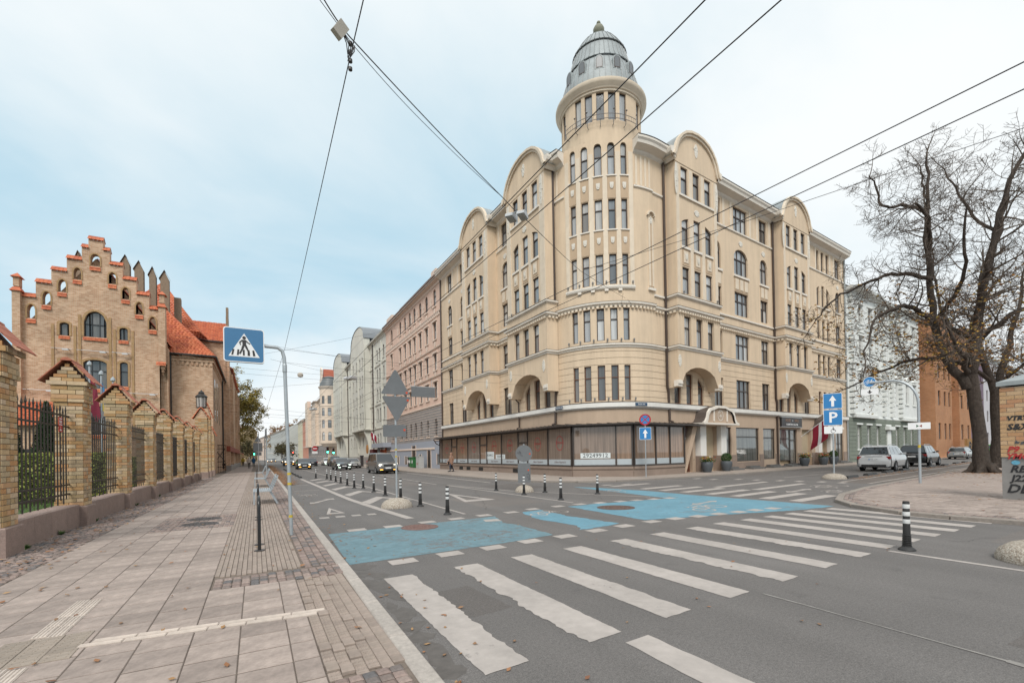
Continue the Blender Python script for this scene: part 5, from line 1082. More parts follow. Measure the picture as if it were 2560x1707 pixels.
mpf,Lf=seg((6.2,360),(0,440)); house('pale_pink_house','pale pink house at the far end of the street',mpf,0,Lf,17,[(5+6*i,1.8) for i in range(12)],[(12.6,14.6,None),(8.8,10.8,None),(5,7,None),(1.6,3.6,None)],M_PINKT,M_CRMT,M_ROOFR,sills=False)
mpf,Lf=seg((-30,262),(-4.5,250)); house('ochre_house','ochre house half hidden by trees at the end of the left pavement',mpf,0,Lf,15,[(3+4*i,1.5) for i in range(6)],[(11,13,None),(7.4,9.4,None),(3.6,5.6,None)],mat('ochre_render',(.45,.34,.2),var=.08),M_CRMT,M_ROOFB,sills=False)
mpf,Lf=seg((-26,160),(-7,160)); house('ornate_grey_house','grey ornate house behind the tree at the end of the brick building',mpf,0,Lf,13,[(3+3.4*i,1.3) for i in range(5)],[(9.4,11.4,'r'),(5.8,7.8,None),(2,4,None)],mat('taupe_render',(.33,.27,.22),var=.1),M_CRMT,M_ROOFG,sills=False,surround=1)
# right-hand street
FRW=Flat((BC[0],BC[1]),RDv,OUTv)
M_WHT=mat('white_stucco_wall',(.74,.755,.735),rough=.9,var=.07,dirt=.08); M_WHTT=mat('white_stucco_trim',(.72,.735,.71),rough=.9,var=.08); M_SAGE=mat('sage_green_stone',(.20,.225,.185),rough=.9,var=.12,dirt=.1)
wc=[39.4,42.2,45,48.2,51.4,54.2,57]
wh=house('white_house','white stucco town house with sage green ground floor, behind the parked cars',FRW,36.5,59.7,18.8,[(c,1.15) for c in wc],[(15.2,17.2,None),(11.6,13.8,None),(7.0,9.6,None),(1.5,4.1,None)],M_WHT,M_WHTT,M_ROOFG,base=5.0,basem=M_SAGE,strings=(5.0,10.8,14.6),surround=1,fm=mat('white_window_frame',(.6,.6,.58),var=.04),roof_h=2.6,bays=[(37.6,43.8,.35,5.2),(52.6,58.6,.35,5.2)],cornice=.7)
q=MB()
wo=[op(c-.58,c+.58,1.5,4.1) for c in wc]
for i in range(11): wall(q,FRW,36.55,59.65,.45+i*.41,.83+i*.41,wo,d=.09,depth=.05)
q.build('rustication',M_SAGE,wh); q=MB()
for u in (37.4,43.9,52.5,58.8,47.0,49.6):
    for i in range(22): fbox(q,FRW,u-.28,u+.28,.0,.42,5.3+i*.6,5.75+i*.6)
q.split('quoin',M_WHTT,wh); q=MB(); fbox(q,FRW,47.6,48.8,.02,.2,.1,3.6); fbox(q,FRW,47.2,49.2,.02,.5,3.7,4.1); q.build('portal',M_WHTT,wh); q=MB()
for c in wc:
    q.prism([(c-.9,14.15),(c+.9,14.15),(c,14.6)],.36 if c<43.8 or c>52.6 else 0,.55 if c<43.8 or c>52.6 else .2,lambda u,z,d:FRW.P(u,d,z)); q.prism([(c-.9,9.95),(c+.9,9.95),(c,10.5)],.36 if c<43.8 or c>52.6 else 0,.55 if c<43.8 or c>52.6 else .2,lambda u,z,d:FRW.P(u,d,z))
q.split('window_pediment',M_WHTT,wh)
M_OBR=brickmat('orange_brick',(.42,.185,.085),(.48,.23,.115),(.36,.25,.17),bw=.3,bh=.09,ms=.012,big=.15); M_OBR2=brickmat('ochre_brick',(.33,.17,.06),(.38,.21,.085),(.3,.2,.1),big=.12)
ob=house('orange_brick_house','orange brick apartment block behind the big bare tree',FRW,60.6,84,19,[(62.5,1.1),(65.2,1.0),(67.4,1.0),(74,1.2),(77.5,1.2),(81.5,1.2)],[(14.6,16.6,None),(10.9,12.9,None),(7.2,9.2,None),(2.6,4.8,None)],M_OBR,M_OBR,M_ROOFG,bays=[(60.7,68.6,1.6,.1),(72.5,79,1.6,.1)],sills=False,cornice=.25)
house('purple_house','dull purple rendered house past the orange brick block',FRW,84.3,97,17,[(86+3*i,1.2) for i in range(4)],[(13,15,None),(9.4,11.4,None),(5.6,7.6,None),(2,4,None)],mat('purple_render',(.16,.11,.15),var=.08),M_OBR,M_ROOFG,sills=False)
house('pale_lilac_house','pale lilac-grey house seen through branches at the far right',FRW,97.3,135,18,[(100+3.4*i,1.3) for i in range(10)],[(13.6,15.6,None),(9.8,11.8,None),(6,8,None),(2,4,None)],mat('lilac_grey_render',(.52,.5,.52),var=.06),M_WHTT,M_ROOFG,sills=False)
# graffiti wall stub and booth in front of the brick block
gw=MB(); fbox(gw,FRW,66.5,72.4,3.2,3.5,.05,2.6); gw=tag(gw.build('graffiti_wall',M_OBR2),'low ochre brick wall with grey graffiti by the orange brick block','wall')
M_GRAF=mat('graffiti_grey',(.09,.09,.095),var=.15); M_GRAFL=mat('graffiti_silver',(.32,.31,.32),var=.15)
q=MB(); rr=random.Random(3)
for k in range(9):
    u,z=67.2+k*.55,1.2+.5*math.sin(k*1.7); pts=[FRW.P(u+.6*math.cos(t*.7+k),3.54,z+.5*math.sin(t*.9+k*.5)) for t in range(8)]; q.tube(pts,.06,5)
q.build('graffiti',M_GRAF,gw)
# ---------------- gothic brick building ----------------
M_BRK=brickmat('yellow_brick',(.44,.245,.145),(.64,.44,.30),(.54,.44,.335),bw=.27,bh=.095,ms=.012,big=.2)
M_BRKT=brickmat('yellow_brick_trim',(.38,.225,.10),(.46,.29,.145),(.38,.29,.19),bw=.09,bh=.26,ms=.012,big=.12)
TILE=[(.54,.155,.07),(.48,.13,.06),(.57,.18,.085),(.51,.145,.07),(.43,.115,.06),(.53,.16,.075)]
M_TILE=rampmat('red_roof_tile',TILE,by='isl',rough=.75,scale=4,nvar=.15,bump=.1); M_TILEO=rampmat('red_clay_tile',[(.46,.165,.10),(.50,.19,.12),(.42,.15,.092),(.47,.17,.105)],rough=.8,scale=14,nvar=.18,bump=.2)
M_BLK=mat('dark_gutter',(.03,.026,.024),rough=.5,var=.1); M_DARKFR=mat('anthracite_frame',(.03,.03,.034),rough=.4,var=.05)
brick=thing('brick_school','yellow brick gothic building with stepped gable and red tiled roofs','building',(0,0,0))
GY=52.0; FG=Flat((0,GY),(1,0),(0,-1))
SX=[-16.58,-15.75,-14.8,-13.83,-12.87,-12.43,-11.45,-11.03,-10.15,-9.2,-8.3,-7.6]
ST=[15.2,16.5,17.7,18.85,20.0,20.8,20.0,18.85,17.7,16.5,15.3]
nic=[(-16.28,-15.8,13.5,14.65),(-15.34,-14.86,14.75,15.85),(-14.37,-13.89,15.98,17.02),(-13.4,-12.92,17.2,18.2),(-12.3,-11.68,18.55,19.6),(-11.1,-10.62,17.2,18.2),(-10.2,-9.72,15.98,17.02),(-9.26,-8.78,14.75,15.85),(-8.32,-7.84,13.5,14.65)]
gops=[op(a,b,z0,z1,((a+b)/2,(b-a)/2*1.02,z0+(z1-z0)*.55,(z1-z0)*.45)) for a,b,z0,z1 in nic]
wops=[op(-12.78,-11.28,12.36,14.6,(-12.03,.77,13.4,1.2)),op(-14.32,-13.72,12.3,13.4,'s'),op(-10.42,-9.84,12.3,13.4,'s'),op(-12.85,-11.3,7.9,10.4,(-12.07,.85,9.95,.45)),op(-10.42,-9.86,8.2,10.35,'s'),op(-14.32,-13.74,8.1,10.3,'s'),op(-12.85,-11.3,3.9,6.4,'s'),op(-10.42,-9.86,3.9,6.2,'s')]
GWm=MB(); CAP=MB()
for i,t in enumerate(ST):
    a,b=SX[i],SX[i+1]
    for d in (0,-.55): wall(GWm,FG,a,b,.1,t,gops+(wops if d==0 else []),d=d,depth=.3,reveal=False,spandrel=False)
    GWm.quad(FG.P(a,0,t),FG.P(b,0,t),FG.P(b,-.55,t),FG.P(a,-.55,t))
    for u in (a,b): GWm.quad(FG.P(u,0,12),FG.P(u,-.55,12),FG.P(u,-.55,t),FG.P(u,0,t))
    nt=max(2,round((b-a)/.24))   # little tile roof on each step
    for k in range(nt):
        u0,u1=a-.04+(b-a+.08)*k/nt,a-.04+(b-a+.08)*(k+1)/nt-.012
        for s,r0 in ((1,0),(-1,0)):
            for r_ in range(2):
                d0,d1=(.14-.2*r_)*1,(.14-.2*(r_+1)-.03); z0,z1=t+.03+.2*r_,t+.03+.2*(r_+1)+.03; y0=-.275+s*(.275+d0) ; y1=-.275+s*(.275+d1)
                CAP.quad(FG.P(u0,y0,z0+.04),FG.P(u1,y0,z0+.04),FG.P(u1,y1,z1),FG.P(u0,y1,z1)); CAP.quad(FG.P(u0,y0,z0+.04),FG.P(u1,y0,z0+.04),FG.P(u1,y0,z0),FG.P(u0,y0,z0))
    GWm.add([FG.P(a,.0,t),FG.P(a,-.275,t+.42),FG.P(a,-.55,t)],[(0,1,2)]); GWm.add([FG.P(b,.0,t),FG.P(b,-.275,t+.42),FG.P(b,-.55,t)],[(0,1,2)])
for o in gops+wops:
    dp=.55 if o in gops else .3; st=usteps(o)
    for d in ((0,-.55) if o in gops else (0,)):
        for a,b in zip(st,st[1:]): GWm.quad(FG.P(a,d,top(o,a)),FG.P(b,d,top(o,b)),FG.P(b,d,o['z1']),FG.P(a,d,o['z1']))
    for u in (o['a'],o['b']): GWm.quad(FG.P(u,0,o['z0']),FG.P(u,-dp,o['z0']),FG.P(u,-dp,top(o,u)),FG.P(u,0,top(o,u)))
    for a,b in zip(st,st[1:]): GWm.quad(FG.P(a,0,top(o,a)),FG.P(b,0,top(o,b)),FG.P(b,-dp,top(o,b)),FG.P(a,-dp,top(o,a)))
    a,b,z=o['a'],o['b'],o['z0']   # sloping tile sill
    n=max(2,round((b-a)/.2)); q=.42 if o in gops else .32
    for k in range(n):
        u0,u1=a-.06+(b-a+.12)*k/n,a-.06+(b-a+.12)*(k+1)/n-.01
        for r_ in range(2): CAP.quad(FG.P(u0,.12-.06*r_,z-q+q*.5*r_+.05),FG.P(u1,.12-.06*r_,z-q+q*.5*r_+.05),FG.P(u1,.0-.05*r_,z-q+q*.5*(r_+1)+.02),FG.P(u0,.0-.05*r_,z-q+q*.5*(r_+1)+.02)); CAP.quad(FG.P(u0,.12-.06*r_,z-q+q*.5*r_+.05),FG.P(u1,.12-.06*r_,z-q+q*.5*r_+.05),FG.P(u1,.12-.06*r_,z-q+q*.5*r_),FG.P(u0,.12-.06*r_,z-q+q*.5*r_))
GWm.build('gable_wall',M_BRK,brick); CAP.build('tile_caps',M_TILE,brick)
for i,o in enumerate(wops): win(brick,FG,o,-.2,3 if o['b']-o['a']>1 else 1,.5 if i in (0,) else (.62 if i>2 else None),M_DARKFR,M_GLD,ft=.07)
ARM=MB()
for o in wops+gops:     # arch rings and jambs
    e=.16 if o in wops else .1; st=usteps(o,10) if o['arch'] else [o['a'],o['b']]
    c=(o['a']+o['b'])/2; hw=(o['b']-o['a'])/2
    pts=[(o['a'],o['z0'])]+[(u,top(o,u)) for u in st]+[(o['b'],o['z0'])]
    for (ua,za),(ub,zb) in zip(pts,pts[1:]):
        k=1+e/hw; f=lambda u,z:(c+(u-c)*k,z if z<=o['z0']+.01 else z+e)
        A,B=f(ua,za),f(ub,zb); ARM.add([FG.P(ua,.04,za),FG.P(ub,.04,zb),FG.P(B[0],.04,B[1]),FG.P(A[0],.04,A[1]),FG.P(A[0],0,A[1]),FG.P(B[0],0,B[1]),FG.P(ua,-.02,za),FG.P(ub,-.02,zb)],[(0,1,2,3),(3,2,5,4),(0,6,7,1)])
for u in (-14.75,-13.35,-13.05,-11.05,-10.75,-9.5): fbox(ARM,FG,u-.09,u+.09,0,.06,3.5,14.2 if abs(u+12)<1.2 else 13.2)
ARM.build('brick_mouldings',M_BRKT,brick)
rl=MB()
for a,b,z in ((-14.8,-13.5,11.15),(-13.2,-11.1,11.13),(-10.9,-9.6,11.12),(-16.5,-14.5,7.6),(-9.7,-7.7,7.6)): fbox(rl,FG,a,b,.25,.3,z-.02,z+.02); fbox(rl,FG,a+.2,a+.25,0,.3,z-.02,z+.02); fbox(rl,FG,b-.25,b-.2,0,.3,z-.02,z+.02); fbox(rl,FG,b-.6,b-.2,.2,.36,z-.14,z-.04)
rl.split('lamp_rail',mat('lamp_white',(.6,.6,.6),var=.05),brick)
def turret(xa,xb,zb):
    t=MB(); y0,y1=GY-.35,GY+.35; t.box(xa,y0,zb,xb,y1,15.55); t.box(xa+.06,y0+.06,15.95,xb-.06,y1-.06,16.7)
    if zb>1:
        c=(xa+xb)/2
        for k in range(4): t.box(xa+.06*(k+1),y0+.06*k,zb-.25*(k+1),xb-.06*(k+1),y1,zb-.25*k)
    t.build('turret',M_BRK,brick); c=MB()
    for z,e in ((15.55,.12),(16.7,.08)):
        x0,x1,a,b=xa-e,xb+e,y0-e,y1+e; cx,cy=(xa+xb)/2,GY; 
        k=.55 if z<16 else 0; h=.34 if z<16 else .42
        P=[(x0,a,z),(x1,a,z),(x1,b,z),(x0,b,z)]; Q=[(cx+(x-cx)*k,cy+(y-cy)*k,z+h) for x,y,_ in P]
        c.add(P+Q,[(0,1,5,4),(1,2,6,5),(2,3,7,6),(3,0,4,7),(4,5,6,7),(3,2,1,0)])
    c.build('turret_cap',M_TILE,brick)
turret(-17.06,-16.58,.1); turret(-7.6,-7.1,10.4)
q=MB(); 
for k in range(5):
    for r_ in range(2): x0=-7.78+k*.14; q.quad((x0,51.5-.12*(1-r_),10.2+.18*r_),(x0+.135,51.5-.12*(1-r_),10.2+.18*r_),(x0+.135,51.62,10.4+.15*r_),(x0,51.62,10.4+.15*r_))
q.build('turret_skirt_tiles',M_TILE,brick)
# body of the building
BD=MB(); BD.box(-17.0,52.55,.1,-7.15,80,12.5); BD.prism([(-17,12.5),(-7.15,12.5),(-12.07,19.4)],52.56,53.4,lambda a,b,c:(a,c,b))
BD.box(-7.15,53.5,.1,-3.65,72,11.55); BD.box(-16,70,.1,-3.35,82,16.8); BD.prism([(70,16.8),(82,16.8),(76,20.6)],-16,-3.35,lambda a,b,c:(c,a,b)); BD.box(-7.1,52.3,.1,-7.02,53.5,12)
BD.build('body_wall',M_BRK,brick)
bt=MB()
for y in (70.2,81.4,100,112): bt.box(-3.36,y,.1,-2.95,y+.9,14.5)
bt.box(-12,82,.1,-3.34,112.8,15.5)
for z in (11.35,11.1): bt.box(-7.14,53.38,z,-3.55,53.5,z+.18); bt.box(-3.66,53.4,z,-3.52,69.9,z+.18)
for k in range(9): x=-6.9+k*.38; bt.box(x,53.42,10.75,x+.2,53.5,11.1)
for k in range(22): y=54+k*.72; bt.box(-3.66,y,10.75,-3.58,y+.3,11.1)
bt.split('buttress',M_BRK,brick)
sp_=MB()
for y in (55.5,58.5,61.5): sp_.box(-3.66,y,5.5,-3.62,y+.7,9.8)
for y in (72.5,75.5,78.5): sp_.box(-3.36,y,3,-3.32,y+.9,12)
sp_.split('lancet_window',M_GLD,brick); rb=MB(); rb.box(-3.38,70,2.6,-2.93,113,3.3); rb.build('red_brick_band',mat('red_band',(.28,.07,.04),var=.15),brick); pb=MB(); pb.box(-3.4,69.9,.1,-2.85,113,.75); pb.build('stone_plinth',M_GREYB,brick)
pn=MB(); pc_=MB()
for a,b,t in ((-11.87,-10.99,22.3),(-10.81,-9.87,21.9),(-9.59,-8.87,21.5),(-15.3,-14.8,22.0),(-8.68,-7.75,21.3)):
    m=(a+b)/2; hw=(b-a)/2*.78; pn.box(m-hw,59.6,12,m+hw,60.3,t-.6); pn.prism([(m-hw,t-.6),(m+hw,t-.6),(m,t+.25)],59.62,60.28,lambda x,z,y:(x,y,z))
    for s in (-1,1): pc_.quad((m,59.5,t+.36),(m+s*(hw+.12),59.5,t-.62),(m+s*(hw+.12),60.4,t-.62),(m,60.4,t+.36))
pn.box(-7.6,61,12,-7.0,61.7,19.3); pn.box(-3.5,75.2,20.2,-3.2,76.8,21.6); pn.box(-3.5,75.6,21.6,-3.2,76.4,23); pn.box(-3.5,73.2,17,-3.2,78.8,19)
pn.split('pinnacle',mat('weathered_brick',(.24,.18,.125),var=.25,scale=6,bump=.3,bscale=20),brick); pc_.split('pinnacle_cap',MATS['weathered_brick'],brick)
def tiled(mb,a,b,c,d,tw=.3,th=.34):
    """a,b along the eave, d,c along the ridge: overlapping rounded tiles"""
    a,b,c,d=map(Vector,(a,b,c,d)); nr=((b-a).cross(d-a)).normalized()
    if nr.z<0: nr=-nr
    nv=max(1,int(((d-a).length+(c-b).length)/2/th)); 
    for j in range(nv):
        v0,v1=j/nv,(j+1.12)/nv; v1=min(v1,1)
        p0,q0,p1,q1=a.lerp(d,v0),b.lerp(c,v0),a.lerp(d,v1),b.lerp(c,v1); n=max(1,int((q0-p0).length/tw))
        for i in range(n):
            s0,s1=i/n,(i+.97)/n; sm=(s0+s1)/2; h=nr*.07
            A,B,C,D=p0.lerp(q0,s0)+h*.6,p0.lerp(q0,sm)+h*1.5,p0.lerp(q0,s1)+h*.6,0
            E,F,Gq=p1.lerp(q1,s0),p1.lerp(q1,sm)+h*.8,p1.lerp(q1,s1)
            mb.add([A,B,C,Gq,F,E,p0.lerp(q0,s0)-h*.3,p0.lerp(q0,s1)-h*.3],[(0,1,4,5),(1,2,3,4),(0,6,7,2,1)])
rf=MB()
tiled(rf,(-7.4,53.2,11.75),(-3.4,53.2,11.75),(-7.85,58,17.0),(-7.95,58,17.0)); tiled(rf,(-3.4,53.2,11.75),(-3.4,71,11.75),(-7.9,71,17.0),(-7.9,58,17.0))
tiled(rf,(-6.9,53,12.3),(-6.9,82,12.3),(-12.07,82,19.6),(-12.07,53,19.6)); tiled(rf,(-17.3,53,12.3),(-17.3,82,12.3),(-12.07,82,19.6),(-12.07,53,19.6),.6,.6)
tiled(rf,(-10,69.7,16.85),(-3.3,69.7,16.85),(-3.3,76,20.75),(-10,76,20.75)); tiled(rf,(-3.3,82.3,16.85),(-10,82.3,16.85),(-10,76,20.75),(-3.3,76,20.75),.6,.6)
tiled(rf,(-14.5,62,16.0),(-5.4,62,16.0),(-9.3,67,22.6),(-9.5,67,22.6)); tiled(rf,(-5.4,62,16.0),(-5.4,76,18.0),(-9.4,72,22.6),(-9.4,67,22.6)); tiled(rf,(-12,82,15.5),(-3.0,82,15.5),(-7,95,20),(-9,95,20),.6,.6); tiled(rf,(-3.0,82,15.5),(-3.0,113,15.5),(-7.5,113,20),(-7.5,95,20),.5,.5)
rf.build('roof_tiles',M_TILE,brick)['kind']='stuff'
gt=MB(); gt.tube([(-7.3,53.15,11.7),(-3.38,53.15,11.66)],.09,6); gt.tube([(-3.32,53.1,11.66),(-3.32,70,11.6)],.09,6); gt.tube([(-6.98,53.3,11.6),(-6.98,53.3,.4)],.09,8); gt.tube([(-3.5,66,11.5),(-3.5,66,.4)],.09,8); gt.tube([(-7.3,69.6,16.75),(-3.3,69.6,16.7)],.1,6); gt.build('gutter',M_BLK,brick)
# porch with a low tiled roof in front of the gable
pch=thing('porch','low tiled porch in the school yard below the stepped gable','porch',(0,0,0)); MB().box(-16.6,46,.1,-12.9,51.98,4.3).build('porch_wall',M_BRK,pch); t=MB(); tiled(t,(-16.9,45.6,4.3),(-12.6,45.6,4.3),(-13.2,51.9,6.6),(-16.3,51.9,6.6)); tiled(t,(-12.6,45.6,4.3),(-12.6,51.9,4.3),(-14,51.9,6.6),(-14.2,49,6.3)); t.build('roof_tiles',M_TILE,pch)['kind']='stuff'
MB().box(-15.2,45.95,.1,-14.0,46.0,2.6).build('door',M_BLK,pch); MB().box(-14.9,45.9,1.2,-14.2,45.94,2.1).build('notice_board',mat('wine_red',(.16,.03,.05),var=.05),pch)
# ---------------- fence: pillars, plinths, railings ----------------
YB=[(.46,.30,.15),(.52,.37,.21),(.43,.26,.12),(.50,.30,.16),(.44,.34,.21),(.55,.41,.26),(.47,.25,.11),(.40,.29,.16),(.53,.40,.27),(.36,.27,.17)]
M_YBR=rampmat('yellow_fence_brick',YB,scale=22,bump=.35,bscale=60,nvar=.14); M_YBRI=rampmat('yellow_fence_brick_field',YB,scale=22,by='isl',bump=.3,nvar=.14); M_MORT=mat('mortar',(.47,.42,.36),rough=1,var=.15,scale=20)
M_GRAN=mat('pink_granite',(.285,.205,.175),rough=.85,var=.22,scale=40,bump=.3,rnd=.07,dirt=.12)
PX0,PX1=-4.16,-3.63
BRM={}
def brickbox(wd,dp,h):
    k=(round(wd,3),round(dp,3),round(h,3))
    if k not in BRM: BRM[k]=MB().add([(-wd/2,-dp/2,-h/2),(wd/2,-dp/2,-h/2),(wd/2,dp/2,-h/2),(-wd/2,dp/2,-h/2),(-wd/2,-dp/2,h/2),(wd/2,-dp/2,h/2),(wd/2,dp/2,h/2),(-wd/2,dp/2,h/2)],[(0,3,2,1),(4,5,6,7),(0,1,5,4),(1,2,6,5),(2,3,7,6),(3,0,4,7)]).mesh('brick',M_YBR)
    return BRM[k]
def brick_face(P,n,field,x0,x1,y0,y1,z0,z1,rows,seed,skip=()):
    """bricks round the three visible sides of a pier: half-depth boxes proud of a mortar core"""
    rr=random.Random(seed); h=(z1-z0)/rows; cnt=0; g=.011; pr=.008
    for j in range(rows):
        zc=z0+(j+.5)*h
        for face in ('S','E'):
            L=(x1-x0) if face=='S' else (y1-y0); nb=2 if L<.7 else 3
            cuts=[0,.5,1] if j%2==0 else [0,.27,.75,1]
            if face=='E': cuts=[0,.27,.52,.77,1] if j%2==0 else [0,.5,1]
            if L>1: cuts=[k/8 for k in range(9)] if j%2==0 else [0]+[(k+.5)/8 for k in range(8)]+[1]
            for a,b in zip(cuts,cuts[1:]):
                wd=(b-a)*L-g; e=rr.uniform(-.003,.003)
                M=TM(x0+(a+b)/2*L,y0+.02-pr+e,zc) if face=='S' else TM(x1-.02+pr+e,y0+(a+b)/2*L,zc,rad(90))
                if n: link('brick',brickbox(round(wd,3),.05,round(h-g,3)),P,M)
                else:
                    src=brickbox(round(wd,3),.05,round(h-g,3)); v=[tuple(M@vv.co) for vv in src.vertices]; field.add(v,[tuple(p.vertices) for p in src.polygons])
TLM={}
def tile_piece(wd,l,m=M_TILEO):
    k=(round(wd,3),round(l,3))
    if k not in TLM: TLM[k]=MB().add([(-wd/2,0,0),(wd/2,0,0),(wd/2,l,0),(-wd/2,l,0),(-wd/2,0,.02),(wd/2,0,.02),(wd/2,l,.016),(-wd/2,l,.016)],[(0,3,2,1),(4,5,6,7),(0,1,5,4),(1,2,6,5),(2,3,7,6),(3,0,4,7)]).mesh('tile',m)
    return TLM[k]
ORD=['first and nearest','second','third','fourth','fifth','sixth','seventh','eighth']
def pillar(i,y1,label,singles):
    y0=y1-.57; o=thing('fence_pillar',label,'fence pillar',(0,0,0),group='brick fence pillars')
    MB().bbox(PX0-.05,y0-.06,.06,PX1+.07,y1+.06,.58,.02).build('granite_base',M_GRAN,o)
    MB().box(PX0+.012,y0+.012,.58,PX1-.012,y1-.012,3.62).prism([(PX0-.08,3.5),(PX1+.08,3.5),((PX0+PX1)/2,4.0)],y0+.02,y1-.02,lambda a,b,c:(a,c,b)).build('mortar_core',M_MORT,o)
    f=MB(); cx=(PX0+PX1)/2
    brick_face(o,singles,f,PX0,PX1,y0,y1,.58,3.06,27,i); brick_face(o,singles,f,PX0-.035,PX1+.035,y0-.035,y1+.035,3.06,3.14,1,i+50); brick_face(o,singles,f,PX0-.03,PX1+.03,y0-.03,y1+.03,3.14,3.46,3,i+60); brick_face(o,singles,f,PX0-.1,PX1+.1,y0-.06,y1+.06,3.46,3.56,1,i+70)
    rr=random.Random(i)    # bricks of the little gable
    for r_ in range(5):
        z=3.56+r_*.085; hw=max(.04,(4.02-z-.06)*.78); n=max(1,round(2*hw/.2))
        for k in range(n):
            a=cx-hw+2*hw*k/n; wd=2*hw/n-.011; M=TM(a+wd/2+.005,y0-.03+.02,z+.04)
            if singles: link('brick',brickbox(round(wd,3),.05,.074),o,M)
            else: v=[tuple(M@vv.co) for vv in brickbox(round(wd,3),.05,.074).vertices]; f.add(v,[tuple(p.vertices) for p in brickbox(round(wd,3),.05,.074).polygons])
    if f.f: tag(f.build('brickwork',M_YBRI,o),kind='stuff')
    # tile roof: three courses each side, ridge tiles
    an=rad(50); ex=.49; tf=MB()
    for s in (1,-1):
        for r_ in range(3):
            for k in range(4):
                yy=y0-.1+(.77)*(k+.5)/4; q=r_*.235
                M=Matrix.Translation((cx+s*(ex-q*.643),yy,3.52+q*.766+.015))@Matrix.Rotation(rad(90)*s,4,'Z')@Matrix.Rotation(an,4,'X')
                if singles: link('tile',tile_piece(.188,.285),o,M)
                else: me=tile_piece(.188,.285); tf.add([tuple(M@v.co) for v in me.vertices],[tuple(p.vertices) for p in me.polygons])
    if tf.f: tag(tf.build('roof_tiles',M_TILE,o),kind='stuff')
    rd=MB()
    for k in range(3):
        a=y0-.12+k*.27; pts=[(cx+.1*math.cos(t*math.pi/6),4.04+.075*math.sin(t*math.pi/6)) for t in range(7)]
        for (xa,za),(xb,zb) in zip(pts,pts[1:]): rd.quad((xa,a,za),(xb,a,zb),(xb,a+.285,zb-.012),(xa,a+.285,za-.012))
        rd.add([(x,a,z) for x,z in pts],[tuple(range(7))])
    rd.build('ridge_tiles',M_TILEO,o); return o
PY=[11.12,15.2,19.48,23.76,28.04,32.32,36.6,40.9]
for i,y in enumerate(PY): pillar(i,y,f'yellow brick fence pillar with red tile cap, {ORD[i]} from the camera',i<4)
M_RAIL=mat('black_iron',(.03,.022,.018),rough=.5,var=.15,metal=.2); bars={}
def bar_mesh(lo,hi):
    k=(lo,hi)
    if k not in bars: bars[k]=MB().box(-.011,-.011,lo,.011,.011,hi-.16).add([(-.011,-.011,hi-.16),(.011,-.011,hi-.16),(.011,.011,hi-.16),(-.011,.011,hi-.16),(-.016,-.016,hi-.13),(.016,-.016,hi-.13),(.016,.016,hi-.13),(-.016,.016,hi-.13),(0,0,hi)],[(0,1,5,4),(1,2,6,5),(2,3,7,6),(3,0,4,7),(4,5,8),(5,6,8),(6,7,8),(7,4,8)]).mesh('bar',M_RAIL)
    return bars[k]
RX=-3.9
for i in range(7):
    ya,yb=PY[i]+.0,PY[i+1]-.57
    pl=thing('fence_plinth',f'pink granite plinth under the railing after the {ORD[i].split()[0]} fence pillar','plinth',(0,0,0),group='granite plinths of the fence'); n=4; L=(yb-ya-.14)/n
    for k in range(n): MB().bbox(-4.12,-L/2+.004,.05,-3.69,L/2-.004,.62+random.uniform(-.006,.006),.012).build('granite_block',M_GRAN,pl,TM(0,ya+.07+L*(k+.5),0))
    o=thing('fence_railing',f'black iron spear railing after the {ORD[i].split()[0]} fence pillar','railing',(0,0,0),group='iron railings of the fence')
    rl=MB().box(-.01,ya-.02,-.02,.01,yb+.02,.02).mesh('rail',M_RAIL)
    for z in (2.71,2.46,1.1,.88): link('rail',rl,o,TM(RX+.02,0,z))
    m=19
    for k in range(m): link('bar',bar_mesh(.66 if k%2 else .76,2.97 if k%2==0 else 2.93),o,TM(RX,ya+.06+(yb-ya-.12)*(k+.5)/m,0))
rs=thing('warning_sign','small red and white warning plate wired to the first iron railing','sign',(RX+.04,14.0,2.5)); q=MB().box(-.004,-.11,-.18,.004,.11,.16).build('plate',mat('sign_red',(.42,.03,.025),rough=.5,var=.06),rs); q=MB()
for z in (-.015,): q.box(.005,-.1,z-.008,.007,.1,z+.008)
for z,a,b in ((.12,-.08,.08),(.07,-.08,-.01),(.07,.02,.06),(.035,-.07,.07),(-.07,-.012,.012),(-.11,-.012,.012),(-.14,-.05,.05)): q.box(.005,a,z-.01,.007,b,z+.01)
q.build('print',MATS['sign_white'],rs)
# gate piers with lantern and open gate
def pier(y,xa,xb,dy,za,zp,label,nm='gate_pier'):
    o=thing(nm,label,'gate pier',(0,0,0)); cx=(xa+xb)/2; MB().bbox(xa-.05,y-.05,.06,xb+.05,y+dy+.05,.6,.02).build('granite_base',M_GRAN,o); f=MB(); brick_face(o,False,f,xa,xb,y,y+dy,.6,za,int((za-.6)/.083),int(y)); brick_face(o,False,f,xa-.04,xb+.04,y-.04,y+dy,za*.78,za*.78+.1,1,4); tag(f.build('brickwork',M_YBRI,o),kind='stuff'); MB().box(xa+.01,y+.01,.6,xb-.01,y+dy-.01,za).prism([(xa+.01,za),(xb-.01,za),(cx,zp)],y+.01,y+dy-.01,lambda a,b,c:(a,c,b)).build('core',M_BRK,o)
    t=MB(); e=.14
    for s in (-1,1):
        a=Vector((cx+s*((xb-xa)/2+e),y-.12,za-.12)); b=a+Vector((0,dy+.24,0)); c=Vector((cx,y+dy+.12,zp+.06)); d=Vector((cx,y-.12,zp+.06)); tiled(t,a,b,c,d,.2,.25) if s>0 else tiled(t,b,a,d,c,.2,.25)
    tag(t.build('roof_tiles',M_TILE,o),kind='stuff'); return o
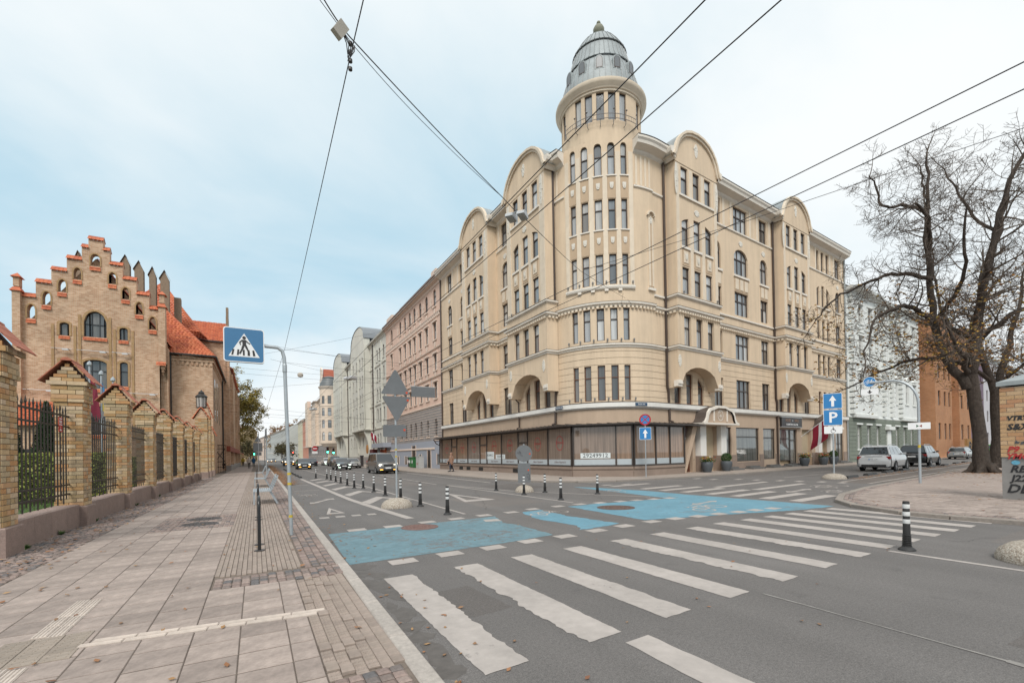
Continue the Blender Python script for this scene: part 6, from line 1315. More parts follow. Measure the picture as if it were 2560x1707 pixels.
pier(44.2,-4.25,-3.42,.8,5.0,5.75,'tall brick gate pier carrying a black lantern'); pier(47.6,-4.15,-3.45,.7,5.4,6.6,'pointed brick gate pier behind the lantern pier'); pier(50.6,-3.9,-3.4,.6,3.9,4.6,'small brick pier where the fence meets the annex')
ln=thing('lantern','black glazed lantern on top of the tall gate pier','lantern',(-3.83,44.6,5.8)); b=MB(); b.lathe([(.36,0),(.36,.06),(.3,.07)],8)
for k in range(8): a=2*math.pi*(k+.5)/8; b.tube([(.34*math.cos(a),.34*math.sin(a),.05),(.38*math.cos(a),.38*math.sin(a),.85)],.02,4)
b.lathe([(.42,.85),(.44,.92),(.2,1.15),(.2,1.22),(.24,1.22),(.05,1.42),(0,1.5)],8); b.build('frame',M_BLK,ln); MB().lathe([(.33,.06),(.36,.85)],8).build('glazing',mat('lantern_glass',(.42,.38,.35),rough=.15,var=.05,coat=.5),ln)
gt=thing('iron_gate','open black iron gate leaf swung towards the pavement','gate',(-3.9,58.6,.1),rad(-38)); b=MB()
for z in (.05,.6,1.2,2.6,3.0): b.box(0,-.02,z,1.3,.02,z+.05)
for k in range(7): b.box(k*.21,-.015,.05,k*.21+.03,.015,3.03)
b.bar((.05,0,2.6),(1.25,0,1.2),.05); b.bar((.05,0,1.2),(1.25,0,2.6),.04); b.build('leaf',M_RAIL,gt); MB().box(.95,-.04,.8,1.3,.04,1.05).build('lock_box',M_RAIL,gt)
# yard
lawn=structure('lawn',MB().box(-40,-8,-.02,-4.12,52,.16),mat('lawn_soil',(.045,.075,.02),var=.3,scale=3))
gr=MB(); rr=random.Random(11)
for k in range(26000):
    y=rr.uniform(9,40); x=-4.2-rr.random()**1.3*min(9,y*.5); h=rr.uniform(.05,.11); a=rr.uniform(0,6.28); c,s=math.cos(a)*.012,math.sin(a)*.012; lx,ly=rr.uniform(-.04,.04),rr.uniform(-.04,.04)
    gr.add([(x-c,y-s,.155),(x+c,y+s,.155),(x+lx,y+ly,.16+h)],[(0,1,2)])
M_GRASS=rampmat('grass_blades',[(.07,.14,.022),(.09,.17,.03),(.11,.16,.035),(.06,.12,.02)],by='isl',bump=0)
tag(gr.build('grass',M_GRASS),'short green lawn grass behind the brick fence','grass',kind='stuff')
def leafcloud(name,pts_fn,n,size,m,parent=None,seed=0,sq=1):
    rr=random.Random(seed); b=MB()
    for k in range(n):
        p=Vector(pts_fn(rr)); u=Vector((rr.gauss(0,1),rr.gauss(0,1),rr.gauss(0,1))).normalized(); v=u.cross(Vector((rr.gauss(0,1),rr.gauss(0,1),rr.gauss(0,1)))).normalized(); s=size*rr.uniform(.6,1.3)
        b.add([p-u*s,p+v*s*.45*sq,p+u*s,p-v*s*.45*sq],[(0,1,2,3)])
    return b.build(name,m,parent)
M_HEDGE=rampmat('hedge_leaf',[(.23,.29,.06),(.29,.33,.08),(.33,.34,.10),(.16,.21,.05),(.30,.26,.09),(.12,.16,.04)],by='isl',bump=0); M_THU=rampmat('thuja_leaf',[(.022,.05,.014),(.03,.065,.018),(.018,.04,.012)],by='isl',bump=0)
def hedge(label,xa,xb,y0,y1,h,seed):
    o=thing('hedge',label,'hedge',(0,0,0)); MB().box(xa+.2,y0+.2,.1,xb-.2,y1-.2,h-.25).build('inner_branches',mat('hedge_dark',(.07,.085,.025),var=.3),o)
    def f(r):
        q=r.random()
        if q<.4: return (r.uniform(xa,xb),y0+r.random()**2*.25,r.uniform(.3,h))
        if q<.75: return (r.uniform(xa,xb),r.uniform(y0,y1),h-r.random()**2*.3)
        return (xb-r.random()**2*.3,r.uniform(y0,y1),r.uniform(.3,h))
    leafcloud('foliage',f,17000,.06,M_HEDGE,o,seed); return o
hedge('clipped yellow-green hedge on the lawn behind the first railing',-12,-4.9,22.3,24.3,1.95,1); hedge('clipped green hedge farther along behind the second railing',-8.5,-4.9,29,31,1.8,2)
def thuja(x,y,h,r,label,seed):
    o=thing('thuja',label,'conifer',(x,y,.1),group='dark columnar thujas in the school yard'); MB().tube([(0,0,0),(0,0,h*.9)],[.09,.02],6).build('trunk',mat('bark_dark',(.05,.038,.03),var=.2),o)
    def f(q):
        z=q.random(); rr_=r*(min(1,z*6)*(1-z**1.6)+.06)*(q.random()**.4); a=q.uniform(0,6.28); return (rr_*math.cos(a),rr_*math.sin(a),.15+z*h)
    leafcloud('foliage',f,7000,.09,M_THU,o,seed,.5)
thuja(-8.75,26,3.9,.62,'dark columnar thuja at the left edge of the first railing',4); thuja(-7.65,26.2,3.9,.62,'dark columnar thuja right of centre behind the first railing',5)
def flag(mb,w_,h,amp,wv,P,sag=0):
    n=10
    for i in range(n):
        for j in range(2):
            f=lambda a,b:P(a,b,amp*math.sin(a*wv)+.1*amp*b,sag*a*a)
            mb.quad(f(w_*i/n,h*j/2),f(w_*(i+1)/n,h*j/2),f(w_*(i+1)/n,h*(j+1)/2),f(w_*i/n,h*(j+1)/2))
M_STEEL=mat('galvanised_steel',(.42,.45,.47),rough=.45,var=.12,scale=8,metal=.5); M_WINE=mat('wine_flag',(.19,.018,.04),rough=.8,var=.08); M_UB=mat('flag_blue',(.07,.22,.42),rough=.8,var=.05); M_UY=mat('flag_yellow',(.55,.42,.06),rough=.8,var=.05)
def flagpole(x,y,h,label,kind):
    o=thing('flagpole',label,'flagpole',(x,y,.1)); MB().tube([(0,0,0),(0,0,h)],[.06,.045],8).lathe([(0,h),(.12,h+.06),(.1,h+.2),(0,h+.3)],8).build('pole',M_STEEL,o)
    if kind==0: fb=MB().add([(.02,0,h-.4),(.35,-.2,h-1.2),(.5,-.1,h-2.9),(.25,.1,h-3.2),(.05,0,h-2.6)],[(0,1,4),(1,2,3,4)]); fb.build('flag',M_WINE,o)
    else:
        MB().add([(.02,0,h-.3),(.2,-.2,h-.9),(.42,-.15,h-1.7),(.1,0,h-1.75)],[(0,1,2,3)]).build('flag_upper_band',M_UB,o); MB().add([(.02,.0,h-1.0),(.1,0,h-1.76),(.42,-.15,h-1.72),(.3,.1,h-2.3),(.06,0,h-2.0)],[(0,1,2,3,4)]).build('flag_lower_band',M_UY,o)
flagpole(-8.14,34,6.9,'flagpole with limp wine red flag in the school yard',0); flagpole(-7.64,34,6.4,'flagpole with limp blue and yellow flag in the school yard',1); flagpole(-7.17,34.2,6.1,'flagpole behind the third fence pillar, rightmost of three',0)
# ---------------- bollards, humps, stands, benches ----------------
M_RUB=mat('black_rubber',(.028,.027,.027),rough=.6,var=.2,scale=20); M_REFL=mat('white_reflective',(.68,.68,.67),rough=.5,var=.1,scale=20,dirt=.1); M_CONC=mat('exposed_aggregate',(.40,.355,.30),rough=.9,var=.0,bump=.9,bscale=45)
def speckle(m,c1,c2,s):
    N,Lk,b=nodes(m); tc=N.new('ShaderNodeTexCoord'); v=N.new('ShaderNodeTexVoronoi'); v.inputs['Scale'].default_value=s; Lk.new(tc.outputs['Object'],v.inputs['Vector']); sp=N.new('ShaderNodeSeparateColor'); Lk.new(v.outputs['Color'],sp.inputs[0]); mx=N.new('ShaderNodeMix'); mx.data_type='RGBA'; mx.inputs[6].default_value=c4(c1); mx.inputs[7].default_value=c4(c2); Lk.new(sp.outputs[0],mx.inputs['Factor']); Lk.new(mx.outputs[2],b.inputs['Base Color'])
speckle(M_CONC,(.24,.19,.145),(.52,.47,.40),60)
def make_bollard():
    o=thing('bollard','','bollard'); b=MB(); prof=[(.115,0),(.115,.015),(.1,.03),(.062,.06)]
    for k in range(7): z=.065+k*.028; prof+=[(.062-.0012*k,z),(.066-.0012*k,z+.01),(.054-.001*k,z+.016)]
    prof+=[(.05,.27),(.045,.5),(.045,.76),(.04,.78),(0,.78)]
    b.lathe(prof,20).build('post',M_RUB,o,smooth=45)
    for z in (.425,.545,.665): MB().lathe([(.0468,z),(.0475,z+.002),(.0475,z+.066),(.0468,z+.068)],20).build('reflective_band',M_REFL,o,smooth=60)
    return o
bol=make_bollard(); first=True
rowA=[(4.59,11.86),(4.6,14.28),(4.74,17.07),(4.64,19.02),(4.67,21.25),(4.74,23.96),(4.4,24.52),(4.46,26.95),(4.51,29.54),(4.52,31.64),(4.54,34.01),(4.56,36.22),(4.01,38.16)]
NTH=['nearest','second nearest','third nearest','fourth nearest','fifth nearest','sixth nearest','seventh nearest','eighth nearest','ninth nearest','tenth nearest','eleventh nearest','second farthest','farthest']
BL=[(p,f'black and white flexible bollard, {NTH[i]} in the row along the hatched island','bollards along the hatched island') for i,p in enumerate(rowA)]
BL+=[((9.43,18.29),'black and white bollard left of the round sign back, by the white lane line','bollards on the central island'),((9.31,15.64),'black and white bollard directly in front of the round sign back','bollards on the central island'),((10.53,15.97),'black and white bollard just right of the round sign back','bollards on the central island'),((9.27,13.06),'black and white bollard nearest the blue paint in mid-junction','bollards on the central island'),((11.71,14.01),'black and white bollard by the far tip of the blue paint, rightmost of the group','bollards on the central island'),((9.05,3.27),'large near black and white bollard at the end of the zebra crossing',None)]
for (x,y),lab,grp in BL:
    o=bol if first else copy_tree(bol); first=False; o.location=(x,y,.002); o['label']=lab
    if grp: o['group']=grp
def hump(label,x,y,r,h):
    o=thing('concrete_base',label,'sign base',(x,y,.002)); MB().lathe([(r,0),(r*1.0,.05),(r*.93,h*.45),(r*.75,h*.72),(r*.45,h*.92),(.04,h),(0,h)],36).build('dome',M_CONC,o,smooth=50); return o
hump('rounded pebble concrete base under the grey triangular sign backs',3.9,14.5,.49,.31); hump('rounded pebble concrete base under the round sign back in mid-junction',10.0,16.75,.4,.3); hump('rounded pebble concrete base under the blue arrow and parking signs',26.9,12.78,.56,.3); hump('rounded pebble concrete base at the right edge of the road, no sign on it',9.66,1.8,.62,.32)
def stand(y,label):
    o=thing('bike_stand',label,'bike stand',(.03,y,.1),group='black hoop bike stands'); pts=[(0,0,0),(0,0,.72)]+[(0,.15-.15*math.cos(t*math.pi/10),.72+.15*math.sin(t*math.pi/10)) for t in range(1,6)]+[(0,.45+.15*math.sin(t*math.pi/10),.72+.15*math.cos(t*math.pi/10)) for t in range(0,6)]+[(0,.6,0)]
    MB().tube(pts,.027,10).build('hoop',mat('black_gloss_steel',(.018,.018,.019),rough=.3,var=.1),o,smooth=50)
    for yy in (0,.6): MB().lathe([(.08,0),(.08,.012),(.03,.014)],16,(0,yy,0)).build('foot_plate',M_IRON,o)
stand(8.74,'black steel hoop bike stand, nearest of three on the pavement'); stand(13.1,'black steel hoop bike stand, middle of three on the pavement'); stand(33,'black steel hoop bike stand, farthest of three on the pavement')
def bench(y,label):
    o=thing('bench',label,'bench',(0,y,.1),group='grey metal benches along the pavement')
    for k in range(9): MB().box(-.1+k*.06,0,.42,-.055+k*.06,1.8,.445).build('seat_slat',M_STEEL,o)
    for k in range(6): MB().bar((.47+k*.028,.02,.5+k*.075),(.47+k*.028,1.78,.5+k*.075),.05,.012,up=(.3,0,1)).build('back_slat',M_STEEL,o)
    for yy in (.1,1.65):
        MB().box(-.1,yy,0,-.05,yy+.06,.42).build('leg',M_STEEL,o); MB().bar((.62,yy+.03,0),(.4,yy+.03,.42),.06,.06,up=(0,1,0)).build('leg',M_STEEL,o); MB().bar((.4,yy+.03,.4),(.64,yy+.03,.96),.05,.03,up=(0,1,0)).build('back_support',M_STEEL,o)
bench(17.3,'grey metal bench nearest the camera on the pavement'); bench(27.8,'second grey metal bench along the pavement'); bench(39,'farthest grey metal bench along the pavement')
for i,(x,y) in enumerate([(28.6,12.75),(32,13.25),(36.2,14.0),(40.4,14.65),(47,15.3),(51.6,15.9),(57,16.75),(61.2,17.35)]):
    b=MB(); b.prism([(-.15,0),(.15,0),(.09,.12),(-.09,.12)],-.85,.85,lambda a,z,c:(c,a,z)); o=b.build('wheel_stop',M_RUB,None,TM(x,y,.003,rad(8))); tag(o,f'black rubber lane divider between parked cars and cycle lane, {NTH[i]} of eight','lane divider','rubber dividers beside the cycle lane')
for k in range(9):
    o=MB().prism([(-.12,0),(.12,0),(.07,.1),(-.07,.1)],-.9,.9,lambda a,z,c:(a,c,z)).build('wheel_stop',M_RUB,None,TM(3.1+.03*k,41+k*3.6,.003,.0)); tag(o,f'dark rubber kerb edging the leaf-strewn cycle lane, {NTH[k]} of nine','lane divider','rubber dividers beside the leafy cycle lane')
# ---------------- signs ----------------
M_SBLUE=mat('sign_blue',(.018,.19,.46),rough=.35,var=.04,scale=4,coat=.3); M_SBL2=mat('sign_blue_dull',(.05,.17,.33),rough=.4,var=.05,scale=4,coat=.2); M_SW=MATS['sign_white']; M_SBACK=mat('sign_back_grey',(.16,.165,.17),rough=.55,var=.08,scale=5,metal=.1,dirt=.1); M_SBK=mat('sign_black',(.035,.03,.03),rough=.5,var=.05); M_SRED=mat('no_stop_red',(.42,.012,.02),rough=.4,var=.04); M_ODOT=mat('orange_sticker',(.62,.08,.03),var=.03)
FX=lambda x,z,c:(x,-c,z)     # outline (x,z) extruded towards the viewer (local -Y)
def plate(parent,outl,m,t0,t1,name='plate'): return MB().prism(outl,t0,t1,FX).build(name,m,parent)
def pole(parent,pts,r=.03,m=None,name='pole'): return MB().tube(pts,r,12).build(name,m or M_STEEL,parent,smooth=50)
# pedestrian crossing sign on an angled arm
ps=thing('crossing_sign','blue zebra crossing sign on a tall bent steel pole by the kerb','road sign',(.6,10.16,.1)); pole(ps,[(0,0,0),(-.08,0,3.35),(-.088,0,3.55),(-.12,0,3.68),(-.2,0,3.74),(-.5,0,3.75)],.034); 
for z in (.35,1.0,1.2): MB().lathe([(.037,z),(.037,z+.05)],12,(-.01*z*2.2,0,0)).build('yellow_tape',mat('yellow_tape',(.55,.4,.05),var=.15,scale=30),ps)
MB().lathe([(.037,3.25),(.042,3.27),(.042,3.4),(.037,3.42)],12,(-.08,0,0)).build('pole_sleeve',M_STEEL,ps)
pl_=plate(ps,rrect(.68,.66,.05),M_SW,.03,.05); pl_.matrix_local=TM(-.775,0,3.72); MB().prism(rrect(.675,.655,.05),-.04,.03,FX).build('sign_box',M_SBACK,ps,TM(-.775,0,3.72)); pl_.name='sign_edge'
def child(p,o,m,t,name): return MB().prism(o,t,t+.002,FX).build(name,m,p)
child(pl_,rrect(.645,.625,.042),M_SBL2,.0505,'blue_field'); child(pl_,[(-.26,-.225),(.26,-.225),(0,.225)],M_SW,.053,'white_triangle')
for a in (-.195,-.105,-.005,.085,.175): child(pl_,[(a-.03+.012*(a<0),-.2),(a+.012,-.2),(a+.012-a*.12,-.09),(a-.02-a*.12,-.09)],M_SBK,.0555,'stripe')
fig=MB(); 
def limb(p,q,w_): 
    p,q=Vector(p),Vector(q); n=Vector((-(q-p).y,(q-p).x)).normalized()*w_/2; fig.prism([(p-n)[:],(q-n)[:],(q+n)[:],(p+n)[:]],.058,.0605,FX)
fig.prism(disc(14,.03,0,.14),.058,.0605,FX); fig.prism([(-.035,.1),(.03,.1),(.032,.0),(-.025,.0)],.0582,.0607,FX); limb((-.03,.095),(-.075,.045),.022); limb((-.075,.045),(-.06,.0),.018); limb((.025,.09),(.06,.05),.02); limb((.06,.05),(.1,.03),.018); limb((-.005,.02),(-.03,-.07),.036); limb((-.03,-.07),(-.075,-.17),.028); limb((.01,.02),(.045,-.06),.036); limb((.045,-.06),(.085,-.15),.028); fig.build('walking_figure',M_SBK,pl_)
# grey sign backs on the island
gs=thing('sign_backs','grey backs of two triangular signs and a plate on a pole on the hatched island','road sign',(3.9,14.5,.3)); pole(gs,[(0,0,0),(0,0,4.05)],.032)
def stick(p,x,z,r=.036): MB().prism(disc(12,r,x,z),.012,.014,FX).build('orange_sticker',M_ODOT,p)
a=plate(gs,[(-.47,-.36),(.47,-.36),(.42,-.38),(.03,.4),(-.03,.4),(-.42,-.38)][:0] or [(-.43,-.38),(.43,-.38),(.45,-.34),(.03,.4),(-.03,.4),(-.45,-.34)],M_SBACK,-.01,.01,'triangle_plate'); a.matrix_local=TM(0,-.04,3.68); stick(a,.36,-.31)
a=plate(gs,[(-.43,.38),(.43,.38),(.45,.34),(.03,-.4),(-.03,-.4),(-.45,.34)],M_SBACK,-.01,.01,'triangle_plate'); a.matrix_local=TM(.03,-.04,2.86); stick(a,.36,.27)
a=plate(gs,rrect(.74,.38,.04),M_SBACK,-.01,.01,'rectangular_plate'); a.matrix_local=TM(-.04,-.04,2.14); stick(a,.31,.03)
for z in (1.3,1.52): MB().lathe([(.034,z),(.034,z+.05)],12).build('yellow_tape',MATS['yellow_tape'],gs)
for z in (3.34,3.2,2.3): MB().box(-.3,-.028,z-.015,.3,-.0,z+.015).build('bracket',M_STEEL,gs)
# round sign back in mid junction
ra=rad(-31)
rs_=thing('round_sign_back','graffiti-tagged back of a round sign with a plate below, in mid-junction','road sign',(10.0,16.75,.3),ra); pole(rs_,[(0,0,0),(0,0,1.75)],.032); a=plate(rs_,disc(32,.36),M_SBACK,-.01,.01,'round_plate'); a.matrix_local=TM(0,-.045,1.35); stick(a,.25,-.02); child(a,[(-.22,.08),(-.18,.12),(-.1,.02),(-.14,.0)],M_GRAF,.011,'tag_mark'); lettering('emoz',.13,M_GRAF,a,Matrix.Translation((-.16,-.014,-.02))@Matrix.Rotation(rad(38),4,'Y')@FRONT)
a=plate(rs_,rrect(.54,.84,.05),M_SBACK,-.01,.01,'rectangular_plate'); a.matrix_local=TM(0,-.045,.52); stick(a,.18,.12); lettering('Y24',.2,M_GRAF,a,Matrix.Translation((.17,-.014,-.15))@Matrix.Rotation(rad(70),4,'Y')@FRONT); MB().box(-.1,-.05,.93,.1,-.0,.97).build('bracket',M_STEEL,rs_)
# no stopping + one way
ns=thing('no_stopping_sign','round red and blue no stopping sign over a blue arrow sign by the shop front','road sign',(20.5,20.0,.1),rad(-45)); pole(ns,[(0,0,0),(0,0,3.85)],.03)
a=plate(ns,disc(36,.34),M_SRED,.03,.045,'round_plate'); a.matrix_local=TM(0,0,3.46); child(a,disc(36,.26),M_SBLUE,.0455,'blue_disc')
for s in (-1,1): child(a,[(-.2,-.165*s),(-.165,-.2*s),(.2,.165*s),(.165,.2*s)] if s>0 else [(-.165,.2),(-.2,.165),(.165,-.2),(.2,-.165)],M_SRED,.048+.001*s,'red_bar')
def oneway(p,w_,h,z,blue=M_SBLUE):
    a=plate(p,rrect(w_,h,.04),M_SW,.03,.04,'plate'); a.matrix_local=TM(0,0,z); child(a,rrect(w_*.955,h*.955,.035),blue,.0405,'blue_field'); k=h; child(a,[(-.075*k,-.36*k),(.075*k,-.36*k),(.075*k,.02*k),(.2*k,.02*k),(0,.36*k),(-.2*k,.02*k),(-.075*k,.02*k)],M_SW,.043,'arrow'); return a
oneway(ns,.68,.74,2.62)
# arrow + parking signs on the right
pk=thing('parking_sign','blue arrow sign above a blue P sign and a wheelchair plate','road sign',(26.9,12.78,.3),rad(-58)); pole(pk,[(0,0,0),(0,0,4.2)],.04); oneway(pk,.84,.82,3.86)
a=plate(pk,rrect(.84,.84,.04),M_SW,.03,.04); a.matrix_local=TM(0,0,2.98); child(a,rrect(.8,.8,.035),M_SBLUE,.0405,'blue_field'); lettering('P',.78,M_SW,a,Matrix.Translation((0,-.044,-.02))@FRONT,bold=.015)
a=plate(pk,rrect(.8,.4,.03),M_SW,.03,.04); a.matrix_local=TM(0,0,2.32); f2=MB(); f2.prism(disc(10,.025,0,.13),.043,.045,FX)
def st2(p,q,w_):
    p,q=Vector(p),Vector(q); n=Vector((-(q-p).y,(q-p).x)).normalized()*w_/2; f2.prism([(p-n)[:],(q-n)[:],(q+n)[:],(p+n)[:]],.043,.045,FX)
st2((0,.1),(-.01,0),.03); st2((-.01,0),(.08,0),.025); st2((.08,0),(.11,-.1),.025); st2((0,.07),(.06,.06),.02)
for k in range(14): t0,t1=rad(60+k*18),rad(60+k*18+19); st2((-.0+.1*math.cos(t0),-.06+.1*math.sin(t0)),(.1*math.cos(t1),-.06+.1*math.sin(t1)),.02)
f2.build('wheelchair_symbol',M_SBK,a)
# cycle sign on a curved pole
cy=thing('cycle_sign','round blue bicycle sign and arrow plate on a curved grey pole at the corner pavement','road sign',(24.5,8.35,.1)); A=Vector((-.35,1.6,0)); pts=[(0,0,0),(0,0,3.4)]+[tuple(A*.55*(1-math.cos(rad(a)))+Vector((0,0,3.4+1.05*math.sin(rad(a))))) for a in range(10,91,10)]+[tuple(A+Vector((0,0,4.45)))]
pole(cy,pts,.05); sg_=link('sign_arm',None,cy,TM(A.x,A.y,4.3,rad(-62))); 
bp=MB().prism(disc(32,.23),0,.02,FX).build('round_plate',M_SW,cy,TM(A.x,A.y,4.5,rad(-62))); child(bp,disc(32,.214),M_SBLUE,.0205,'blue_disc'); bpy.data.objects.remove(sg_)
bk=MB()
for cx in (-.11,.11): bk.tube([(cx+.065*math.cos(t*.5236),-.025,-.04+.065*math.sin(t*.5236)) for t in range(13)],.008,4)
for p,q in (((-.11,-.04),(-.05,.05)),((-.05,.05),(.08,.05)),((.08,.05),(0,-.04)),((0,-.04),(-.11,-.04)),((0,-.04),(-.05,.05)),((.11,-.04),(.07,.09)),((.07,.09),(.11,.1)),((-.09,.075),(-.02,.075))): bk.tube([(p[0],-.025,p[1]),(q[0],-.025,q[1])],.008,4)
bk.build('bicycle_symbol',M_SW,bp); ap=MB().prism(rrect(.62,.26,.03),0,.02,FX).build('arrow_plate',M_SW,cy,TM(A.x,A.y,4.05,rad(-62))); child(ap,[(0,-.09),(.1,.0),(.03,.0),(.03,.08),(-.03,.08),(-.03,.0),(-.1,0)],M_SBK,.021,'arrow')
po_=MB().prism(rrect(.72,.28,.01),.06,.07,FX).build('poster',M_SW,cy,TM(0,0,2.42,rad(-65))); child(po_,[(-.09,-.06),(-.09,.06),(0,0)],mat('poster_green',(.06,.12,.08),var=.2),.0705,'print_triangle'); child(po_,[(.09,-.06),(.09,.06),(0,0)],mat('poster_red',(.25,.06,.04),var=.2),.0705,'print_triangle'); MB().lathe([(.052,1.5),(.052,1.62)],12).build('yellow_sticker',MATS['yellow_tape'],cy)
# graffiti pillar
gp=thing('graffiti_pillar','yellow brick gate pillar with sheet metal cap and graffiti on its concrete foot, right edge','pillar',(18.7,3.35,.1)); MB().box(.06,.02,0,.9,1.18,1.2).build('concrete_foot',mat('grey_concrete',(.235,.225,.215),rough=.9,var=.12,scale=4,dirt=.1),gp); MB().box(.045,.05,1.2,.86,1.15,3.2).build('mortar_core',M_MORT,gp); rr=random.Random(5)
M_YBR2=rampmat('ochre_block_brick',[(.47,.30,.16),(.50,.33,.185),(.44,.25,.13),(.51,.35,.21),(.45,.24,.13),(.48,.31,.17)],scale=18,bump=.2,nvar=.12)
for j in range(17):
    z=1.26+j*.117; cuts=[0,.3,.62,.93,1.2] if j%2==0 else [0,.14,.46,.77,1.07,1.2]
    for a,b in zip(cuts,cuts[1:]): link('brick',MB().box(.0,0,-.052,.05,b-a-.012,.052).mesh('brick',M_YBR2),gp,TM(.03,1.19-b+.006,z))
    for a,b in ((0,.3),(.3,.6),(.6,.86)): link('brick',MB().box(0,0,-.052,b-a-.012,.05,.052).mesh('brick',M_YBR2),gp,TM(.04+a,1.14,z)); link('brick',MB().box(0,0,-.052,b-a-.012,.05,.052).mesh('brick',M_YBR2),gp,TM(.04+a,.01,z))
MB().box(-.03,-.04,3.24,.94,1.24,3.36).add([(-.03,-.04,3.36),(.94,-.04,3.36),(.94,1.24,3.36),(-.03,1.24,3.36),(.45,.6,3.62)],[(0,1,4),(1,2,4),(2,3,4),(3,0,4)]).build('metal_cap',M_ZINC,gp)
PX=Matrix(((0,0,-1,0),(-1,0,0,0),(0,1,0,0),(0,0,0,1)))
M_GBK=mat('graffiti_black',(.02,.02,.022),rough=.6,var=.1); M_GRD=mat('graffiti_red',(.40,.03,.03),rough=.6,var=.1); M_GBL=mat('graffiti_blue',(.12,.36,.5),var=.2,scale=20); M_GOR=mat('graffiti_orange',(.55,.16,.05),var=.1)
for t,s,y,z,m,sh in (('RBT',.27,.78,.86,M_GBK,.3),('J22',.25,.84,.6,M_GBK,.2),('DBA',.34,.76,.3,M_GBK,.3),('VTRT',.17,.85,2.3,M_GBK,.2),('S&X',.24,.84,2.05,M_GBK,.2),('forge',.1,.8,1.62,M_GRAF,.2),('P9',.22,.95,1.42,M_GRD,.3),('YMG',.22,.86,1.22,M_GRD,.3)): lettering(t,s,m,gp,Matrix.Translation((.022 if z>1.2 else .05,y,z))@PX,bold=.008,shear=sh,name='graffiti')
MB().poly([(.05,y,z) for y,z in disc(12,.09,.9,1.05,.7)]).build('graffiti',M_GBL,gp); MB().poly([(.048,y,z) for y,z in disc(10,.05,.62,.6)]).build('graffiti',M_GOR,gp)
# flower pots
M_POT=mat('slate_pot',(.075,.085,.095),rough=.6,var=.1); M_BOX=rampmat('boxwood_leaf',[(.035,.09,.02),(.05,.11,.025),(.028,.07,.015)],by='isl',bump=0); M_FLW=rampmat('flower_petals',[(.5,.12,.04),(.55,.4,.05),(.5,.48,.42),(.12,.18,.06),(.45,.06,.05)],by='isl',bump=0)
for i,(u,k,lab) in enumerate([(9.35,1,'slate pot of mixed flowers left of the monogrammed portal'),(11.8,0,'slate pot with a clipped box ball right of the monogrammed portal'),(24.3,1,'slate pot of flowers beside the nail salon door'),(28.15,1,'slate pot of orange flowers by the second portal'),(30.4,0,'slate pot with a clipped box ball by the second portal')]):
    p=FRW.P(u,.9,.09); o=thing('flower_pot',lab,'flower pot',p,group='pots along the shop fronts'); MB().lathe([(0,0),(.26,0),(.34,.2),(.4,.5),(.4,.66),(.36,.74),(.33,.74),(.33,.66),(0,.66)],24).build('pot',M_POT,o,smooth=50)
    if k==0: leafcloud('foliage',lambda r:tuple(Vector((r.gauss(0,1),r.gauss(0,1),r.gauss(0,1))).normalized()*.36*r.random()**.15+Vector((0,0,.98))),2200,.035,M_BOX,o,i)
    else: leafcloud('foliage',lambda r:(r.gauss(0,.2),r.gauss(0,.2),.72+abs(r.gauss(.12,.1))),500,.05,M_BOX,o,i); leafcloud('flowers',lambda r:(r.gauss(0,.2),r.gauss(0,.2),.82+abs(r.gauss(.12,.08))),160,.06,M_FLW,o,i+9,1.6)
# bins and cabinet
M_BIN=mat('green_bin',(.03,.15,.045),rough=.5,var=.1); M_BINB=mat('black_bin',(.03,.03,.03),rough=.5,var=.1)
def bin_(x,y,m,label,s=1):
    o=thing('wheelie_bin',label,'bin',(x,y,.09),group='wheelie bins by the pink house'); MB().add([(-.26*s,-.3,.08),(.26*s,-.3,.08),(.26*s,.3,.08),(-.26*s,.3,.08),(-.33*s,-.36,1.25),(.33*s,-.36,1.25),(.33*s,.36,1.25),(-.33*s,.36,1.25)],[(0,3,2,1),(4,5,6,7),(0,1,5,4),(1,2,6,5),(2,3,7,6),(3,0,4,7)]).build('body',m,o); MB().box(-.36*s,-.4,1.25,.36*s,.4,1.34).box(-.2,-.46,1.28,.2,-.38,1.34).build('lid',m,o); MB().box(-.34*s,-.12,.6,-.31*s,.12,.95).build('paper_label',M_SW,o)
    for e in (-1,1): MB().lathe([(0,-.03),(.1,-.03),(.1,.03),(0,.03)],12,(.2,e*.28,.1),axis='y').build('wheel',M_RUB,o)
bin_(17.6,58.4,M_BINB,'black wheelie bin beside the green bins',1); bin_(17.4,56.9,M_BIN,'tall green wheelie bin in the middle of the three',1.15); bin_(17.2,55.4,M_BIN,'green wheelie bin next to the grey cabinet',1)
cb=thing('utility_cabinet','pale grey street cabinet with red graffiti beside the bins','cabinet',(17.3,53.6,.09)); MB().box(-.3,-.6,0,.3,.6,1.4).box(-.33,-.63,1.4,.33,.63,1.46).build('casing',mat('cabinet_grey',(.42,.42,.41),var=.1,scale=6),cb); lettering('89',.4,M_GRD,cb,Matrix.Translation((-.305,.1,.5))@PX,name='graffiti')
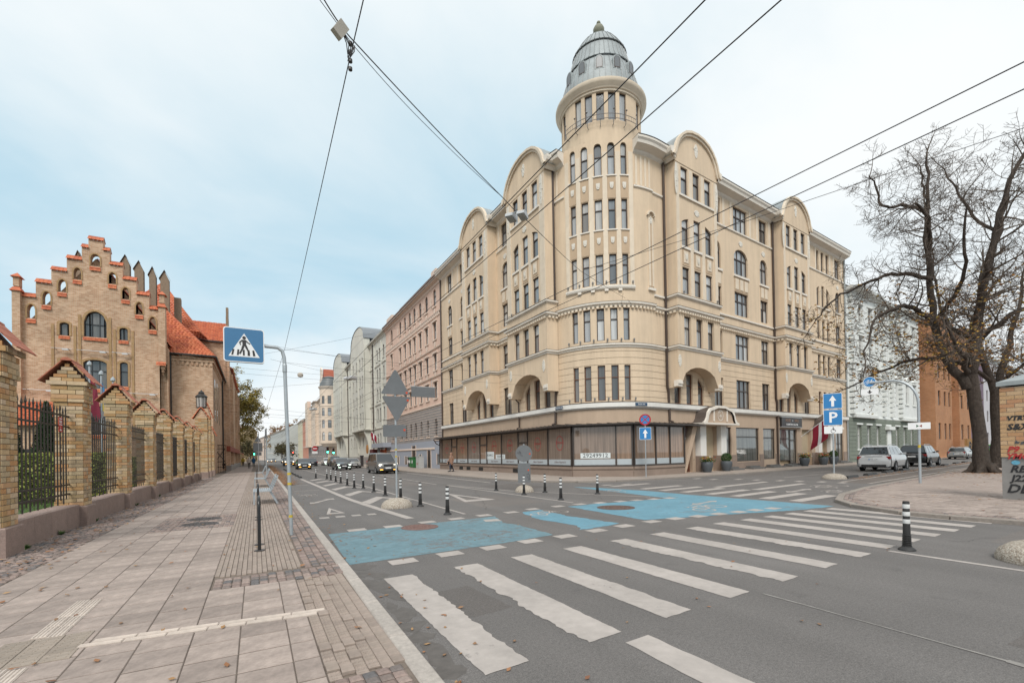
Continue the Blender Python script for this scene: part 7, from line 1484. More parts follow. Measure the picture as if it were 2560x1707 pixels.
# flags on the facades
M_FLR=mat('flag_crimson',(.24,.012,.03),rough=.85,var=.06); M_FLW_=mat('flag_white',(.66,.66,.66),rough=.85,var=.04)
def wallflag(mp,u,z,d,label,s=1):
    o=thing('wall_flag',label,'flag',(0,0,0),group='crimson and white flags on the house fronts'); a=Vector(mp.P(u,.05,z)); b=Vector(mp.P(u+.3,2.2*s,z+1.7*s)); MB().tube([a,b],.025,6).build('staff',M_SW,o)
    for nm,m,f0,f1 in (('crimson_band',M_FLR,0,.4),('white_band',M_FLW_,.4,.6),('crimson_band',M_FLR,.6,1)):
        q=MB(); n=10
        for i in range(n):
            def P(t,f): p=a.lerp(b,.45+.53*f); return p+Vector((.12*math.sin(t*7+f*2)*t,.1*math.cos(t*6)*t,-1.9*s*t))+(a-b).normalized()*.25*t*(1-f)
            q.quad(P(i/n,f0),P((i+1)/n,f0),P((i+1)/n,f1),P(i/n,f1))
        q.build(nm,m,o)
wallflag(FRW,25.7,2.75,0,'crimson and white flag on a slanted staff over the nail salon entrance'); wallflag(FLW,78.5,4.6,0,'crimson and white flag on the grey-green house, partly behind the sign backs',.7)
# shop canopy and round signs at the pink/green border
sh=thing('shop_awning','grey shop canopy with orange and white board between the pink and grey-green houses','shop front',(0,0,0)); q=MB(); fbox(q,FLW,71,79,.1,1.4,3.0,3.7); q.build('canopy',M_BLUEG,sh); q=MB(); fbox(q,FLW,73.8,79,.15,.4,1.9,2.9); q.build('orange_board',mat('orange_board',(.5,.12,.05),var=.05),sh); q=MB(); fbox(q,FLW,73.8,79,.4,.43,1.9,2.15); fbox(q,FLW,73.8,79,.4,.43,2.65,2.9); q.build('white_stripe',M_SW,sh); q=MB(); q.lathe([(0,-.08),(.7,-.08),(.7,.08),(0,.08)],24,(17.6,76,2.4),axis='x'); q.build('round_board',M_SBACK,sh); q=MB(); fbox(q,FLW,79.5,81.5,.1,1.2,1.6,2.8); q.build('maroon_awning',mat('maroon_awning',(.1,.02,.02),var=.1),sh); q=MB(); q.lathe([(0,-.06),(.8,-.06),(.8,.06),(0,.06)],20,(17.3,83.5,2.9),axis='x'); q.build('oval_board',mat('ochre_board',(.42,.2,.06),var=.1),sh)
# ---------------- traffic lights and far signs ----------------
def tlight(x,y,z,label,c,on):
    o=thing('traffic_light',label,'traffic light',(x,y,0)); MB().tube([(0,.25,.05),(0,.25,z+.9)],.07,8).build('pole',M_STEEL,o); MB().box(-.22,-.15,z-.65,.22,.15,z+.65).build('housing',M_SBK,o)
    for k,(nm,cc) in enumerate((('red_lamp',(1,.05,.03)),('amber_lamp',(.9,.4,.02)),('green_lamp',(.05,1,.45)))):
        zz_=z+.42-.42*k; lit=(nm.startswith(on)); MB().lathe([(0,-.17),(.17,-.16),(.17,-.15)],14,(0,0,zz_),axis='y').build(nm,emit(nm+'_lit',cc,9) if lit else mat(nm+'_off',tuple(v*.06 for v in cc),var=0),o); MB().lathe([(.18,-.3),(.18,-.15)],12,(0,0,zz_),a0=0,a1=180,axis='y').build('hood',M_SBK,o)
tlight(13.3,104,3.1,'traffic light showing green on the right-hand kerb before the turret house',0,'green'); tlight(15.6,112,3.0,'smaller green traffic light farther right by the turret house',0,'green'); tlight(11.2,176,2.9,'traffic light showing red far down the road',0,'red'); tlight(-.4,132,3.1,'green traffic light at the far end of the left pavement',0,'green')
fs=thing('far_sign_backs','grey backs of large signs on poles far along the left pavement','road sign',(.35,60,.1)); MB().tube([(-.1,0,0),(-.1,0,4.4)],.05,8).build('pole',M_STEEL,fs); MB().tube([(.55,2,0),(.55,2,4.2)],.05,8).build('pole',M_STEEL,fs); MB().box(-.62,-.03,2.3,.3,0,3.3).build('rectangular_plate',M_SBACK,fs); MB().prism([(-.55,3.4),(.2,3.4),(-.18,4.1)],0,.03,lambda x,z,c:(x,-c,z)).build('triangle_plate',M_SBACK,fs); MB().box(-.5,-.03,1.85,.2,0,2.25).build('rectangular_plate',M_SBACK,fs)
fs2=thing('far_post_sign','narrow grey sign seen edge-on on a post beside the far benches','road sign',(.8,46,.1)); MB().tube([(0,0,0),(0,0,4.2)],.05,8).build('pole',M_STEEL,fs2); MB().box(-.1,-.3,3.3,-.06,.3,4.1).build('plate',M_SBACK,fs2)
ne=thing('no_entry_sign','red no entry sign on a pole near the turret house','road sign',(11.0,106,.09)); MB().tube([(0,0,0),(0,0,3.9)],.07,8).build('pole',M_STEEL,ne); a=plate(ne,disc(24,.55),M_SRED,.06,.08); a.matrix_local=TM(0,0,3.4); child(a,[(-.4,-.09),(.4,-.09),(.4,.09),(-.4,.09)],M_SW,.082,'white_bar'); plate(ne,rrect(1.1,.5,.03),M_SW,.05,.07,'white_plate').matrix_local=TM(0,0,2.55)
pm=thing('parking_meter','dark slim parking machine on the opposite pavement','parking meter',(14.1,72,.09)); MB().box(-.2,-.2,0,.2,.2,1.5).box(-.25,-.25,1.5,.25,.25,1.7).build('casing',M_SBK,pm)
hp=thing('hanging_sign_back','grey rectangular sign back hung from the span wires over the road','road sign',(10.0,30,5.6)); MB().box(-.83,-.03,0,.83,.03,.68).build('plate',M_SBACK,hp); MB().tube([(-.9,0,.7),(.9,0,.7)],.025,6).build('hanger_bar',M_STEEL,hp)
for x in (-.6,.6): MB().tube([(x,0,.7),(x,0,1.2)],.015,5).build('hanger',M_STEEL,hp)
# ---------------- overhead wires ----------------
M_WIRE=mat('wire_dark',(.035,.03,.03),rough=.6,var=0)
def wire(label,pts,r=.009,sag=0,n=14,name='overhead_wire',group=None):
    P=[]
    pts=[Vector(p) for p in pts]
    for a,b in zip(pts,pts[1:]):
        for i in range(n): t=i/n; P.append(a.lerp(b,t)-Vector((0,0,sag*4*t*(1-t))))
    P.append(pts[-1]); return tag(MB().tube(P,r,5).build(name,M_WIRE),label,'wire',group)
wire('left of the near pair of trolley wires running down the street',[(3.98,-6,6.2),(4.03,8,6.2),(4.35,60,6.2),(4.6,250,6.2)],.008,.0); wire('right of the near pair of trolley wires running down the street',[(4.66,-6,6.2),(4.72,8,6.2),(4.95,60,6.2),(5.2,250,6.2)],.008)
wire('upper trolley wire of the right-hand pair crossing the tower',[(8.35,-6,6.2),(8.02,1.67,6.2),(7.14,18.65,6.2),(7.2,60,6.2),(7.4,250,6.2)],.0085); wire('lower trolley wire of the right-hand pair crossing the tower',[(9.0,-6,6.2),(8.63,1.8,6.2),(7.83,20.46,6.2),(7.9,60,6.2),(8.1,250,6.2)],.0085)
wire('thin stay wire rising to the upper right above the trolley wires',[(11.5,-3.6,6.2),(9.68,2.03,6.2),(8.58,5.55,6.2),(7.33,8.92,6.25)],.005)
wire('steep cable running down the street from overhead beside the kerb',[(1.24,-4,7.6),(1.27,7,7.5),(1.36,26,7.3),(1.1,66,7.4)],.008,.05)
T0=(BC[0]+FK.P(5.3,.1,11.7)[0],BC[1]+FK.P(5.3,.1,11.7)[1],11.7)
wire('thick lamp cable stretched from overhead to the round corner tower',[(-3.2,2.7,7.9),(.83,6.18,7.5),(1.23,6.53,7.45),(5.0,9.05,7.45),(6.0,9.65,7.45),(12,15.2,9.3),T0],.009,.03); wire('second strand twisted with the lamp cable',[(-3.2,2.72,7.93),(1.23,6.56,7.42),(2.6,7.5,7.36),(5.0,9.05,7.46)],.005,.03)
wire('thin wire loop hanging at the tower end of the lamp cable',[(T0[0]-1.6,T0[1]-1.5,11.3),(T0[0]-.9,T0[1]-.5,10.9),(T0[0]+.3,T0[1]-.9,10.8),(T0[0]+.1,T0[1]-.1,11.6)],.008,.1)
XW=[((-3.3,60,15.3),(18.4,60,13.4),'highest span wire crossing the street beyond the crossing sign'),((-3.3,62,12.3),(18.4,62,12.1),'second span wire crossing the street, with a small lamp'),((-3.3,60,11.35),(18.4,60,11.1),'third span wire crossing the street'),((-3.3,58,9.0),(18.4,62,12.8),'slanting span wire rising to the right over the street'),((0.5,60,13.6),(18.4,60,19.2),'long slanting wire climbing to the pink house'),((-3.3,66,8.4),(18.4,66,6.6),'low span wire crossing the street'),((-3.3,62,7.1),(18.4,62,6.5),'lowest near span wire crossing the street'),((-3.3,90,9.2),(18.4,90,8.0),'far span wire crossing the street'),((-3.3,120,10.0),(18.4,120,9.2),'farthest span wire crossing the street'),((1.27,30,7.3),(18.4,30,6.9),'span wire carrying the hanging sign back'),((-3.0,24.2,7.0),(18.4,27,7.0),'span wire meeting the corner building by the near bay'),((0.8,30,7.4),(18.4,49,8.5),'span wire slanting to the far end of the cream facade')]
for a,b,l in XW: wire(l,[a,b],.011 if a[1]>50 else .006,.12,12)
def luminaire(x,y,z,rz,label,s=1):
    o=thing('street_luminaire',label,'street lamp',(x,y,z),rz)
    for e in (-1,1):
        b=MB(); pr_=[(-.2,.0),(.2,.0),(.19,.07),(.1,.13),(-.1,.13),(-.19,.07)]; b.prism([(a*s,z_*s) for a,z_ in pr_],e*.17*s-.11*s,e*.17*s+.11*s,lambda a,z_,c:(a,c,z_)); b.build('housing',mat('lamp_housing',(.5,.51,.52),rough=.5,var=.06),o); MB().box(-.16*s,e*.17*s-.09*s,-.03*s,.16*s,e*.17*s+.09*s,.0).build('lens',mat('lamp_lens',(.36,.34,.3),rough=.2,var=.1),o)
    MB().tube([(0,-.2*s,.12*s),(0,0,.18*s),(0,.2*s,.12*s)],.015,6).build('hanger',M_STEEL,o)
luminaire(5.5,9.35,7.28,rad(40),'twin street lamp hanging from the cable in front of the cream building',.85); luminaire(10.5,60,11.4,rad(30),'twin street lamp hanging far over the road beside the grey-green house',2.6); luminaire(11,108,12.0,rad(30),'small distant twin street lamp in front of the turret house',2.6)
jb=thing('junction_box','pale junction box with looped cables hung on the lamp cable','junction box',(1.02,6.35,7.27)); MB().box(-.09,-.05,-.02,.05,.05,.16).build('box',mat('box_beige',(.5,.46,.4),var=.08),jb,TM(0,0,0,.4,.3,.5)); 
for k in range(3): MB().tube([(.04,0,.1),(.12+.03*k,.08,.0),(.14,.12,-.1-.05*k),(.2+.02*k,.18,.02),(.25,.2,.12)],.007,5).build('loop',M_WIRE,jb)
for k in range(4): MB().lathe([(0,-.03),(.03,-.02),(.03,.02),(0,.03)],8,(.2+.02*k,.24+.12*k,.16-.02*k)).build('insulator',M_SBK,jb)
bl=thing('hanging_bulb','small beige lamp hanging on a span wire over the street','lamp',(4.9,62,11.55)); MB().lathe([(0,0),(.3,.1),(.34,.4),(.15,.6),(0,.6)],12).build('shade',MATS['box_beige'],bl)
# ---------------- cars ----------------
M_TYRE=mat('tyre',(.02,.02,.02),rough=.85,var=.1); M_RIM=mat('alloy_rim',(.42,.42,.43),rough=.35,metal=.7,var=.05); M_CGL=mat('car_glass',(.018,.02,.022),rough=.05,var=0,coat=1,spec=.6); M_PLAST=mat('black_plastic',(.022,.022,.023),rough=.6,var=.05); M_TAIL=mat('tail_light_red',(.30,.012,.015),rough=.15,var=0,coat=.8); M_CHR=mat('chrome',(.6,.6,.61),rough=.18,metal=.9,var=0); M_HEADOFF=mat('headlamp',(.5,.52,.54),rough=.12,var=0,coat=1)
M_HL=emit('headlight_lit',(1,.93,.75),2.5); M_HLO=emit('indicator_lit',(1,.45,.06),2.5); M_DRL=emit('drl_lit',(.75,1,.8),2.5)
WH=None
def wheel_parts():
    t=MB().lathe([(.2,-.1),(.31,-.105),(.335,-.08),(.335,.08),(.31,.105),(.2,.1)],24,axis='y').mesh('tyre',M_TYRE)
    r=MB().lathe([(.22,.08),(.205,.09),(.19,.06),(.06,.05),(.05,.085),(0,.085)],20,axis='y')
    for k in range(5): a=2*math.pi*k/5; r.bar((.05*math.cos(a),.082,.05*math.sin(a)),(.2*math.cos(a),.088,.2*math.sin(a)),.05,.03,up=(0,1,0))
    r.lathe([(.2,-.09),(0,-.09)],20,axis='y'); smooth_mesh(t,50); return t,r.mesh('rim',M_RIM)
def paintm(name,c,rough=.3,metal=.35): return mat('car_paint_'+name,c,rough=rough,var=.03,scale=2,metal=metal,coat=.8)
CARK=dict(sedan=dict(L=4.6,W=1.82,H=1.44,belt=.93,hood=.86,tr=.98,g=(-1.75,-1.05,.35,1.15),zb=.2,wb=2.7,r=.32),wagon=dict(L=4.65,W=1.8,H=1.5,belt=.95,hood=.88,tr=1.0,g=(-2.2,-1.85,.3,1.15),zb=.2,wb=2.72,r=.32),suv=dict(L=4.85,W=1.95,H=1.78,belt=1.14,hood=1.08,tr=1.16,g=(-2.32,-2.0,.25,1.1),zb=.27,wb=2.9,r=.38),van=dict(L=4.9,W=1.95,H=1.95,belt=1.12,hood=1.05,tr=1.15,g=(-2.4,-2.25,.75,1.65),zb=.24,wb=3.1,r=.34))
def car(label,kind,pm,x,y,rz,lights=None,rear=None,plate_t=None,rails=False,group=None,s=1,z=.003):
    global WH
    if WH is None: WH=wheel_parts()
    k=CARK[kind]; L,W,Hh,be,ho,tr=k['L'],k['W'],k['H'],k['belt'],k['hood'],k['tr']; zb=k['zb']; g0,g1,g2,g3=k['g']
    o=thing('car',label,'car',(x,y,z),rz,group); hx=L/2; w2=W/2
    st=[(-hx,.84,zb+.22,tr-.22),(-hx+.06,.92,zb+.05,tr-.08),(-hx+.25,.97,zb,tr),(g0,1,zb,be+.04),(0,1,zb,be),(g3-.05,1,zb,be-.0),(g3+.25,.99,zb,ho+.04),(hx-.55,.96,zb,ho-.04),(hx-.16,.9,zb+.02,ho-.16),(hx-.03,.82,zb+.1,ho-.28),(hx,.74,zb+.2,ho-.36)]
    b=MB(); ring=[]
    for xx,wf,a,t in st:
        w_=w2*wf; m=(a+t)/2; ring.append([(0,a),(w_*.86,a),(w_*.97,a+.1*(t-a)),(w_,a+.45*(t-a)),(w_*.985,a+.75*(t-a)),(w_*.93,t-.03),(w_*.8,t),(0,t+.035)])
    n=8; vs=[]
    for (xx,*_),r_ in zip(st,ring):
        vs+=[(xx,y_,z_) for y_,z_ in r_]+[(xx,-y_,z_) for y_,z_ in r_]
    fs=[]
    for i in range(len(st)-1):
        for s_ in (0,n):
            for j in range(n-1): q=(i*2*n+s_+j,(i+1)*2*n+s_+j,(i+1)*2*n+s_+j+1,i*2*n+s_+j+1); fs.append(q if s_ else q[::-1])
    for i in (0,len(st)-1): fs+=[tuple(i*2*n+j for j in range(n)),tuple(i*2*n+n+j for j in range(n))]
    b.add(vs,fs)
    wl=w2*.9; wr=w2*.7; zr=Hh
    # greenhouse: belt ring, waist ring, roof
    G=[(g0,wl,be),(g3,wl,be-.01),(g1+(g0-g1)*.12,wr*1.05,zr-.1),(g2+(g3-g2)*.14,wr*1.05,zr-.1),(g1+.1,wr*.93,zr-.02),(g2-.12,wr*.93,zr-.02)]
    gv=[(xx,y_,z_) for xx,y_,z_ in G]+[(xx,-y_,z_) for xx,y_,z_ in G]+[((g1+g2)/2,0,zr+.02),(g1+.1,0,zr-.005),(g2-.12,0,zr-.005)]
    b.add(gv,[(0,1,3,2),(2,3,5,4),(7,6,8,9),(9,8,10,11),(0,2,8,6),(1,7,9,3),(2,4,13,10,8),(3,9,11,14,5),(4,5,14,12,13),(10,13,12,14,11)])
    b.build('body',pm,o,smooth=38)
    def lp(A,B,t): return tuple(a+(c-a)*t for a,c in zip(A,B))
    def glass(A,B,C,D,ins,nm,off):  # A,B low; C,D high (C above B)
        A,B,C,D=map(Vector,(A,B,C,D)); c=(A+B+C+D)/4; nrm=(B-A).cross(D-A).normalized()
        if nrm.dot(c-Vector((c.x*.6,0,.6)))<0: nrm=-nrm
        q=[p+(c-p)*ins+nrm*off for p in (A,B,C,D)]; MB().add(q,[(0,1,2,3)]).build(nm,M_CGL,o)
    for s_ in (0,6):
        A,B,C,D=gv[s_],gv[s_+1],gv[s_+3],gv[s_+2]
        cuts=[.06,.33,.63,.93] if kind!='sedan' else [.1,.45,.92]
        for t0,t1 in zip(cuts,cuts[1:]): glass(lp(A,B,t0+.01),lp(A,B,t1-.012),lp(D,C,t1-.012),lp(D,C,t0+.01),.09,'side_window',.008)
    glass(gv[1],gv[7],gv[9],gv[3],.07,'windscreen',.008); glass(gv[0],gv[6],gv[8],gv[2],.08,'rear_window',.008)
    r=k['r']; fx=hx-.88; rx=fx-k['wb']
    for wx in (fx,rx):
        for e in (-1,1):
            MB().lathe([(0,0),(r+.07,0),(r+.07,-.02),(0,-.02)],24,(0,0,0),axis='y').build('wheel_arch',M_PLAST,o,TM(wx,e*(w2*.992 if abs(wx)<hx-1 else w2*.97),r+.02)@Matrix.Diagonal((1,e,1,1)))
            w_=link('wheel',WH[0],o,TM(wx,e*(w2-.09),r,0 if e>0 else math.pi)@Matrix.Scale(r/.335,4)); link('rim',WH[1],w_)
    # front
    hm={None:M_HEADOFF,'on':M_HL,'drl':M_DRL}[lights]
    for e in (-1,1):
        MB().mbox(TM(hx-.12,e*w2*.66,ho-.24,e*-.35),.05,.16,.055).build('headlight',hm,o)
        if lights: MB().box(hx-.03,e*w2*.62-.13,zb+.12,hx+.015,e*w2*.62+.13,zb+.17).build('fog_light',M_HLO if lights=='on' else hm,o)
        MB().box(-.0,0,0,.14,.16,.12).build('mirror',pm if rails is not None else M_PLAST,o,TM(g3-.32,e*(w2*.93) if e>0 else e*(w2*.93)-.16,be+.0))
        MB().mbox(TM(-hx+.07,e*w2*.72,tr-.22 if kind!='van' else tr-.1,e*.25),.05,.24 if kind!='wagon' else .13,.09 if kind in('suv','sedan') else .15).build('tail_light',M_TAIL,o)
        MB().box(rx+.5,e*w2*.985-.02,zb+.02,fx-.5,e*w2*.985+.02,zb+.1).build('sill',M_PLAST,o)
    MB().box(hx-.05,-w2*.42,ho-.36,hx+.012,w2*.42,ho-.18).build('grille',M_PLAST,o); MB().box(hx-.06,-w2*.6,zb+.1,hx+.01,w2*.6,zb+.24).build('bumper_intake',M_PLAST,o); MB().box(-hx-.012,-w2*.7,zb+.06,-hx+.08,w2*.7,zb+.2).build('rear_diffuser',M_PLAST,o)
    for e,nm in ((1,'front'),(-1,'rear')):
        pz=zb+.3 if e>0 else tr-.33; p=MB().box(-.008,-.26,-.058,.008,.26,.058).build('number_plate',M_SW,o,TM(e*(hx+.02),0,pz))
        if e<0 and plate_t: lettering(plate_t,.115,M_SBK,p,Matrix(((0,0,-1,-.0095),(-1,0,0,-.03),(0,1,0,0),(0,0,0,1)))); MB().box(-.011,.21,-.055,-.0085,.255,.055).build('blue_strip',M_SBLUE,p)
    if rails:
        for e in (-1,1): MB().tube([(g1+.2,e*wr*.98,zr-.03),(g1+.35,e*wr*.98,zr+.05),(g2-.35,e*wr*.98,zr+.05),(g2-.2,e*wr*.98,zr-.03)],.018,6).build('roof_rail',M_CHR,o)
    if kind in ('suv','wagon') : MB().box(-hx-.02,-w2*.5,tr-.14,-hx+.05,w2*.5,tr-.11).build('chrome_strip',M_CHR,o)
    return o
H90=-math.pi/2
P_W=paintm('white',(.62,.62,.62),metal=.1); P_BK=paintm('black',(.016,.016,.017)); P_SI=paintm('silver',(.36,.36,.35),metal=.5); P_GR=paintm('grey',(.2,.195,.19),metal=.4); P_DG=paintm('dark_grey',(.05,.052,.055),metal=.4); P_GN=paintm('green',(.10,.36,.03),metal=.1); P_BE=paintm('beige_silver',(.33,.31,.28),metal=.4); P_BL=paintm('dark_blue_grey',(.045,.05,.065),metal=.4)
wcar=car('white estate SUV parked nose away on the right-hand street','suv',P_W,39.1,15.35,rad(8.5),plate_t='MA-1592',rails=True); car('black SUV parked in front of the white one','suv',P_BK,49.9,17.0,rad(7),rails=True); car('silver estate car parked beyond the black SUV, partly behind the tree','wagon',P_SI,77.5,22.3,rad(6),plate_t='JU-5574',rails=True); car('bright green hatchback behind the tree trunks','suv',P_GN,91,22.6,rad(6))
car('grey people carrier driving towards the camera past the bollards','van',P_GR,10.55,44.4,H90,'on'); car('white SUV standing behind the grey people carrier near the kerb','suv',P_W,12.0,49.5,H90,'on'); car('dark hatchback with green-tinted lights driving behind the people carrier','wagon',P_DG,9.35,60.6,H90,'drl'); car('black saloon driving in the left lane with headlights on','wagon',P_BK,5.75,70.2,H90,'on'); car('dark grey car with headlights on, behind the black saloon','suv',P_GR,5.6,100,H90,'on')
car('silver saloon parked at the far kerb behind the dark hatchback','sedan',P_SI,11.95,68,H90); car('beige silver car parked behind the silver saloon','wagon',P_BE,12.0,76.5,H90); car('dark pick-up style SUV parked behind the beige car','suv',P_DG,12.1,85.5,H90); car('white and green taxi parked at the end of the kerb row','sedan',P_W,12.1,95,H90,'drl'); car('dark blue-grey car driving away in the middle lane','sedan',P_BL,8.9,92,math.pi/2); car('small dark blue car far away near the red traffic light','sedan',P_BL,7.3,150,H90,'on'); car('pale car with lights on, farthest on the left lane','sedan',P_SI,4.2,190,H90,'on'); car('dark car with lights on beside the farthest pale car','sedan',P_DG,5.9,200,H90,'on')
# ---------------- people ----------------
def person(label,x,y,rz,coat_m,leg_m,hair_m,hood=False,bag=None,long=True,z=.1,step=.28,hgt=1.7):
    o=thing('person',label,'person',(x,y,z),rz); s=hgt/1.7
    M_SKIN=mat('skin',(.42,.24,.17),rough=.6,var=.05)
    # faces local -Y; skeleton with skin radii
    V=[(0,0,.95,.14),(0,0,1.15,.135),(0,0,1.38,.15),(0,0,1.48,.06),(0,-.015,1.55,.062),(0,-.02,1.62,.088),(0,-.01,1.69,.07)]
    E_=[(0,1),(1,2),(2,3),(3,4),(4,5),(5,6)]
    def add(p,par): V.append(p); E_.append((par,len(V)-1)); return len(V)-1
    for e in (-1,1):
        h=add((e*.09,0,.9,.1),0); kq=add((e*.095,-.05-e*step*.45,.5,.07),h); a=add((e*.095,.06-e*step*.75,.09,.045),kq); add((e*.1,-.1-e*step*.8,.04,.04),a)
        sh=add((e*.19,0,1.4,.07),2); el=add((e*.26,.03+e*step*.3,1.12,.052),sh); wr=add((e*.24,-.1+e*step*.55,.9,.035),el); pm_=add((e*.24,-.12+e*step*.6,.83,.034),wr)
    me=bpy.data.meshes.new('body'); me.from_pydata([tuple(c*s for c in v[:3]) for v in V],E_,[]); me.materials.append(leg_m); ob=link('body',me,o)
    md=ob.modifiers.new('Skin','SKIN'); sk=me.skin_vertices[0].data if me.skin_vertices else None
    if sk is None:
        bm=__import__('bmesh').new(); bm.from_mesh(me); bm.verts.layers.skin.verify(); bm.to_mesh(me); bm.free(); sk=me.skin_vertices[0].data
    for i,v in enumerate(V): sk[i].radius=(v[3]*s,v[3]*s)
    sk[0].use_root=True; ob.modifiers.new('Sub','SUBSURF').levels=1; ob.modifiers['Sub'].render_levels=1
    zl=.62 if long else .84
    MB().lathe([(.2,zl),(.215,zl+.02),(.2,.95),(.19,1.1),(.215,1.3),(.2,1.42),(.1,1.5),(.075,1.53)],18).build('coat',coat_m,o,Matrix.Diagonal((s*1.02,s*.8,s,1)),smooth=60)
    for e in (-1,1): MB().tube([(e*.2*s,0,1.42*s),(e*.275*s,(.03+e*step*.3)*s,1.12*s),(e*.245*s,(-.1+e*step*.55)*s,.9*s)],[.085*s,.075*s,.055*s],10).build('sleeve',coat_m,o,smooth=60)
    hd=MB().lathe([(0,-.13),(.045,-.125),(.07,-.08),(.083,0),(.08,.06),(.05,.105),(0,.115)],16,(0,-.02*s,1.63*s)); hd.add([(-.015,-.1,1.62*s),(.015,-.1,1.62*s),(0,-.1,1.66*s),(0,-.125,1.62*s)],[(0,1,3),(1,2,3),(2,0,3)]); hd.build('head',M_SKIN,o,smooth=60)
    for e in (-1,1): MB().lathe([(0,-.012),(.011,0),(0,.012)],8,(e*.032,-.1,1.645*s)).build('eye',M_SBK,o)
    MB().box(-.025,-.1,1.575*s,.025,-.092,1.585*s).build('mouth',mat('lips',(.3,.1,.08),var=0),o)
    if hood: MB().lathe([(.1,-.16),(.115,-.05),(.115,.04),(.08,.12),(0,.14)],16,(0,.01,1.64*s),a0=-40 if False else -35,a1=215).build('hood',hair_m,o,smooth=60)
    else: MB().lathe([(.085,-.1),(.095,-.02),(.093,.05),(.06,.115),(0,.13)],16,(0,.005,1.635*s),a0=-25,a1=205).build('hair',hair_m,o,smooth=60)
    for e in (-1,1):   # hands: palm and five fingers
        h=Vector((e*.24*s,(-.12+e*step*.6)*s,.84*s)); b=MB(); b.mbox(Matrix.Translation(h-Vector((0,0,.02))),.014,.038,.045)
        for k in range(4): y0=-.03+k*.02; b.tube([h+Vector((0,y0,-.06)),h+Vector((-e*.008,y0,-.1+.004*abs(k-1.5))),h+Vector((-e*.03,y0,-.125+.006*abs(k-1.5)))],[.009,.0085,.007],6)
        b.tube([h+Vector((0,-.038,-.02)),h+Vector((-e*.01,-.062,-.05)),h+Vector((-e*.015,-.06,-.08))],[.011,.01,.008],6); b.build('hand',M_SKIN,o)
        MB().bbox(-.045,-.19,0,.045,.08,.08,.02).build('shoe',M_SBK,o,TM(e*.1*s,(.02-e*step*.78)*s,.0))
    if bag: MB().bbox(-.08,-.17,0,.08,.17,.3,.03).tube([(0,-.13,.3),(0,-.08,.52),(0,.08,.52),(0,.13,.3)],.012,6).build('handbag',bag,o,TM(-.33,-.02,.62))
    return o
M_CO1=mat('brown_quilted_coat',(.27,.155,.105),rough=.6,var=.1,scale=14,bump=.3,bscale=12); M_CO2=mat('cream_jacket',(.55,.48,.42),rough=.7,var=.1,scale=14); M_CO3=mat('mustard_jacket',(.38,.27,.03),rough=.8,var=.1); M_CO4=mat('blue_coat',(.015,.09,.2),rough=.7,var=.1); M_JEAN=mat('dark_jeans',(.03,.04,.065),rough=.9,var=.1); M_BTR=mat('black_trousers',(.018,.018,.02),rough=.9,var=.1); M_BLOND=mat('blond_hair',(.5,.36,.22),rough=.6,var=.15,scale=30); M_DHAIR=mat('dark_hair',(.03,.022,.018),rough=.6,var=.15)
person('person in a long brown quilted coat with a black bag, walking past the shop windows',15.7,39.4,rad(-90),M_CO1,M_JEAN,M_CO1,True,M_SBK); person('person in a cream jacket and pale hat walking away on the left pavement',-.95,80,rad(180),M_CO2,M_BTR,M_CO2,True,None,False); person('person in a mustard jacket by the wall on the left pavement',-2.35,108,rad(180),M_CO3,M_BTR,M_DHAIR,False,None,False); person('person in a blue coat walking away on the left pavement',-.42,97,rad(180),M_CO4,M_JEAN,M_CO4,True,None,True)
# ---------------- trees ----------------
M_BARK=mat('chestnut_bark',(.07,.053,.042),rough=.95,var=.5,scale=7,bump=.9,bscale=14,dirt=.2); 
def barkfix(m):
    N,Lk,b=nodes(m); tc=N.new('ShaderNodeTexCoord'); mp=N.new('ShaderNodeMapping'); mp.inputs['Scale'].default_value=(1,1,.22); Lk.new(tc.outputs['Object'],mp.inputs[0]); n=N.new('ShaderNodeTexNoise'); n.inputs['Scale'].default_value=11; n.inputs['Detail'].default_value=8; n.inputs['Roughness'].default_value=.7; Lk.new(mp.outputs[0],n.inputs['Vector']); bp=N.new('ShaderNodeBump'); bp.inputs['Strength'].default_value=1; bp.inputs['Distance'].default_value=.12; Lk.new(n.outputs['Fac'],bp.inputs['Height']); Lk.new(bp.outputs[0],b.inputs['Normal'])
barkfix(M_BARK); M_TWIG=mat('twig_bark',(.11,.086,.068),rough=.9,var=.2)
M_LFO=rampmat('autumn_leaf',[(.30,.14,.025),(.22,.10,.03),(.36,.21,.04),(.16,.075,.03),(.27,.19,.04)],by='isl',bump=0)
def grow(mb,p,d,L,r,lvl,rr,tips,bend=.35,up=.12,n=5):
    """one wandering tapered branch with its side shoots"""
    pts=[Vector(p)]; d=Vector(d).normalized(); rs=[r]
    for i in range(n):
        d=(d+Vector((rr.gauss(0,1),rr.gauss(0,1),rr.gauss(0,1)))*bend*.32+Vector((0,0,up*(i/n)))).normalized(); pts.append(pts[-1]+d*L/n); rs.append(max(r*(1-.8*(i+1)/n),.006 if lvl<1 else .01))
    mb.tube(pts,rs,3 if r<.03 else (5 if r<.09 else 8),False)
    if lvl>0:
        k={3:7,2:8,1:6}.get(lvl,5)
        for j in range(k):
            t=.22+.78*(j+rr.random())/k; i=min(n-1,int(t*n)); q=pts[i].lerp(pts[i+1],t*n-i); dr=(pts[i+1]-pts[i]).normalized()
            s=Vector((rr.gauss(0,1),rr.gauss(0,1),rr.gauss(0,.8))); s=(s-dr*s.dot(dr)).normalized(); nd=dr*rr.uniform(.3,.8)+s
            grow(mb,q,nd,L*rr.uniform(.38,.6)*(1.12-.4*t),max(.009,r*(1-.75*t)*.55),lvl-1,rr,tips,bend*1.25,up*1.3,max(3,n-1))
    else: tips.append((pts[-1],pts[-2]))
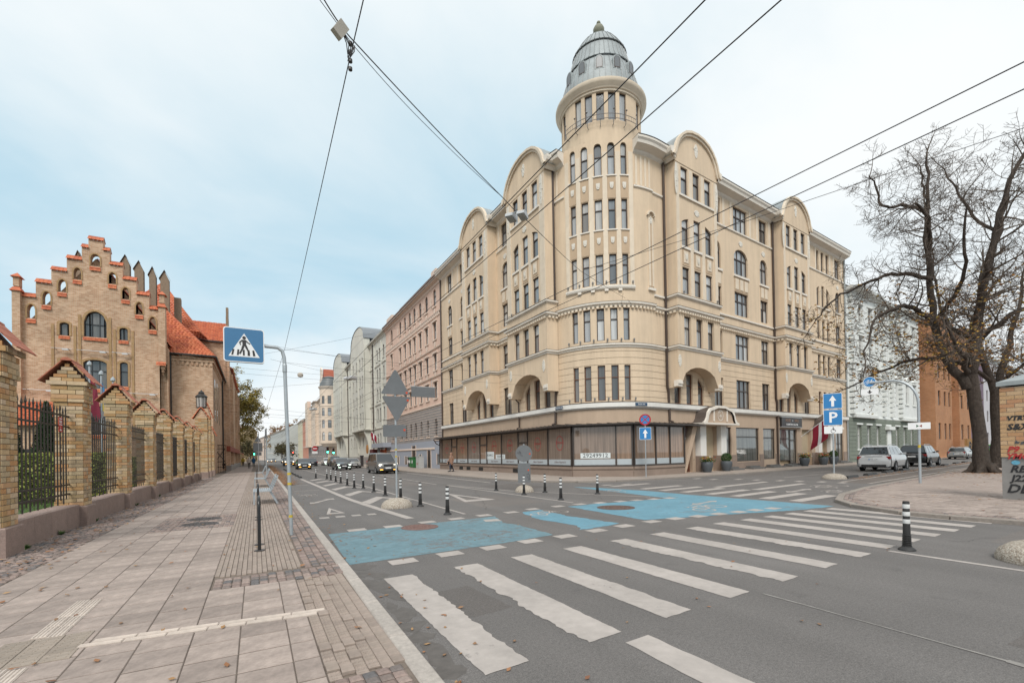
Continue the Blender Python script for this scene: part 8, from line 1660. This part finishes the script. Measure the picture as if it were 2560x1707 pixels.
def limb_tree(label,base,limbs,trunk,seed,leafn,leafz,rt=(.872,-.49),tr=(.5,.36),lv=2,name='bare_tree',dens=1.0):
    o=thing(name,label,'tree',base); rr=random.Random(seed); R_=Vector((rt[0],rt[1],0)); D_=Vector((-rt[1],rt[0],0)); W=lambda p:R_*p[0]+D_*p[1]+Vector((0,0,p[2]))
    T=MB(); tp=[W(p) for p in trunk]; n=len(tp); T.tube(tp,[tr[0]*1.35]+[tr[0]+(tr[1]-tr[0])*i/(n-1) for i in range(1,n)],16,False)
    for a in range(6): an=a*1.05; T.tube([(.3*math.cos(an),.3*math.sin(an),.5),(.55*math.cos(an),.55*math.sin(an),.12),(.95*math.cos(an),.95*math.sin(an),-.05)],[.22,.17,.05],6,False)
    B=MB(); tips=[]
    for L_,r0,r1 in limbs:
        c=[W(p) for p in L_]; P=[]       # smooth the limb and add small kinks
        for i in range(len(c)-1):
            for k in range(5):
                t=k/5; p0,p1,p2,p3=c[max(i-1,0)],c[i],c[i+1],c[min(i+2,len(c)-1)]
                P.append(.5*((2*p1)+(p2-p0)*t+(2*p0-5*p1+4*p2-p3)*t*t+(3*p1-p0-3*p2+p3)*t**3)+Vector((rr.gauss(0,.05),rr.gauss(0,.05),rr.gauss(0,.04))))
        P.append(c[-1]); m=len(P); T.tube(P,[r0+(r1-r0)*i/(m-1) for i in range(m)],9,False)
        tot=sum((P[i+1]-P[i]).length for i in range(m-1)); nb=int(tot*1.75*dens)
        for j in range(nb):
            t=.16+.84*(j+rr.random())/nb; i=min(m-2,int(t*(m-1))); q=P[i]; dr=(P[i+1]-P[i]).normalized(); s=Vector((rr.gauss(0,1),rr.gauss(0,1),rr.gauss(.1,.8))); s=(s-dr*s.dot(dr)).normalized()
            grow(B,q,dr*rr.uniform(.2,.7)+s,rr.uniform(1.3,3.0)*(1.1-.35*t),max(.022,(r0+(r1-r0)*t)*.4),lv,rr,tips,.5,.16)
        grow(B,P[-1],P[-1]-P[-2],1.6,r1,lv,rr,tips)
    T.build('trunk',M_BARK,o,smooth=60); B.build('branches',M_TWIG,o)
    if leafn:
        lt=[t for t in tips if t[0].z<leafz]
        lf=MB()
        for k in range(leafn):
            p=rr.choice(lt)[0]+Vector((rr.gauss(0,.12),rr.gauss(0,.12),rr.gauss(-.06,.12))); a=rr.uniform(0,6.28)
            for f in range(3):
                u=Vector((math.cos(a+f*.8),math.sin(a+f*.8),-.5-rr.random()*.4)).normalized(); v=u.cross(Vector((rr.gauss(0,1),rr.gauss(0,1),1))).normalized(); s=rr.uniform(.1,.17); lf.add([p,p+u*s*.6+v*s*.26,p+u*s*1.1,p+u*s*.6-v*s*.26],[(0,1,2,3)])
        lf.build('leaves',M_LFO,o)
    return o
def px(x,y,d=0): return ((x-2456)*.0228,d,(1108-y)*.0228+1.55)
big=[([px(2425,960),px(2380,880,.3),px(2359,779,.4),px(2338,629,.2),px(2333,509,0),px(2325,385,-.2)],.26,.05),([px(2436,930),px(2432,757,-.6),px(2466,586,-.9),px(2509,437,-1),px(2560,340,-1.4)],.26,.05),([px(2359,790,.4),px(2290,755,.2),px(2231,766,-.5),px(2160,800,-1),px(2125,890,-1.2)],.15,.035),([px(2340,690),px(2290,655,1),px(2231,668,1.8),px(2165,700,2.3),px(2118,760,2.6)],.13,.03),([px(2337,610),px(2300,560,-.8),px(2250,535,-1.5),px(2175,560,-2)],.12,.03),([px(2333,520),px(2300,490,.5),px(2252,480,.9),px(2240,430,1),px(2225,395,1)],.11,.03),([px(2338,600,.2),px(2370,520,1),px(2390,420,1.6),px(2395,345,2)],.12,.03),([px(2434,860),px(2490,760,1),px(2560,690,1.5),px(2640,620,2)],.16,.04),([px(2440,850),px(2520,780,-1),px(2600,760,-1.6),px(2680,700,-2)],.15,.04),([px(2420,930),px(2350,890,-1.4),px(2300,880,-2.2),px(2262,820,-2.6),px(2240,860,-3)],.14,.03),([px(2432,780,-.5),px(2400,700,-1.6),px(2390,600,-2.4),px(2400,500,-3)],.14,.03),([px(2466,590,-.9),px(2480,520,.6),px(2470,420,1.6),px(2455,350,2)],.1,.03),([px(2430,900),px(2380,870,2),px(2300,900,3),px(2230,940,3.6)],.12,.03),([px(2440,840),px(2470,760,2.4),px(2490,640,3.4),px(2500,520,4)],.13,.03),([px(2359,779),px(2330,720,-2),px(2290,640,-3),px(2270,560,-3.6)],.12,.03)]
limb_tree('large nearly bare chestnut tree with rusty leaves low down, on the corner pavement',(36.2,9.5,.08),big,[px(2453,1178),px(2450,1080),px(2440,1000),px(2432,930)],21,1500,10.5,tr=(.31,.29),lv=2,dens=1.15)
b2=[([(0,0,5),(-.6,.3,8),(-1.0,0,11),(-.8,0,14)],.25,.05),([(0,0,5),(1.2,.5,8),(2.2,.5,11),(2.6,.4,14)],.25,.05),([(-.2,0,6),(-2,.6,7.5),(-3.6,1,7.8),(-5,1,7)],.12,.03),([(.2,0,6),(2.2,-.8,7.6),(4,-1,8.6),(5.5,-1,9)],.12,.03),([(0,0,5.5),(.2,2,7.5),(.2,3.5,9.6)],.12,.03),([(0,0,5.5),(.2,-2,7.5),(.2,-3.5,10)],.12,.03)]
limb_tree('second bare chestnut tree behind the big one, beside the graffiti pillar',(44.9,11.0,.08),b2,[(0,0,0),(.1,0,2),(0,0,4),(0,0,5.4)],5,700,8.5,tr=(.42,.34),lv=2,dens=.8)
def leafy(label,base,h,r,zc,seed,n,m,lean=0,name='leafy_tree',trunkr=.3,flat=.75,sz=.3):
    o=thing(name,label,'tree',base); rr=random.Random(seed); T=MB(); T.tube([(0,0,0),(lean*.3,0,h*.25),(lean*.7,.2,h*.5),(lean,0,h*.8)],[trunkr*1.2,trunkr,trunkr*.7,trunkr*.25],10,False); B=MB(); tips=[]
    for k in range(16): a=k*2.4; z=h*(.28+.5*k/16); grow(T,(lean*z/h,0,z),(math.cos(a),math.sin(a),.45),r*rr.uniform(.8,1.15)*(1.2-z/h*.5),trunkr*.3,2,rr,tips,.4,.1)
    T.build('trunk',M_BARK,o)
    cl=[t[0] for t in tips]; lf=MB()
    for k in range(n):
        p=rr.choice(cl)+Vector((rr.gauss(0,.35),rr.gauss(0,.35),rr.gauss(0,.3)))*r*.12; u=Vector((rr.gauss(0,1),rr.gauss(0,1),rr.gauss(0,.7))).normalized(); v=u.cross(Vector((rr.gauss(0,1),rr.gauss(0,1),rr.gauss(0,1)))).normalized(); s=sz*rr.uniform(.5,1.1); lf.add([p-u*s,p+v*s*.5,p+u*s,p-v*s*.5],[(0,1,2,3)])
    lf.build('crown',m,o); return o
M_LFG=rampmat('olive_leaf',[(.22,.19,.04),(.28,.22,.05),(.17,.16,.035),(.33,.23,.045),(.25,.19,.04)],by='isl',bump=0); M_LFY=rampmat('tan_leaf',[(.30,.20,.10),(.34,.22,.12),(.25,.17,.08)],by='isl',bump=0); M_LFB=rampmat('brown_green_leaf',[(.10,.09,.04),(.13,.10,.04),(.07,.07,.03)],by='isl',bump=0)
leafy('yellow-green tree at the far end of the brick building',(-6.0,119,.1),20,7.2,0,31,22000,M_LFG,2,trunkr=.4,sz=.22); leafy('tan autumn tree rising above the far roofs',(21,300,.1),24,8,0,32,3500,M_LFY,0,sz=.6); leafy('tan autumn tree above the far roofs, left of its twin',(14,330,.1),23,8,0,33,3000,M_LFY,0,sz=.6)
for i,(x,y) in enumerate([(9.3,205),(9.6,222),(10.4,188),(-3.4,150),(-4,175),(-2,205)]): leafy(f'small brown street tree in the distance, number {i+1} from the left crossing'.replace(f'number {i+1} from the left crossing',['by the pale grey house','beside the pale yellow house','nearest of those on the right kerb','beyond the yellow-green tree','past the left traffic light','farthest on the left kerb'][i]),(x,y,.05),7.5,3,0,40+i,1200,M_LFB,0,'street_tree',.15,sz=.3)
# ochre boundary wall after the brick building
bw=thing('ochre_wall','low ochre boundary wall beyond the brick building on the left pavement','wall',(-3.0,114,.1)); MB().box(-.3,0,0,0,40,2.6).build('wall_face',mat('ochre_boards',(.32,.19,.07),var=.15,scale=2),bw); MB().box(-.36,-.05,2.6,.06,40,2.75).build('coping',M_TILEO,bw)
# ---------------- fallen leaves ----------------
M_FAL=rampmat('fallen_leaf',[(.30,.15,.075),(.27,.125,.06),(.36,.22,.11),(.20,.095,.055),(.32,.18,.08),(.24,.14,.08)],by='isl',bump=0)
lv=MB(); rr=random.Random(77)
def leaf(x,y,z,s):
    a=rr.uniform(0,6.28); c,sn=math.cos(a),math.sin(a); t=rr.uniform(.004,.02); P=lambda u,v,h:(x+(u*c-v*sn)*s,y+(u*sn+v*c)*s,z+h)
    lv.add([P(-1,0,.004),P(-.25,.5,t),P(.35,.38,.004),P(1,0,t),P(.35,-.38,t*.5),P(-.25,-.5,.005)],[(0,1,2,3,4,5)])
for k in range(420): y=rr.uniform(5,40); leaf(rr.choice([rr.gauss(-3.3,.28),rr.uniform(-3.7,-2.7)]),y,.108,rr.uniform(.03,.06))
for k in range(150): leaf(rr.uniform(-2.8,.9),3+rr.random()**1.5*30,.107,rr.uniform(.022,.045))
for k in range(110): y=3+rr.random()**1.2*25; leaf(kx(y)+.2+abs(rr.gauss(0,.4)),y,.006,rr.uniform(.018,.036))
for k in range(6500): y=rr.uniform(30,110); leaf(kx(y)+.2+abs(rr.gauss(0,.45)),y,.006+rr.random()*.03,rr.uniform(.05,.1))
for k in range(60): leaf(rr.uniform(1.3,9),rr.uniform(2.2,12),.008,rr.uniform(.018,.032))
for k in range(900): t=rr.random(); leaf(27+t*36,12.3+t*5.1+rr.gauss(-.25,.2),.01,rr.uniform(.04,.08))
for k in range(700): a=rr.uniform(0,6.28); d=abs(rr.gauss(0,2.2)); leaf(36+d*math.cos(a)*1.6,8.9+d*math.sin(a)*.8,.108,rr.uniform(.04,.08))
for k in range(160): leaf(rr.uniform(14.4,30),rr.uniform(.5,7),.108,rr.uniform(.03,.06))
tag(lv.build('fallen_leaves',M_FAL),'brown fallen leaves scattered over pavement, gutter and road','leaves',kind='stuff')
wt=MB(); M_WEED=mat('weed_green',(.08,.15,.03),var=.2)
for (x,y) in ((-3.62,15.5),(-3.6,20),(-3.6,24.2),(-3.63,13.2),(-3.6,11.4)):
    for k in range(40): a=rr.uniform(0,6.28); h=rr.uniform(.03,.11); wt.add([(x-.008,y+rr.gauss(0,.05),.1),(x+.008,y+rr.gauss(0,.05),.1),(x+.07*math.cos(a),y+.07*math.sin(a),.1+h)],[(0,1,2)])
tag(wt.build('weeds',M_WEED),'small green weeds at the foot of the granite plinth','weeds',kind='stuff')
print('objects',len(bpy.data.objects),'tris',sum(len(m.loop_triangles) for m in bpy.data.meshes))
